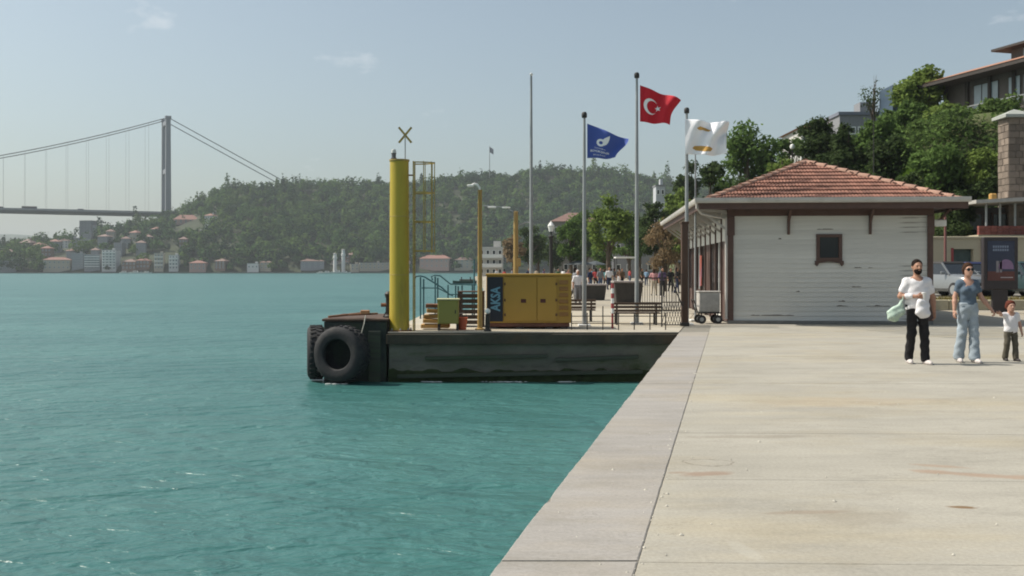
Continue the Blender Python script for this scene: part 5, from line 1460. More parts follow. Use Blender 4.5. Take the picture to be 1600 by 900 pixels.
# ---- hill behind
def hill_h(x, y):
    xf = 13 + .10 * (y - 56); a = (x - xf) / 19.0; b = (y - 55.5) / 13.0
    t_ = min(a, b) if y < 300 else a
    t_ = max(0.0, min(1.0, t_)); h = 12.2 * (t_ * t_ * (3 - 2 * t_))
    if t_ > 0: h += .055 * max(0, y - 72) * t_ + .6 * math.sin(x * .31 + y * .17) * t_
    fade = max(0.0, min(1.0, (230 - y) / 90.0))
    return h * (.35 + .65 * fade)
V = []; Q = []; gx_ = np.linspace(8, 130, 74); gy_ = np.linspace(55.4, 300, 110)
for j, y in enumerate(gy_):
    for i, x in enumerate(gx_): V.append((x, y, hill_h(x, y) - .06))
for j in range(len(gy_) - 1):
    for i in range(len(gx_) - 1): a = j * len(gx_) + i; Q.append((a, a + 1, a + len(gx_) + 1, a + len(gx_)))
m_soil = mat('hillside_soil', (.07, .075, .03), rough=.95, var=.4, scale=.8, bump=.6, bscale=4, dirt=(.10, .15, .035), dirt_amt=.9, dirt_scale=.25, coord='World')
tag(np_obj('hillside_terrain', V, Q, m_soil, smooth=True), kind='structure')

def tpx(name, label, u0, u1, vt, Y, zb, lm, **kw):
    """tree whose crown spans u0..u1 and tops out at row vt, standing at depth Y on height zb"""
    x = X((u0 + u1) / 2, Y); w = X(u1, Y) - X(u0, Y); zb = hill_h(x, Y) - .1 if zb is None else zb
    return tree(name, label, x, Y, zb, Z(vt - .09 * (HOR - vt) * .35 - 5, Y) - zb, w * 1.08, lm, **kw)
G = 'trees and shrubs on the slope behind the kiosk'
tpx('leafy_tree', 'big mid-green leafy tree left of the kiosk roof behind the white flag', 1118, 1222, 193, 96, None, lm_mid, seed=1, n=7500, leaf=.24, trunk=.18, ncl=40, group=G)
tpx('dark_tree', 'dark olive tree below the white flag', 1082, 1140, 244, 84, None, lm_drk, seed=2, n=4500, leaf=.18, trunk=.12, group=G)
tpx('dark_tree', 'low dark tree between the kiosk ridge and the leafy tree', 1135, 1200, 268, 78, None, lm_drk, seed=21, n=3500, leaf=.16, trunk=.10, group=G)
tpx('green_shrub', 'yellow-green shrub left of the kiosk roof peak', 1192, 1252, 232, 72, None, lm_bri, seed=3, n=3500, leaf=.14, trunk=.10, group=G)
tpx('dark_cedar', 'broad dark cedar right above the kiosk roof peak', 1238, 1318, 186, 77, None, lm_drk, seed=4, n=7500, leaf=.18, trunk=.12, ncl=40, group=G)
tpx('dark_cedar', 'second dark cedar above the right half of the roof', 1292, 1360, 196, 74, None, lm_drk, seed=5, n=6500, leaf=.18, trunk=.12, ncl=36, group=G)
tpx('dark_cedar', 'lowest dark cedar directly behind the right roof slope', 1265, 1345, 228, 68, None, lm_drk, seed=51, n=5500, leaf=.16, trunk=.10, ncl=30, group=G)
tpx('olive_tree', 'dull green tree below the bare twiggy tree', 1338, 1408, 188, 73, None, lm_mid, seed=6, n=5000, leaf=.16, trunk=.15, group=G)
tpx('olive_tree', 'dull green tree above the lawn patch', 1352, 1420, 222, 67, None, lm_drk, seed=61, n=4000, leaf=.15, trunk=.10, group=G)
tpx('villa_tree', 'bright green tree at the left end of the hilltop villa', 1400, 1482, 112, 84, None, lm_bri, seed=7, n=6500, leaf=.2, trunk=.2, ncl=36, group=G)
tpx('twiggy_tree', 'almost bare twiggy tree against the sky left of the blue-grey screen', 1340, 1392, 126, 92, None, lm_drk, seed=8, n=420, leaf=.13, trunk=.3, group=G)
tpx('slope_shrub', 'shaggy shrub under the villa hedge', 1416, 1478, 205, 70, None, lm_ivy, seed=9, n=4500, leaf=.15, trunk=.08, group=G)
tpx('slope_shrub', 'brownish green shrub right of the shaggy shrub under the hedge', 1462, 1530, 190, 69, None, lm_ivy, seed=10, n=5000, leaf=.15, trunk=.08, group=G)
tpx('slope_shrub', 'round olive shrub above the right end of the kiosk roof', 1422, 1500, 236, 62, None, lm_mid, seed=11, n=6000, leaf=.14, trunk=.08, ncl=34, group=G)
tpx('slope_shrub', 'bright shrub just left of the stone pillar', 1508, 1568, 228, 61, None, lm_bri, seed=12, n=4800, leaf=.13, trunk=.08, group=G)
tpx('slope_shrub', 'dark shrub above the cream wall behind the parked cars', 1462, 1534, 292, 56.5, None, lm_drk, seed=13, n=5200, leaf=.12, trunk=.05, group=G)
tpx('slope_shrub', 'dark shrub behind the terrace pavilion', 1520, 1600, 262, 60, None, lm_drk, seed=14, n=5200, leaf=.13, trunk=.05, group=G)
tpx('slope_shrub', 'green shrub at the right edge beyond the stone pillar', 1580, 1650, 215, 66, None, lm_ivy, seed=15, n=4200, leaf=.14, trunk=.05, group=G)
tpx('slope_shrub', 'wide ivy-green shrub under the villa windows', 1520, 1592, 172, 71, None, lm_ivy, seed=16, n=5200, leaf=.15, trunk=.05, group=G)
tpx('slope_shrub', 'dark shrub between the lawn patch and the kiosk roof', 1400, 1450, 262, 59, None, lm_drk, seed=17, n=3000, leaf=.12, trunk=.05, group=G)
tpx('slope_shrub', 'small shrub at the left foot of the slope behind the kiosk porch', 1048, 1092, 300, 90, None, lm_bri, seed=18, n=3000, leaf=.15, trunk=.05, group=G)
tpx('leafy_tree', 'mid-green tree in front of the white ridge house', 1204, 1262, 208, 98, None, lm_mid, seed=41, n=4200, leaf=.2, trunk=.12, group=G)
tpx('leafy_tree', 'green tree between the grey ridge house and the blue-grey screen', 1372, 1424, 178, 84, None, lm_mid, seed=42, n=4600, leaf=.17, trunk=.12, group=G)
tpx('villa_tree', 'smaller bright tree under the left eave of the villa', 1444, 1506, 172, 76, None, lm_bri, seed=43, n=5200, leaf=.17, trunk=.12, group=G)
tpx('villa_tree', 'dark green tree between the screen and the villa trees', 1398, 1452, 160, 80, None, lm_mid, seed=44, n=5200, leaf=.17, trunk=.12, group=G)
# lawn patch and hedge
lx0, lx1 = X(1380, 64), X(1450, 64)
pts = []
for _ in range(9000):
    x = rng.uniform(lx0, lx1); y = rng.uniform(60, 67); pts.append((x, y, hill_h(x, y) - .07))
blades('grass', 'bright green lawn patch on the slope above the kiosk roof', pts, .22, leaf_mat('lawn_green', (.09, .16, .02), (.16, .25, .04), .3))

# scrub that clothes the whole slope as one mass
sc_cl = []
while len(sc_cl) < 1500:
    y = rng.uniform(57, 118) if len(sc_cl) < 800 else rng.uniform(57, 80); u = rng.uniform(1120, 1720) if len(sc_cl) < 800 else rng.uniform(1340, 1700); x = X(u, y); z = hill_h(x, y)
    if z < .5 or (lx0 - .2 < x < lx1 + .2 and 59.5 < y < 66): continue
    if z > 11.0 and u > 1430 and y < 90: continue
    s0 = rng.uniform(.5, 1.25) * (1 + (y - 57) / 90); sc_cl.append((x, y, z + s0 * .35, s0, s0, s0 * .85))
V, Q = leaves(sc_cl, 95000, .15, 77)
o = np_obj('hillside_scrub', V, Q, [lm_ivy, lm_mid, lm_drk], mi=(np.random.default_rng(4).random(len(Q)) * 2.99).astype(int)); tag(o, 'low tangled scrub covering the slope behind the kiosk', 'scrub', kind='stuff')
# thin reddish pole behind the parked cars
o = thing('street_pole', 'thin reddish pole between the kiosk and the cream wall', 'pole', (X(1477, 52), 52, .36)); s_ = MB(); s_.cyl((0, 0, 0), (0, 0, Z(338, 52) - .36), .07, .06, n=10); s_.build('shaft', mat('pole_red_brown', (.17, .07, .06)), o, smooth=True)
s_ = MB(); s_.cyl((0, 0, 0), (0, 0, .06), .16, n=12); s_.build('foot', m_grey, o)

# ---- villa on the hilltop, its eaves running away to the left
ax = Vector((-.280, .960, 0)); pn = Vector((-.960, -.280, 0))      # along facade (receding), outward normal
A0 = Vector((34.65, 84, 0)) - ax * 24; Lv = 24.0; zev = 16.4
vl = thing('villa', 'large dark timbered villa with terracotta eaves on the hilltop at the right', 'building', (A0.x, A0.y, 0))
VM = Matrix(((ax.x, -pn.x, 0, 0), (ax.y, -pn.y, 0, 0), (0, 0, 1, 0), (0, 0, 0, 1)))   # local: x along, y inward, z up
def vbox(name, lo, hi, mm, par=None, bevel=0): 
    s_ = MB(); s_.box([(a + b) / 2 for a, b in zip(lo, hi)], [abs(b - a) for a, b in zip(lo, hi)], M=VM); return s_.build(name, mm, par or vl, bevel=bevel)
m_vw = mat('villa_wall', (.10, .085, .075), var=.2, scale=1); m_vd = mat('villa_dark', (.045, .035, .03), var=.2)
m_terr = mat('terracotta', (.34, .17, .11), rough=.85, var=.25, scale=3, dirt=(.25, .17, .12), dirt_amt=.5)
m_win = mat('window_reflecting', (.25, .31, .34), rough=.15, var=.2, scale=.6, spec=.6)
vbox('wall', (0, .0, 6), (Lv - 1.2, 9, zev - .1), m_vw)
vbox('eave_soffit', (-.5, -1.9, zev - .10), (Lv, 9.5, zev + .02), m_vd)
vbox('eave_fascia', (-.5, -2.0, zev - .14), (Lv + .1, -1.88, zev + .14), m_vd)
s_ = MB(); s_.add([VM @ Vector(p) for p in [(-.5, -2.05, zev + .145), (Lv + .12, -2.05, zev + .145), (Lv - 1.6, 1.6, zev + 1.25), (-.5, 1.6, zev + 1.25), (-.5, -2.05, zev + .02 + .126), (Lv + .12, 9.5, zev + .145), (-.5, 9.5, zev + .145)]],
                  [(0, 1, 2, 3), (1, 5, 2), (0, 3, 6), (3, 2, 5, 6)]); s_.build('roof', m_terr, vl)
for k in range(40):
    x_ = -.4 + k * .6; f0 = min(1.0, max(0.0, (Lv - .3 - x_) / 1.6))
    s_ = MB(); s_.bar(VM @ Vector((x_, -2.03, zev + .17)), VM @ Vector((x_, -2.03 + 3.5 * f0, zev + .17 + 1.06 * f0)), .14, .05); s_.build('tile_row', m_terr, bpy.data.objects['roof.001'] if 'roof.001' in bpy.data.objects else vl)
vbox('upper_wall', (-.5, 2.2, zev + .9), (Lv - 6.0, 8, zev + 2.1), m_vw)
vbox('upper_roof', (-.5, 1.2, zev + 2.1), (Lv - 5.0, 9, zev + 2.28), m_vd)
for k in range(6):
    vbox('upper_window', (7.0 + k * 1.7, 2.14, zev + 1.15), (8.2 + k * 1.7, 2.195, zev + 2.0), m_win)
for (a, b_) in ((Lv - 7.2, Lv - 4.6), (Lv - 9.4, Lv - 8.2), (Lv - 11.6, Lv - 9.7), (Lv - 15.4, Lv - 12.6), (Lv - 18, Lv - 16)):
    wf = vbox('window', (a, -.05, zev - 2.6), (b_, -.005, zev - .5), m_vd)
    n = max(2, int((b_ - a) / .75)); wd = (b_ - a) / n
    for k in range(n): vbox('pane', (a + k * wd + .05, -.075, zev - 2.55), (a + (k + 1) * wd - .05, -.052, zev - .55), m_win, wf)
for k in range(9): vbox('pilaster', (Lv - 1.6 - k * 2.45, -.18, 8), (Lv - 1.3 - k * 2.45, -.001, zev - .101), m_vd)
# terrace balustrade of the villa
for k in range(46):
    vbox('baluster', (k * .5, -2.6, 12.9), (k * .5 + .06, -2.54, 13.75), m_grey)
vbox('balustrade_rail', (-.5, -2.63, 13.76), (Lv, -2.51, 13.84), m_grey)
vbox('terrace_slab', (-.5, -2.8, 12.5), (Lv, -.01, 12.89), mat('terrace_concrete', (.25, .23, .2), var=.2))
# ivy hedge hanging over the terrace
hc_ = []
for k in range(60):
    p = VM @ Vector((rng.uniform(-.5, Lv - 1.5), -3.0 + rng.normal(0, .15), rng.uniform(10.8, 13.6))) ; hc_.append((p.x, p.y, p.z, .75, .75, .65))
V, Q = leaves(hc_, 11000, .16, 33)
o = thing('hedge', 'ivy hedge hanging along the villa terrace', 'hedge', (A0.x, A0.y, 0)); np_obj('foliage', V, Q, lm_ivy, o)
s_ = MB(); [s_.tube([VM @ Vector((x_, -2.9, 9.5)), VM @ Vector((x_ + .3, -2.95, 13.2))], [.06, .02], 6) for x_ in range(0, 24, 3)]; s_.build('stems', m_bark, o)

# blue-grey screen, grey house, white house further left on the ridge
o = thing('screen_wall', 'blue-grey upright screen at the left end of the villa garden', 'wall', (X(1400, 88), 88, hill_h(X(1400, 88), 88) - .3))
s_ = MB(); s_.lohi((-.28, -.1, 0), (.32, 3, Z(134, 88) - o.location.z)); s_.build('panel', mat('screen_blue', (.05, .075, .11), rough=.4, var=.15), o, bevel=.03)
s_ = MB(); s_.lohi((-.34, -.16, 0), (-.285, 3.02, Z(133, 88) - o.location.z)); s_.build('edge_frame', MATS['screen_blue'], o)
def house(name, label, u0, u1, vt, Y, zb, wallc, roofc, depth=8, roof='flat', rows=2, colsn=4, group=None, cat='house', stair=True, rise=1.6, over=.4, winm=None, rz=0.0, wsz=(.9, 1.2), balcony=False):
    """a house spanning u0..u1 with its eaves at row vt; windows each a part, panes sub-parts"""
    w = X(u1, Y) - X(u0, Y); x = X((u0 + u1) / 2, Y); h = Z(vt, Y) - zb
    o = thing(name, label, cat, (x, Y, zb), rz, group)
    s_ = MB(); s_.lohi((-w / 2, 0, -2), (w / 2, depth, h)); s_.build('wall', wallc, o)
    if roof == 'hip':
        a, b_, c, d = -w / 2 - over, w / 2 + over, -over, depth + over; rr = min(b_ - a, d - c) / 2
        if b_ - a >= d - c: r0_, r1_ = (a + rr, (c + d) / 2), (b_ - rr, (c + d) / 2)
        else: r0_, r1_ = ((a + b_) / 2, c + rr), ((a + b_) / 2, d - rr)
        s_ = MB()
        if b_ - a >= d - c: fs = [(0, 1, 5, 4), (1, 2, 5), (2, 3, 4, 5), (3, 0, 4), (3, 2, 1, 0)]
        else: fs = [(0, 1, 4), (1, 2, 5, 4), (2, 3, 5), (3, 0, 4, 5), (3, 2, 1, 0)]
        s_.add([(a, c, h + .02), (b_, c, h + .02), (b_, d, h + .02), (a, d, h + .02), (*r0_, h + rise), (*r1_, h + rise)], fs); rf = s_.build('roof', roofc, o)
        if w > 6:
            s_ = MB(); s_.lohi((w * .18, depth * .5, h + rise * .4), (w * .18 + .9, depth * .5 + .9, h + rise + .9)); s_.build('chimney', wallc, rf)
    else:
        s_ = MB(); s_.lohi((-w / 2 - .15, -.15, h + .01), (w / 2 + .15, depth + .15, h + .35)); s_.build('roof', roofc, o)
        if stair: s_ = MB(); s_.lohi((w * .1, depth * .4, h + .36), (w * .1 + min(2.2, w * .3), depth * .4 + 2, h + 1.9)); stair and s_.build('stair_head', wallc, o)
    fh_ = h / rows
    wm = None
    for r_ in range(rows):
        for c in range(colsn):
            xx = -w / 2 + w * (c + .5) / colsn; zz = fh_ * (r_ + .5) - wsz[1] / 2 + .15
            f = link(bpy.data.objects.new('window', wm[0]), o) if wm else None
            if wm is None:
                a = MB(); a.lohi((-wsz[0] / 2, -.05, 0), (wsz[0] / 2, -.005, wsz[1])); f = a.build('window', m_white, o)
                a = MB(); a.lohi((-wsz[0] / 2 + .12, -.08, .12), (wsz[0] / 2 - .12, -.052, wsz[1] - .12)); p = a.build('pane', winm or m_glass, f); wm = (f.data, p.data)
            else: link(bpy.data.objects.new('pane', wm[1]), f)
            f.location = (xx, 0, zz)
        if balcony and r_:
            s_ = MB(); s_.lohi((-w * .46, -1.2, fh_ * r_ - .25), (w * .46, -.01, fh_ * r_ - .02)); bl_ = s_.build('balcony', wallc, o)
            s_ = MB(); s_.lohi((-w * .46, -1.28, fh_ * r_ - .02), (w * .46, -1.2, fh_ * r_ + .8)); s_.build('parapet', m_white, bl_)
    return o
m_cream = mat('cream_wall', (.46, .40, .28), rough=.85, var=.1, scale=1.5, dirt=(.30, .25, .17), dirt_amt=.4)
m_gwall = mat('grey_wall', (.22, .22, .23), var=.12); m_wwall = mat('whitewash', (.52, .50, .47), var=.08)
m_gwin = mat('greyish_window', (.12, .14, .16), rough=.3, spec=.5)
house('ridge_house', 'white house with low brown roof on the ridge above the cedars', 1252, 1298, 200, 112, Z(232, 112), m_wwall, m_terr, roof='hip', rise=.9, rows=1, colsn=3)
house('ridge_house', 'grey flat-roofed house on the ridge left of the twiggy tree', 1312, 1392, 180, 108, Z(232, 108), m_gwall, mat('roof_blue_grey', (.17, .18, .22)), rows=1, colsn=6, wsz=(.7, .8))
o = thing('garden_lamp', 'small white garden lamp on the slope left of the roof peak', 'lamp', (X(1238, 80), 80, hill_h(X(1238, 80), 80) - .1))
s_ = MB(); zl = Z(228, 80) - o.location.z; s_.cyl((0, 0, 0), (0, 0, zl - .3), .04, n=8); s_.build('post', m_dark, o)
s_ = MB(); s_.lathe([(0, zl - .3), (.16, zl - .2), (.2, zl - .05), (.14, zl + .1), (0, zl + .16)], 12); s_.build('globe', m_white, o, smooth=True)
# thin pole in the slope behind the kiosk
o = thing('utility_pole', 'thin grey pole rising behind the kiosk roof', 'pole', (X(1365, 60), 60, hill_h(X(1365, 60), 60) - .2))
s_ = MB(); s_.cyl((0, 0, 0), (0, 0, Z(175, 60) - o.location.z), .035, .025, n=8); s_.build('shaft', m_dark, o, smooth=True)

# ---- stone pillar with cap: each block its own piece
m_stone = mat('pillar_stone', (.19, .15, .12), rough=.9, var=.2, scale=5, bump=.4, rnd=.3)
Yp = 57.5; px0 = X(1566, Yp); pz0 = 3.0; pzt = Z(186, Yp)
sp_ = thing('stone_pillar', 'tall rough stone pillar with a grey cap at the right edge', 'pillar', (px0 + .65, Yp, pz0))
s_ = MB(); s_.lohi((-.56, -.56, 0), (.56, .56, pzt - pz0)); s_.build('core', m_joint, sp_)
n = int((pzt - pz0) / .36)
for r_ in range(n):
    z0 = r_ * (pzt - pz0) / n; hh = (pzt - pz0) / n - .025
    cuts = [-.6, -.18, .22, .6] if r_ % 2 else [-.6, .02, .6]
    for face in range(2):
        for a, b_ in zip(cuts[:-1], cuts[1:]):
            s_ = MB()
            if face == 0: s_.lohi((a + .012, -.6 - random.uniform(0, .03), z0), (b_ - .012, -.555, z0 + hh))
            else: s_.lohi((-.6 - random.uniform(0, .03), a + .012, z0), (-.555, b_ - .012, z0 + hh))
            s_.build('stone', m_stone, sp_, bevel=.012)
s_ = MB(); zt_ = pzt - pz0; s_.add([(-.85, -.85, zt_), (.85, -.85, zt_), (.85, .85, zt_), (-.85, .85, zt_), (-.85, -.85, zt_ + .16), (.85, -.85, zt_ + .16), (.85, .85, zt_ + .16), (-.85, .85, zt_ + .16), (0, 0, zt_ + .55)],
                                   [(3, 2, 1, 0), (0, 1, 5, 4), (1, 2, 6, 5), (2, 3, 7, 6), (3, 0, 4, 7), (4, 5, 8), (5, 6, 8), (6, 7, 8), (7, 4, 8)]); s_.build('cap', mat('cap_stone', (.33, .34, .31), var=.15), sp_)

# ---- cream wall with dark opening; terrace pavilion above it
Yc = 53.0; c0, c1 = X(1440, Yc), X(1640, Yc); zt_ = Z(373, Yc)
cw = thing('cream_wall', 'cream boundary wall with a dark opening behind the parked cars', 'wall', (c0, Yc, .355)); zt_ -= .355
ox0, ox1, oz0, oz1 = X(1489, Yc) - c0, X(1521, Yc) - c0, Z(412, Yc) - .355, Z(389, Yc) - .355
for (lo, hi) in (((0, 0, 0), (ox0, .5, zt_)), ((ox1, 0, 0), (c1 - c0, .5, zt_)), ((ox0, 0, oz1), (ox1, .5, zt_)), ((ox0, 0, 0), (ox1, .5, oz0))):
    s_ = MB(); s_.lohi(lo, hi); s_.build('wall_face', m_cream, cw)
s_ = MB(); s_.lohi((ox0, .3, oz0), (ox1, .45, oz1)); s_.build('shutter', mat('shutter_teal', (.08, .11, .10), var=.2), cw)
s_ = MB(); s_.lohi((ox0 - .1, -.04, oz0 - .05), (ox0 + .02, -.005, oz1 + .05)); s_.build('jamb', mat('jamb_red', (.28, .05, .05)), cw)
s_ = MB(); s_.lohi((-.05, -.08, zt_ + .002), (c1 - c0 + .05, .58, zt_ + .12)); s_.build('coping', m_cream, cw, bevel=.02)
for k in range(3):
    zz = zt_ * (.3 + .22 * k); s_ = MB(); s_.lohi((0, -.012, zz), (ox0 - .15, -.002, zz + .03)); s_.build('string_course', m_cream, cw)
s_ = MB(); s_.lohi((X(1533, Yc) - c0, -.1, 0), (X(1533, Yc) - c0 + .16, -.02, zt_)); s_.build('red_pipe', mat('pipe_red', (.30, .05, .06)), cw)
Yt = 54.2
tp_ = thing('terrace_pavilion', 'open terrace pavilion with grey slab roof and red parapet over the cream wall', 'pavilion', (X(1528, Yt), Yt, 0))
tw = X(1660, Yt) - X(1528, Yt); za, zb_ = Z(371, Yt), Z(354, Yt)
for r_ in range(3):
    for k in range(14):
        s_ = MB(); s_.lohi((k * tw / 14 + .008, -.1 - .01 * ((k + r_) % 2), za + .14 + r_ * .16), ((k + 1) * tw / 14 - .008, .1, za + .285 + r_ * .16)); s_.build('brick', mat('brick_red', (.22, .07, .055), var=.2, rnd=.2), tp_)
s_ = MB(); s_.lohi((-.05, -.16, za), (tw, 3.5, za + .13)); s_.build('floor_slab', m_cream, tp_)
for u in (1541, 1562.5, 1586, 1612, 1640):
    s_ = MB(); s_.cyl((X(u, Yt) - X(1528, Yt), .0, za + .13), (X(u, Yt) - X(1528, Yt), .0, Z(318, Yt)), .06, n=10); s_.build('column', m_grey, tp_, smooth=True)
s_ = MB(); zr_ = Z(319, Yt); s_.add([(-.4, -.7, zr_), (tw, -1.6, zr_ + .2), (tw, 3.5, zr_ + .2), (-.4, 3.5, zr_), (-.4, -.7, zr_ + .18), (tw, -1.6, zr_ + .42), (tw, 3.5, zr_ + .42), (-.4, 3.5, zr_ + .18)],
                                   [(0, 3, 2, 1), (4, 5, 6, 7), (0, 1, 5, 4), (1, 2, 6, 5), (2, 3, 7, 6), (3, 0, 4, 7)]); s_.build('roof_slab', mat('slab_grey', (.36, .34, .31), var=.15), tp_)
s_ = MB(); s_.lohi((0, 3.0, za), (tw, 3.2, zr_)); s_.build('back_wall', mat('pavilion_back', (.06, .05, .05)), tp_)
for k in range(3):
    s_ = MB(); s_.lohi((.4 + k * 1.7, 2.9, za + .15), (1.6 + k * 1.7, 2.99, zr_ - .3)); f = s_.build('window', m_kbrown, tp_)
    s_ = MB(); s_.lohi((.48 + k * 1.7, 2.86, za + .23), (1.52 + k * 1.7, 2.895, zr_ - .38)); s_.build('pane', m_glass, f)
o = MB(); o.box((0, 0, .2), (.36, .3, .4)); o = o.build('tank', mat('tank_orange', (.42, .24, .07)), bevel=.06, at=(X(1554, 54.6), 54.8, Z(319, Yt) + .21)); tag(o, 'small orange tank on the pavilion roof', 'tank')

# ---- illuminated-type poster stand
Ya = 37.5
o = thing('poster_stand', 'dark framed street poster stand with a blue and red poster behind the child', 'poster stand', (X(1564, Ya), Ya, -.01))
aw = (X(1591, Ya) - X(1537, Ya)); zt_, zb_ = Z(370, Ya), Z(452, Ya)
m_fr = mat('stand_frame', (.035, .028, .03), rough=.5)
s_ = MB(); s_.lohi((-aw / 2, 0, zb_), (aw / 2, .22, zt_)); s_.build('frame', m_fr, o, bevel=.02)
s_ = MB(); s_.lohi((-.28, .05, 0), (.28, .17, zb_ - .001)); s_.build('stem', m_fr, o)
pz0, pz1 = Z(438, Ya), Z(376, Ya); pw = aw * .78
s_ = MB(); s_.lohi((-pw / 2, -.012, pz0 + .34), (pw / 2, -.002, pz1)); ps = s_.build('poster', mat('poster_blue', (.035, .042, .075), rough=.25, var=.25, scale=1.5), o)
s_ = MB(); s_.lohi((-pw / 2, -.012, pz0), (pw / 2, -.002, pz0 + .338)); s_.build('poster_foot', mat('poster_maroon', (.11, .04, .035), rough=.25, var=.2), ps)
s_ = MB(); s_.add([(.18 + .28 * math.cos(a), -.016, pz0 + .42 + .36 * max(0, math.sin(a)) ** .8) for a in np.linspace(math.pi, 0, 13)], [tuple(range(13))]); s_.build('dome_print', mat('poster_mauve', (.24, .15, .26), rough=.25), ps)
for k, (za, h_) in enumerate(((pz1 - .25, .08), (pz1 - .37, .08))):
    for j in range(7):
        s_ = MB(); s_.lohi((-.3 + j * .085, -.016, za), (-.3 + j * .085 + .06, -.013, za + h_)); s_.build('print_mark', mat('poster_pale', (.20, .24, .32), rough=.25), ps)
for (xa, xb) in ((-.18, -.08), (-.05, .03)):
    s_ = MB(); s_.lohi((xa, -.016, pz0 + .30), (xb, -.013, pz0 + .72)); s_.build('figure_print', mat('poster_figure', (.22, .20, .22), rough=.25), ps)
s_ = MB(); s_.lohi((-.02, -.016, pz0 + .10), (pw / 2 - .06, -.013, pz0 + .13)); s_.build('print_line', mat('poster_line', (.40, .36, .38), rough=.25), ps)

# ---- parked cars, front towards the camera
def car(label, x, y, z, rz, paint, roofm, group='cars parked along the road'):
    o = thing('parked_car', label, 'car', (x, y, z), rz, group)
    W = 1.80
    # lower body: cross-sections along the length (front at -y)
    st = [(-2.15, .60, .42, .68), (-2.12, .80, .34, .80), (-1.95, .86, .26, .90), (-1.4, .89, .24, .98), (-.75, .90, .24, 1.04), (.6, .90, .24, 1.06), (1.6, .89, .26, 1.06), (2.05, .84, .34, 1.02), (2.15, .74, .45, .90)]
    V = []; Fq = []
    for (yy, hw_, z0, z1) in st:
        pf = [(-hw_ * .86, z0), (-hw_, z0 + .14), (-hw_, z0 + (z1 - z0) * .62), (-hw_ * .93, z1 - .06), (-hw_ * .82, z1), (hw_ * .82, z1), (hw_ * .93, z1 - .06), (hw_, z0 + (z1 - z0) * .62), (hw_, z0 + .14), (hw_ * .86, z0)]
        V += [(a, yy, b_) for a, b_ in pf]
    m_ = 10
    for i in range(len(st) - 1):
        for k in range(m_): Fq.append((i * m_ + k, i * m_ + (k + 1) % m_, (i + 1) * m_ + (k + 1) % m_, (i + 1) * m_ + k))
    Fq += [tuple(range(m_ - 1, -1, -1)), tuple((len(st) - 1) * m_ + k for k in range(m_))]
    s_ = MB(); s_.add(V, Fq); s_.build('body', paint, o, smooth=True)
    # cabin
    def sec(yy, hw_, z): return [(-hw_, yy, z), (hw_, yy, z)]
    base = [(-.95, .80, 1.00), (1.85, .80, 1.04)]; top = [(-.25, .62, 1.58), (1.45, .62, 1.60)]
    c8 = [(-.80, -.95, 1.0), (.80, -.95, 1.0), (.80, 1.85, 1.04), (-.80, 1.85, 1.04), (-.62, -.25, 1.52), (.62, -.25, 1.52), (.62, 1.45, 1.54), (-.62, 1.45, 1.54)]
    s_ = MB(); s_.add(c8, [(0, 1, 5, 4), (1, 2, 6, 5), (2, 3, 7, 6), (3, 0, 4, 7), (4, 5, 6, 7)]); s_.build('glasshouse', m_glass, o)
    s_ = MB(); s_.add([(-.66, -.32, 1.50), (.66, -.32, 1.50), (.66, 1.52, 1.52), (-.66, 1.52, 1.52), (-.56, -.18, 1.60), (.56, -.18, 1.60), (.56, 1.4, 1.62), (-.56, 1.4, 1.62)],
                      [(0, 1, 5, 4), (1, 2, 6, 5), (2, 3, 7, 6), (3, 0, 4, 7), (4, 5, 6, 7), (3, 2, 1, 0)]); s_.build('roof', roofm, o, bevel=.03, seg=2)
    for sx in (-1, 1):
        for (a, b_) in (((.80, -.97, .99), (.63, -.26, 1.53)), ((.80, 1.87, 1.03), (.63, 1.47, 1.54)), ((.815, .45, 1.0), (.64, .5, 1.53))):
            s_ = MB(); s_.bar((sx * a[0], a[1], a[2]), (sx * b_[0], b_[1], b_[2]), .07, .05); s_.build('window_pillar', paint, o)
        s_ = MB(); s_.box((sx * .98, -.72, 1.08), (.2, .1, .14)); s_.build('mirror', paint, o, bevel=.03)
        s_ = MB(); s_.add([(sx * .50, -2.15, .66), (sx * .80, -2.02, .68), (sx * .84, -1.92, .82), (sx * .52, -2.10, .78)], [(0, 1, 2, 3) if sx > 0 else (3, 2, 1, 0)]); 
        s_.add([(sx * .50, -2.05, .66), (sx * .80, -1.92, .68), (sx * .84, -1.82, .82), (sx * .52, -2.0, .78)], [(3, 2, 1, 0)]); s_.build('headlight', mat('headlight_glass', (.65, .66, .66), rough=.12), o)
        for yy in (-1.35, 1.35):
            s_ = MB(); s_.cyl((sx * .70, yy, .32), (sx * .91, yy, .32), .33, n=24); w_ = s_.build('wheel', m_rubber, o, smooth=True)
            s_ = MB(); s_.cyl((sx * .80, yy, .32), (sx * .925, yy, .32), .21, n=18); s_.build('rim', m_grey, w_, smooth=True)
        s_ = MB(); s_.box((sx * .905, .3, .86), (.03, .18, .03)); s_.build('door_handle', paint, o)
    s_ = MB(); s_.box((0, -2.16, .56), (1.0, .05, .16)); s_.build('grille', m_dark, o, bevel=.01)
    s_ = MB(); s_.box((0, -2.12, .36), (1.5, .14, .10)); s_.build('bumper', m_dark, o, bevel=.02)
    s_ = MB(); s_.box((0, -2.195, .44), (.5, .02, .11)); s_.build('number_plate', m_white, o)
    return o
p_sil = mat('paint_silver', (.27, .28, .285), rough=.25, var=.03, metal=.5); p_nav = mat('paint_navy', (.03, .035, .09), rough=.2, var=.03); p_tea = mat('paint_teal', (.035, .06, .062), rough=.25, var=.03)
car('silver parked car with a dark roof between the man and the woman', X(1487, 47), 47.2, .365, .28, p_sil, m_dark)
car('navy parked car half hidden behind the woman', X(1531, 48.5), 49.0, .365, .2, p_nav, p_nav)
car('dark teal parked car at the right edge beyond the poster stand', X(1606, 46.5), 46.5, .365, .15, p_tea, p_tea)
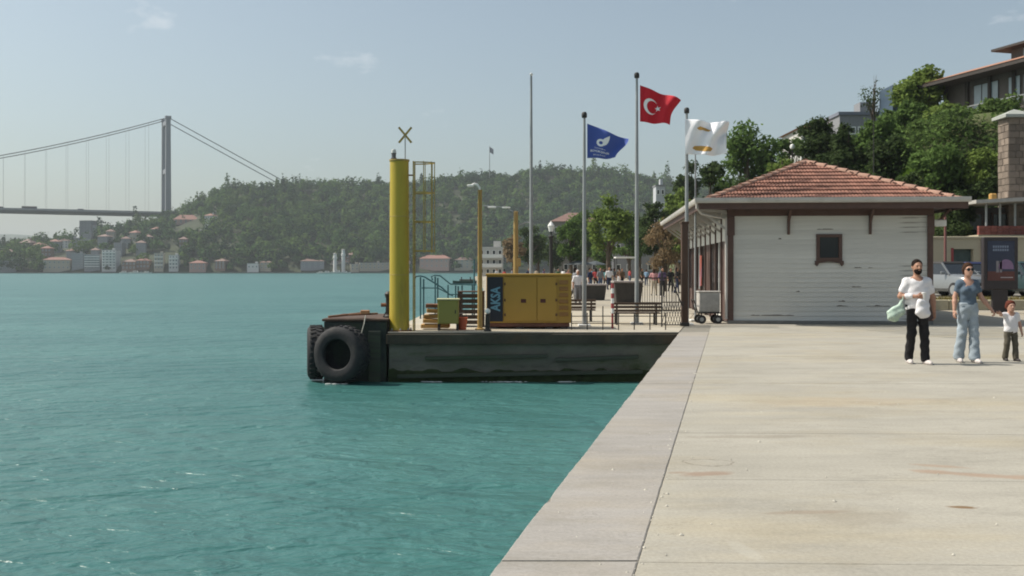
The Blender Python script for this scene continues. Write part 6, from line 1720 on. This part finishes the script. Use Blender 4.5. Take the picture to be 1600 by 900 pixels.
# ================================================================== MIDDLE DISTANCE
G2 = 'trees along the promenade'
tpx('street_tree', 'round fresh-green street tree left of the red flag pole', 916, 988, 308, 108, -.05, lm_bri, seed=31, n=5200, leaf=.2, trunk=.30, ncl=30, group=G2)
tpx('street_tree', 'dark green tree right of the red flag pole', 998, 1052, 312, 122, -.05, lm_drk, seed=32, n=4200, leaf=.22, trunk=.25, group=G2)
tpx('feathery_tree', 'brown feathery tree at the left of the kiosk eave', 1008, 1070, 343, 76, -.05, lm_brn, seed=33, n=5200, leaf=.11, trunk=.16, group=G2, droop=.5, ncl=34)
tpx('street_tree', 'grey-green tree above the crowd left of the blue flag pole', 866, 918, 345, 150, -.05, lm_mid, seed=34, n=3600, leaf=.24, trunk=.25, group=G2)
tpx('street_tree', 'dark tree right behind the bare pole', 806, 850, 356, 210, -.05, lm_drk, seed=35, n=3000, leaf=.3, trunk=.2, group=G2)
tpx('street_tree', 'brownish tree beside the white waterside house', 782, 822, 366, 190, -.05, lm_brn, seed=36, n=2600, leaf=.26, trunk=.2, group=G2)
tpx('street_tree', 'pale green tree behind the fresh-green street tree', 956, 1010, 340, 170, -.05, lm_mid, seed=37, n=3200, leaf=.28, trunk=.2, group=G2)
tpx('street_tree', 'yellow-green tree above the kiosk porch eave', 1032, 1084, 288, 128, .0, lm_bri, seed=38, n=3800, leaf=.24, trunk=.2, group=G2)
tpx('street_tree', 'tall dark tree at the left foot of the slope', 1046, 1108, 252, 150, None, lm_drk, seed=39, n=4600, leaf=.3, trunk=.1, group=G2)
tpx('street_tree', 'dark tree left behind the black lantern', 838, 884, 372, 230, -.05, lm_drk, seed=40, n=2600, leaf=.32, trunk=.15, group=G2)
tpx('street_tree', 'grey-green tree hiding the long house behind the blue flag pole', 884, 944, 332, 205, -.05, lm_mid, seed=45, n=4200, leaf=.32, trunk=.15, group=G2, ncl=34)
tpx('street_tree', 'dark tree behind the red flag pole above the awning', 974, 1024, 322, 185, -.05, lm_drk, seed=46, n=3600, leaf=.28, trunk=.15, group=G2)
tpx('street_tree', 'broad dark tree beyond the brown feathery tree', 1030, 1092, 318, 112, -.05, lm_drk, seed=47, n=4600, leaf=.22, trunk=.12, group=G2)
tpx('street_tree', 'mid-green tree just left of the black lantern', 820, 862, 366, 240, -.05, lm_mid, seed=48, n=2800, leaf=.34, trunk=.12, group=G2)
tpx('street_tree', 'low bushy tree above the crowd right of the blue flag pole', 922, 966, 366, 176, -.05, lm_mid, seed=49, n=3000, leaf=.26, trunk=.12, group=G2)
# houses of the middle distance
house('waterside_house', 'white two-storey waterside house left of the second lamp post', 748, 786, 388, 255, 0, m_wwall, m_wwall, rows=3, colsn=4, wsz=(.8, 1.1), balcony=True)
house('terrace_house', 'long house with terracotta roof behind the black lantern', 862, 936, 346, 235, 0, mat('dull_plaster', (.20, .185, .16), var=.1), mat('roof_dull_red', (.20, .12, .10), var=.2), roof='hip', rise=2.2, rows=3, colsn=5, wsz=(1, 1.4))
house('terrace_house', 'grey house with awnings behind the red flag pole', 958, 1024, 372, 200, 0, m_gwall, mat('roof_dull_red', (.20, .12, .10), var=.2), roof='hip', rise=2.0, rows=2, colsn=4)
house('tower_block', 'pale grey narrow block standing above the trees near the white flag pole', 1025, 1039, 291, 240, 0, mat('pale_block', (.42, .43, .45), var=.06), m_gwall, rows=7, colsn=2, wsz=(.7, 1.2), depth=5)
o = thing('awning', 'white flat awning above the crowd behind the red flag pole', 'awning', (X(980, 118), 118, 0))
s_ = MB(); s_.lohi((-1.3, 0, 2.95), (1.3, 2.5, 3.1)); s_.build('canopy', m_white, o, bevel=.02)
for sx in (-1.2, 1.2):
    for yy in (.1, 2.4):
        s_ = MB(); s_.cyl((sx, yy, 0), (sx, yy, 2.95), .04, n=8); s_.build('post', m_dark, o)
for (u, Y, lab) in ((905, 150, 'dark parasol above the crowd by the blue flag pole'), (930, 160, 'dark parasol right of the blue flag pole'), (1045, 110, 'dark parasol under the brown feathery tree')):
    o = thing('parasol', lab, 'parasol', (X(u, Y), Y, 0), 0, 'dark parasols on the promenade')
    s_ = MB(); s_.lathe([(1.9, 2.35), (1.85, 2.45), (1.0, 2.75), (.05, 3.0), (0, 3.02)], 8); s_.build('canopy', mat('parasol_cloth', (.06, .07, .075), var=.2), o)
    s_ = MB(); s_.cyl((0, 0, 0), (0, 0, 2.9), .04, n=8); s_.build('pole', m_grey, o)
    s_ = MB(); s_.cyl((0, 0, 0), (0, 0, .1), .3, n=12); s_.build('base', m_dark, o)
# small boats off the point
def boat(label, u, Y, L, hullm, cab=True, rz=0.0):
    o = thing('boat', label, 'boat', (X(u, Y), Y, WZ), rz, 'boats moored along the shores')
    b_ = L * .17; st = [(-.5, .55, .42), (-.3, .95, .36), (.1, 1.0, .34), (.35, .7, .40), (.5, .03, .52)]
    s_ = MB(); V = []; Fq = []
    for (t_, k, d) in st:
        V += [(t_ * L, -b_ * k, d * L * .28), (t_ * L, -b_ * k * .55, -.3), (t_ * L, b_ * k * .55, -.3), (t_ * L, b_ * k, d * L * .28)]
    for i in range(len(st) - 1):
        for k in range(4): Fq.append((i * 4 + k, i * 4 + (k + 1) % 4, i * 4 + 4 + (k + 1) % 4, i * 4 + 4 + k))
    Fq += [(0, 3, 2, 1), (16, 17, 18, 19)]
    s_.add(V, Fq); s_.build('hull', hullm, o)
    if cab:
        s_ = MB(); s_.lohi((-L * .25, -b_ * .7, L * .09), (L * .12, b_ * .7, L * .22)); s_.build('cabin', m_white, o, bevel=.05)
        s_ = MB(); s_.lohi((-L * .2, -b_ * .72, L * .14), (L * .1, -b_ * .705, L * .19)); s_.build('cabin_window', m_glass, o)
    return o
boat('dark green boat moored off the point left of the white waterside house', 728, 215, 5.5, mat('hull_green', (.025, .06, .05)), cab=False)
o = thing('point_jetty', 'low dark landing stage off the point', 'jetty', (X(735, 232), 232, WZ)); s_ = MB(); s_.lohi((-2.5, 0, -.5), (4.5, 3, .75)); s_.build('deck', m_wall, o)
for xx in (-2, 0, 2, 4):
    s_ = MB(); s_.cyl((xx, -.2, -1), (xx, -.2, 1.3), .12, n=8); s_.build('pile', m_dark, o)

# ================================================================== FAR SHORE
Y0, Y1, Y2 = 900.0, 1150.0, 1500.0
rid = [(-400, 405), (-150, 400), (0, 398), (40, 392), (95, 385), (120, 376), (180, 366), (205, 359), (240, 351), (262, 345), (280, 338), (300, 334), (335, 314), (352, 306), (378, 300), (400, 303), (430, 297), (480, 296), (560, 295), (600, 294), (640, 295), (690, 288), (740, 284), (765, 280), (790, 284), (830, 277), (870, 273), (900, 278), (940, 274), (980, 283), (1010, 286), (1040, 289), (1080, 294), (1200, 305), (1600, 325)]
ru = np.array([r[0] for r in rid], float); rv = np.array([r[1] for r in rid], float)
def ridge_z(x):                       # ground height under the canopy along the ridge
    u = 800 + x / Y1 * F
    return CAMZ + (HOR - np.interp(u, ru, rv)) / F * Y1
def far_z(x, y):
    s = np.clip((y - Y0) / (Y1 - Y0), 0, None); s1 = np.minimum(s, 1)
    pr_ = s1 ** .85
    back = np.clip((y - Y1) / (Y2 - Y1), 0, 1)
    return WZ + .8 + (ridge_z(x) - WZ - .8) * pr_ * (1 - .5 * back) + 2.0 * np.sin(x * .03 + y * .021) * s1 * (1 - s1) * 4
gx_ = np.arange(-1100, 720, 10.0); gy_ = np.concatenate([np.arange(Y0, Y1 + 1, 10), np.arange(Y1 + 20, Y2 + 1, 30)])
GX, GY = np.meshgrid(gx_, gy_); GZ = far_z(GX, GY)
GZ[0, :] = WZ - 3
V = np.stack([GX, GY, GZ], -1).reshape(-1, 3); nxg = len(gx_); I = np.arange(len(V)).reshape(len(gy_), nxg)
Q = np.stack([I[:-1, :-1], I[:-1, 1:], I[1:, 1:], I[1:, :-1]], -1).reshape(-1, 4)
m_far = mat('far_slope_ground', (.036, .045, .022), rough=.95, var=.4, scale=.05, coord='World', dirt=(.07, .075, .04), dirt_amt=.5, dirt_scale=.02)
tag(np_obj('far_hill_terrain', V, Q, m_far, smooth=True), kind='structure')
# quay line of the far shore
s_ = MB(); s_.prism([(-900, Y0 - 6), (300, Y0 - 6), (300, Y0 + 30), (-900, Y0 + 30)], WZ - 2, WZ + .9); tag(s_.build('far_shore_quay', mat('far_quay', (.13, .125, .115), var=.3, scale=.1, coord='World')), kind='structure')
# most distant hill at the left
V = []; Q = []
xs_ = np.linspace(-2400, 200, 60)
for j, yy in enumerate(np.linspace(2500, 3300, 10)):
    for x in xs_:
        u = 800 + x / 2700 * F; v_ = np.interp(u, [-600, -200, 0, 60, 110, 160, 400], [350, 356, 365, 374, 388, 402, 412])
        zt_ = CAMZ + (HOR - v_) / F * 2700
        V.append((x, yy, -6 + (zt_ + 6) * math.sin(math.pi * min(1, j / 5) / 2) + 3 * math.sin(x * .02 + j)))
for j in range(9):
    for i in range(59): a = j * 60 + i; Q.append((a, a + 1, a + 61, a + 60))
tag(np_obj('distant_hill_terrain', V, Q, mat('distant_hill_green', (.06, .075, .05), var=.4, scale=.02, coord='World'), smooth=True), kind='structure')

# ---- the wood on the far hill: thousands of crowns that read as one mass
def far_wood():
    r = np.random.default_rng(11); out = []
    N = 6400
    xs = r.uniform(-600, 400, N); ys = Y0 + 3 + (Y1 + 77 - Y0) * r.random(N) ** 1.25
    u = 800 + xs / ys * F
    keep = (u > -40) & (u < 1180)
    dens = np.interp(u, [20, 66, 75, 190, 235, 330, 360], [.8, .8, .14, .22, .6, .75, 1.0])
    low = (ys < Y0 + 45); dens = dens * np.where(low, np.where(u > 285, 1.0, np.where(u < 70, .8, .12)), 1)
    keep &= r.random(N) < dens
    for (ua, ub, ya, yb) in ((465, 512, 0, 910), (516, 616, 0, 912), (648, 708, 0, 912), (292, 356, 0, 908), (236, 282, 0, 915), (268, 313, 985, 1052), (342, 375, 925, 962), (385, 425, 0, 909)):
        keep &= ~((u > ua) & (u < ub) & (ys > ya) & (ys < yb))
    xs, ys = xs[keep], ys[keep]; zs = far_z(xs, ys)
    P0 = []
    for i in range(len(xs)):
        rad = (r.uniform(2.6, 5.6) if r.random() < .75 else r.uniform(5.5, 8.6)) * (.7 if ys[i] < Y0 + 14 else 1); hh = rad * r.uniform(.8, 1.25)
        if r.random() < .06: rad *= .4; hh *= 1.7
        P0.append((xs[i], ys[i], zs[i] + hh * .8, rad, rad, hh))
    return np.array(P0)
PW = far_wood()
def wood_mesh(PW, per, size, seed):
    r = np.random.default_rng(seed); n = len(PW) * per
    k = np.repeat(np.arange(len(PW)), per)
    d = r.normal(size=(n, 3)); d[:, 2] = np.abs(d[:, 2]) * 1.0 - .25; d[:, 1] -= .25; d /= np.linalg.norm(d, axis=1)[:, None]
    # lumpy radius: each crown has its own bumps
    ph = r.uniform(0, 6.28, (len(PW), 3))[k]
    bump = 1 + .22 * np.sin(3.1 * d[:, 0] * 2 + ph[:, 0]) * np.sin(2.7 * d[:, 2] * 2 + ph[:, 1]) + .12 * r.normal(size=n)
    c = PW[k, :3] + d * PW[k, 3:] * bump[:, None] * r.uniform(.78, 1.0, n)[:, None]
    nrm = d + r.normal(size=(n, 3)) * .45; nrm /= np.linalg.norm(nrm, axis=1)[:, None]
    t1 = np.cross(nrm, r.normal(size=(n, 3))); t1 /= np.linalg.norm(t1, axis=1)[:, None]; t2 = np.cross(nrm, t1)
    s = size * r.uniform(.6, 1.35, n)[:, None]
    V = np.stack([c - t1 * s, c + t2 * s * .7, c + t1 * s, c - t2 * s * .7], 1).reshape(-1, 3)
    return V, np.arange(4 * n).reshape(n, 4), k
V, Q, kk = wood_mesh(PW, 95, 1.25, 5)
tint = np.random.default_rng(9).integers(0, 3, len(PW))[kk]
wm = [leaf_mat('wood_leaf_a', (.042, .084, .026), (.074, .132, .042), .25), leaf_mat('wood_leaf_b', (.020, .044, .020), (.037, .073, .029), .25), leaf_mat('wood_leaf_c', (.066, .112, .030), (.106, .162, .048), .25)]
o = np_obj('hillside_wood', V, Q, wm, mi=tint); tag(o, 'dense green wood covering the far hillside behind the strait', 'wood', kind='stuff')

# ---- far houses
pal = dict(cream=mat('far_cream', (.42, .37, .29), var=.1), white=mat('far_white', (.58, .57, .55), var=.08), grey=mat('far_grey', (.25, .255, .27), var=.1), pink=mat('far_pink', (.40, .27, .23), var=.1), brown=mat('far_brown', (.20, .13, .10), var=.15), beige=mat('far_beige', (.36, .31, .24), var=.12))
rpal = dict(red=mat('far_roof_red', (.24, .12, .095), var=.2), dull=mat('far_roof_dull', (.20, .13, .11), var=.2), flat=mat('far_roof_flat', (.30, .29, .28), var=.1))
FH = 'houses on the far shore'
def fh_(u0, u1, vt, Y, wc, rc, label, rows, cols, roof='hip', rise=2.4, bal=False, depth=11, vb=None):
    stair = Y < 1100
    x = X((u0 + u1) / 2, Y); zb = float(far_z(np.array(x), np.array(Y))) if vb is None else Z(vb, Y)
    zb = max(zb, WZ + .9)
    return house('far_house', label, u0, u1, vt, Y, zb, pal[wc], rpal[rc], depth=depth, roof=roof, rows=rows, colsn=cols, group=FH, stair=stair, rise=rise, over=.8, winm=m_gwin, rz=random.uniform(-.25, .25), wsz=(1.3, 1.6), balcony=bal)
fh_(69, 108, 406, 905, 'cream', 'red', 'wide cream waterfront house with red hip roof at the far left', 2, 6)
fh_(113, 130, 396, 908, 'grey', 'flat', 'grey waterfront apartment block right of the wide cream house', 6, 4, 'flat')
fh_(132, 156, 398, 906, 'grey', 'flat', 'pale grey waterfront apartments with balconies', 6, 5, 'flat', bal=True)
fh_(159, 181, 391, 905, 'white', 'flat', 'bright white waterfront apartments with balconies', 7, 4, 'flat', bal=True)
fh_(190, 212, 409, 904, 'brown', 'dull', 'low brown waterfront house right of the white apartments', 2, 4)
fh_(213, 233, 407, 906, 'brown', 'red', 'low red-roofed waterfront house before the cream block', 2, 4)
fh_(241, 255, 396, 904, 'cream', 'flat', 'narrow cream four-storey block under the bridge tower', 4, 3, 'flat', bal=True)
fh_(264, 278, 399, 904, 'white', 'flat', 'narrow white block with balconies right of the cream block', 4, 3, 'flat', bal=True)
fh_(296, 321, 411, 903, 'pink', 'red', 'low pink waterfront house right of the bridge tower', 2, 4)
fh_(335, 352, 408, 905, 'brown', 'dull', 'brown waterfront house below the wooded hill', 3, 3)
fh_(346, 371, 384, 960, 'white', 'red', 'small white house with red roof part way up the wooded slope', 2, 3)
fh_(254, 276, 378, 985, 'brown', 'dull', 'brown house midway up the slope under the bridge tower', 3, 3)
fh_(272, 309, 343, 1050, 'pink', 'red', 'large pinkish mansion with red roof at the foot of the bridge tower', 4, 5, rise=5)
fh_(123, 144, 345, 1130, 'grey', 'flat', 'grey tower block on the skyline under the bridge deck', 7, 4, 'flat')
fh_(145, 172, 352, 1128, 'grey', 'dull', 'wide grey block right of the skyline tower block', 4, 6, 'flat')
fh_(31, 48, 379, 1000, 'brown', 'dull', 'brown house with rounded roof near the distant hill', 2, 3, rise=4)
fh_(50, 64, 383, 1000, 'brown', 'red', 'small red-roofed house left of the town slope', 2, 3, rise=3)
fh_(0, 24, 408, 905, 'grey', 'flat', 'low grey waterfront shed at the left edge', 2, 4, 'flat')
fh_(-30, 20, 394, 960, 'grey', 'dull', 'long dark roofed hall at the left edge', 2, 6, rise=3)
fh_(95, 124, 372, 1060, 'grey', 'flat', 'wide grey building on the town skyline left of the tower block', 3, 5, 'flat')
fh_(655, 702, 404, 905, 'pink', 'red', 'long red-roofed waterfront mansion seen through the ladder cage', 2, 6, rise=3.2)
fh_(470, 506, 408, 905, 'grey', 'dull', 'grey waterfront house with dull roof left of the two white towers', 2, 4)
fh_(548, 561, 413, 902, 'cream', 'flat', 'small bright cream waterfront building by the moored boats', 2, 2, 'flat')
fh_(562, 608, 411, 904, 'beige', 'flat', 'long beige waterfront wall building left of the yellow pillar', 2, 7, 'flat')
fh_(540, 560, 398, 915, 'brown', 'dull', 'brown house behind the cream waterfront building', 2, 3)
r_ = random.Random(5); k = 0
ordn = ['first', 'second', 'third', 'fourth', 'fifth', 'sixth', 'seventh', 'eighth', 'ninth', 'tenth', 'eleventh', 'twelfth', 'thirteenth', 'fourteenth', 'fifteenth', 'sixteenth', 'seventeenth', 'eighteenth']
us = [72, 84, 98, 110, 122, 136, 148, 160, 172, 184, 196, 208, 220, 230, 242, 286, 306, 326]
for i, u in enumerate(us):
    Y = (940, 975, 1010)[i % 3]; w_ = r_.uniform(11, 17); zb = float(far_z(np.array(X(u, Y)), np.array(Y)))
    vt = HOR - (zb + r_.uniform(7, 13) - CAMZ) / Y * F
    wc = r_.choice(['grey', 'grey', 'cream', 'white', 'beige', 'brown']); rc = r_.choice(['red', 'dull', 'dull', 'flat'])
    fh_(u - w_ / 2, u + w_ / 2, vt, Y, wc, rc, f'{wc} town house, {ordn[i]} from the left on the slope behind the waterfront', 3, 3, 'flat' if rc == 'flat' else 'hip')
fh_(386, 404, 412, 903, 'white', 'flat', 'small white boathouse on the wooded part of the far shore', 1, 3, 'flat')
fh_(406, 424, 410, 904, 'beige', 'dull', 'beige house with dull roof right of the white boathouse', 2, 3)
fh_(612, 640, 408, 905, 'white', 'red', 'white red-roofed waterfront house just right of the yellow pillar', 2, 4)
fh_(516, 546, 409, 912, 'beige', 'dull', 'beige house behind the two white shore towers', 2, 4)
fh_(710, 742, 406, 905, 'cream', 'dull', 'cream far-shore house beside the ochre lamp post', 3, 4)
# two white towers
for (u, vt, lab) in ((523.5, 397, 'shorter left one of two white shore towers'), (536.5, 391, 'taller right one of two white shore towers')):
    o = thing('shore_tower', lab, 'tower', (X(u, 905), 905, WZ + .8), 0, 'white towers on the far shore'); h_ = Z(vt, 905) - WZ - .8
    s_ = MB(); s_.lathe([(1.8, 0), (1.6, h_ * .72), (2.0, h_ * .75), (2.0, h_ * .84), (1.5, h_ * .85), (1.45, h_)], 12); s_.build('shaft', pal['white'], o)
    s_ = MB(); s_.lathe([(1.8, h_), (1.7, h_ + .5), (.6, h_ + 1.0), (0, h_ + 1.1)], 12); s_.build('cap', rpal['flat'], o)
m_hw = mat('hull_white', (.62, .62, .60), var=.05)
for (u, L, lab) in ((195, 9, 'white boat moored before the low brown house'), (213, 10, 'white boat moored before the red-roofed low house'), (230, 8, 'white boat moored left of the cream four-storey block'), (502, 8, 'small white boat left of the two white towers'), (512, 9, 'white motorboat just right of the small white boat'), (528, 12, 'long white boat below the two white towers'), (540, 9, 'white boat left of the bright cream waterfront building')):
    boat(lab, u, 885, L, m_hw)
# flag mast on the far hill
o = thing('flag_mast', 'tall thin flag mast on top of the far wooded hill', 'flag mast', (X(765, 1140), 1140, float(ridge_z(np.array(X(765, 1140))))))
h_ = Z(228, 1140) - o.location.z
s_ = MB(); s_.cyl((0, 0, 0), (0, 0, h_), .55, .3, n=8); s_.build('mast', m_grey, o)
V = []; Q = []
for i in range(9):
    for zz in (h_ - 1, h_ - 7): V.append((.3 + i * .5, .8 * math.sin(i * .9), zz - i * .35))
V2 = V + [(a, b_ + .15, c) for a, b_, c in V]; nn = len(V)
for i in range(8): Q.append((2 * i, 2 * i + 1, 2 * i + 3, 2 * i + 2)); Q.append((nn + 2 * i, nn + 2 * i + 2, nn + 2 * i + 3, nn + 2 * i + 1))
np_obj('flag_cloth', V2, Q, mat('faded_flag', (.16, .17, .20)), o)

# ================================================================== SUSPENSION BRIDGE
bx = Vector((.891, .454, 0)).normalized(); bn = Vector((-bx.y, bx.x, 0))
B0 = Vector((X(259.5, 1180), 1180, 0)); ZD, ZT = 66.5, 174.0; T = 548.0; HW = 15.0
br = thing('suspension_bridge', 'tall grey suspension bridge crossing the strait on the left', 'bridge', tuple(B0))
m_br = mat('bridge_grey', (.17, .18, .20), rough=.6, var=.06, scale=.1); m_cab = mat('bridge_cable', (.16, .165, .175), rough=.6, var=.05)
def bp_(t_, n_, z): return bx * t_ + bn * n_ + Vector((0, 0, z))
for sd in (-1, 1):
    s_ = MB(); vs_ = []
    for (z, a, b_) in ((20, 3.4, 2.8), (ZD, 3.1, 2.6), (ZT, 2.5, 2.2)):
        for (i, j) in ((-1, -1), (1, -1), (1, 1), (-1, 1)): vs_.append(bp_(i * a, sd * HW + j * b_, z))
    s_.add(vs_, [(0, 1, 5, 4), (1, 2, 6, 5), (2, 3, 7, 6), (3, 0, 4, 7), (4, 5, 9, 8), (5, 6, 10, 9), (6, 7, 11, 10), (7, 4, 8, 11), (8, 9, 10, 11)]); s_.build('tower_leg', m_br, br)
    s_ = MB(); s_.add([bp_(i * 3.2, sd * HW + j * 2.8, z) for z in (ZT + .05, ZT + 3) for (i, j) in ((-1, -1), (1, -1), (1, 1), (-1, 1))], [(3, 2, 1, 0), (4, 5, 6, 7), (0, 1, 5, 4), (1, 2, 6, 5), (2, 3, 7, 6), (3, 0, 4, 7)]); s_.build('saddle', m_br, br)
for (z0, z1) in ((ZT - 6, ZT - 1), (ZD + 46, ZD + 51), (ZD - 8, ZD - 3)):
    s_ = MB(); s_.add([bp_(i * 1.9, j * (HW - 2.3), z) for z in (z0, z1) for (i, j) in ((-1, -1), (1, -1), (1, 1), (-1, 1))], [(3, 2, 1, 0), (4, 5, 6, 7), (0, 1, 5, 4), (1, 2, 6, 5), (2, 3, 7, 6), (3, 0, 4, 7)]); s_.build('cross_beam', m_br, br)
# deck: shallow box girder with bevelled edges
s_ = MB(); prof = [(-19, ZD), (-19, ZD - .8), (-13, ZD - 3.4), (13, ZD - 3.4), (19, ZD - .8), (19, ZD)]; vs_ = [bp_(t_, a, z) for t_ in (-560, 260) for a, z in prof]
s_.add(vs_, [(i, (i + 1) % 6, 6 + (i + 1) % 6, 6 + i) for i in range(6)] + [(5, 4, 3, 2, 1, 0), (6, 7, 8, 9, 10, 11)]); s_.build('deck', m_br, br)
for sd in (-1, 1):
    s_ = MB(); s_.bar(bp_(-560, sd * 18.6, ZD + .7), bp_(260, sd * 18.6, ZD + .7), .25, 1.2); s_.build('parapet', m_br, br)
def zc_(t_): return 75 + (ZT - 75) * (1 + t_ / T) ** 2 if t_ <= 0 else ZT - .507 * t_
for sd in (-1, 1):
    s_ = MB(); s_.tube([bp_(t_, sd * HW, zc_(t_) + 1.5) for t_ in np.linspace(-560, 0, 40)], .55, 6); s_.build('main_cable', m_cab, br)
    s_ = MB(); s_.tube([bp_(t_, sd * HW, zc_(t_) + 1.5) for t_ in (0, 230)], .55, 6); s_.build('side_cable', m_cab, br)
    for k in range(1, 26):
        t_ = -k * 21.0
        s_ = MB(); s_.tube([bp_(t_, sd * HW, ZD), bp_(t_, sd * HW, zc_(t_) + 1.2)], .10, 4, caps=False); s_.build('hanger', m_cab, br)
# traffic on the bridge
def vehicle(name, label, cat, t_, n_, L, H, mm):
    o = thing(name, label, cat, tuple(B0 + bp_(t_, n_, ZD + .02)), math.atan2(bx.y, bx.x), 'traffic on the bridge')
    s_ = MB(); s_.lohi((-L / 2, -1.25, .5), (L / 2, 1.25, H)); s_.build('body', mm, o, bevel=.2)
    s_ = MB(); s_.lohi((-L * .44, -1.29, H * .5), (L * .44, -1.255, H * .8)); s_.build('window_band', m_glass, o)
    for xx in (-L * .33, L * .33):
        for yy in (-1.1, 1.1):
            s_ = MB(); s_.cyl((xx, yy - .15, .5), (xx, yy + .15, .5), .5, n=12); s_.build('wheel', m_rubber, o)
vehicle('bus', 'dark long bus driving on the bridge deck', 'bus', -143, -14, 15, 3.8, mat('bus_dark', (.06, .055, .06)))
vehicle('van', 'small dark van near the left end of the bridge deck', 'van', -171, -14, 6, 2.6, mat('bus_dark', (.06, .055, .06)))
vehicle('van', 'small grey van on the bridge deck left of the tower', 'van', -92, -14, 6, 2.4, m_gwall)

# ================================================================== HAZE
s_ = MB(); s_.lohi((-6200, -450, -7), (6200, 5400, 215))
hz = bpy.data.materials.new('haze_air'); hz.use_nodes = True
t = hz.node_tree; t.nodes.clear(); ho = t.nodes.new('ShaderNodeOutputMaterial'); pv = t.nodes.new('ShaderNodeVolumePrincipled')
pv.inputs['Color'].default_value = (.86, .93, .98, 1); pv.inputs['Density'].default_value = .00015; pv.inputs['Anisotropy'].default_value = .1
t.links.new(pv.outputs[0], ho.inputs['Volume'])
o = s_.build('haze', hz); tag(o, 'thin pale haze hanging over the strait', 'haze', kind='stuff')
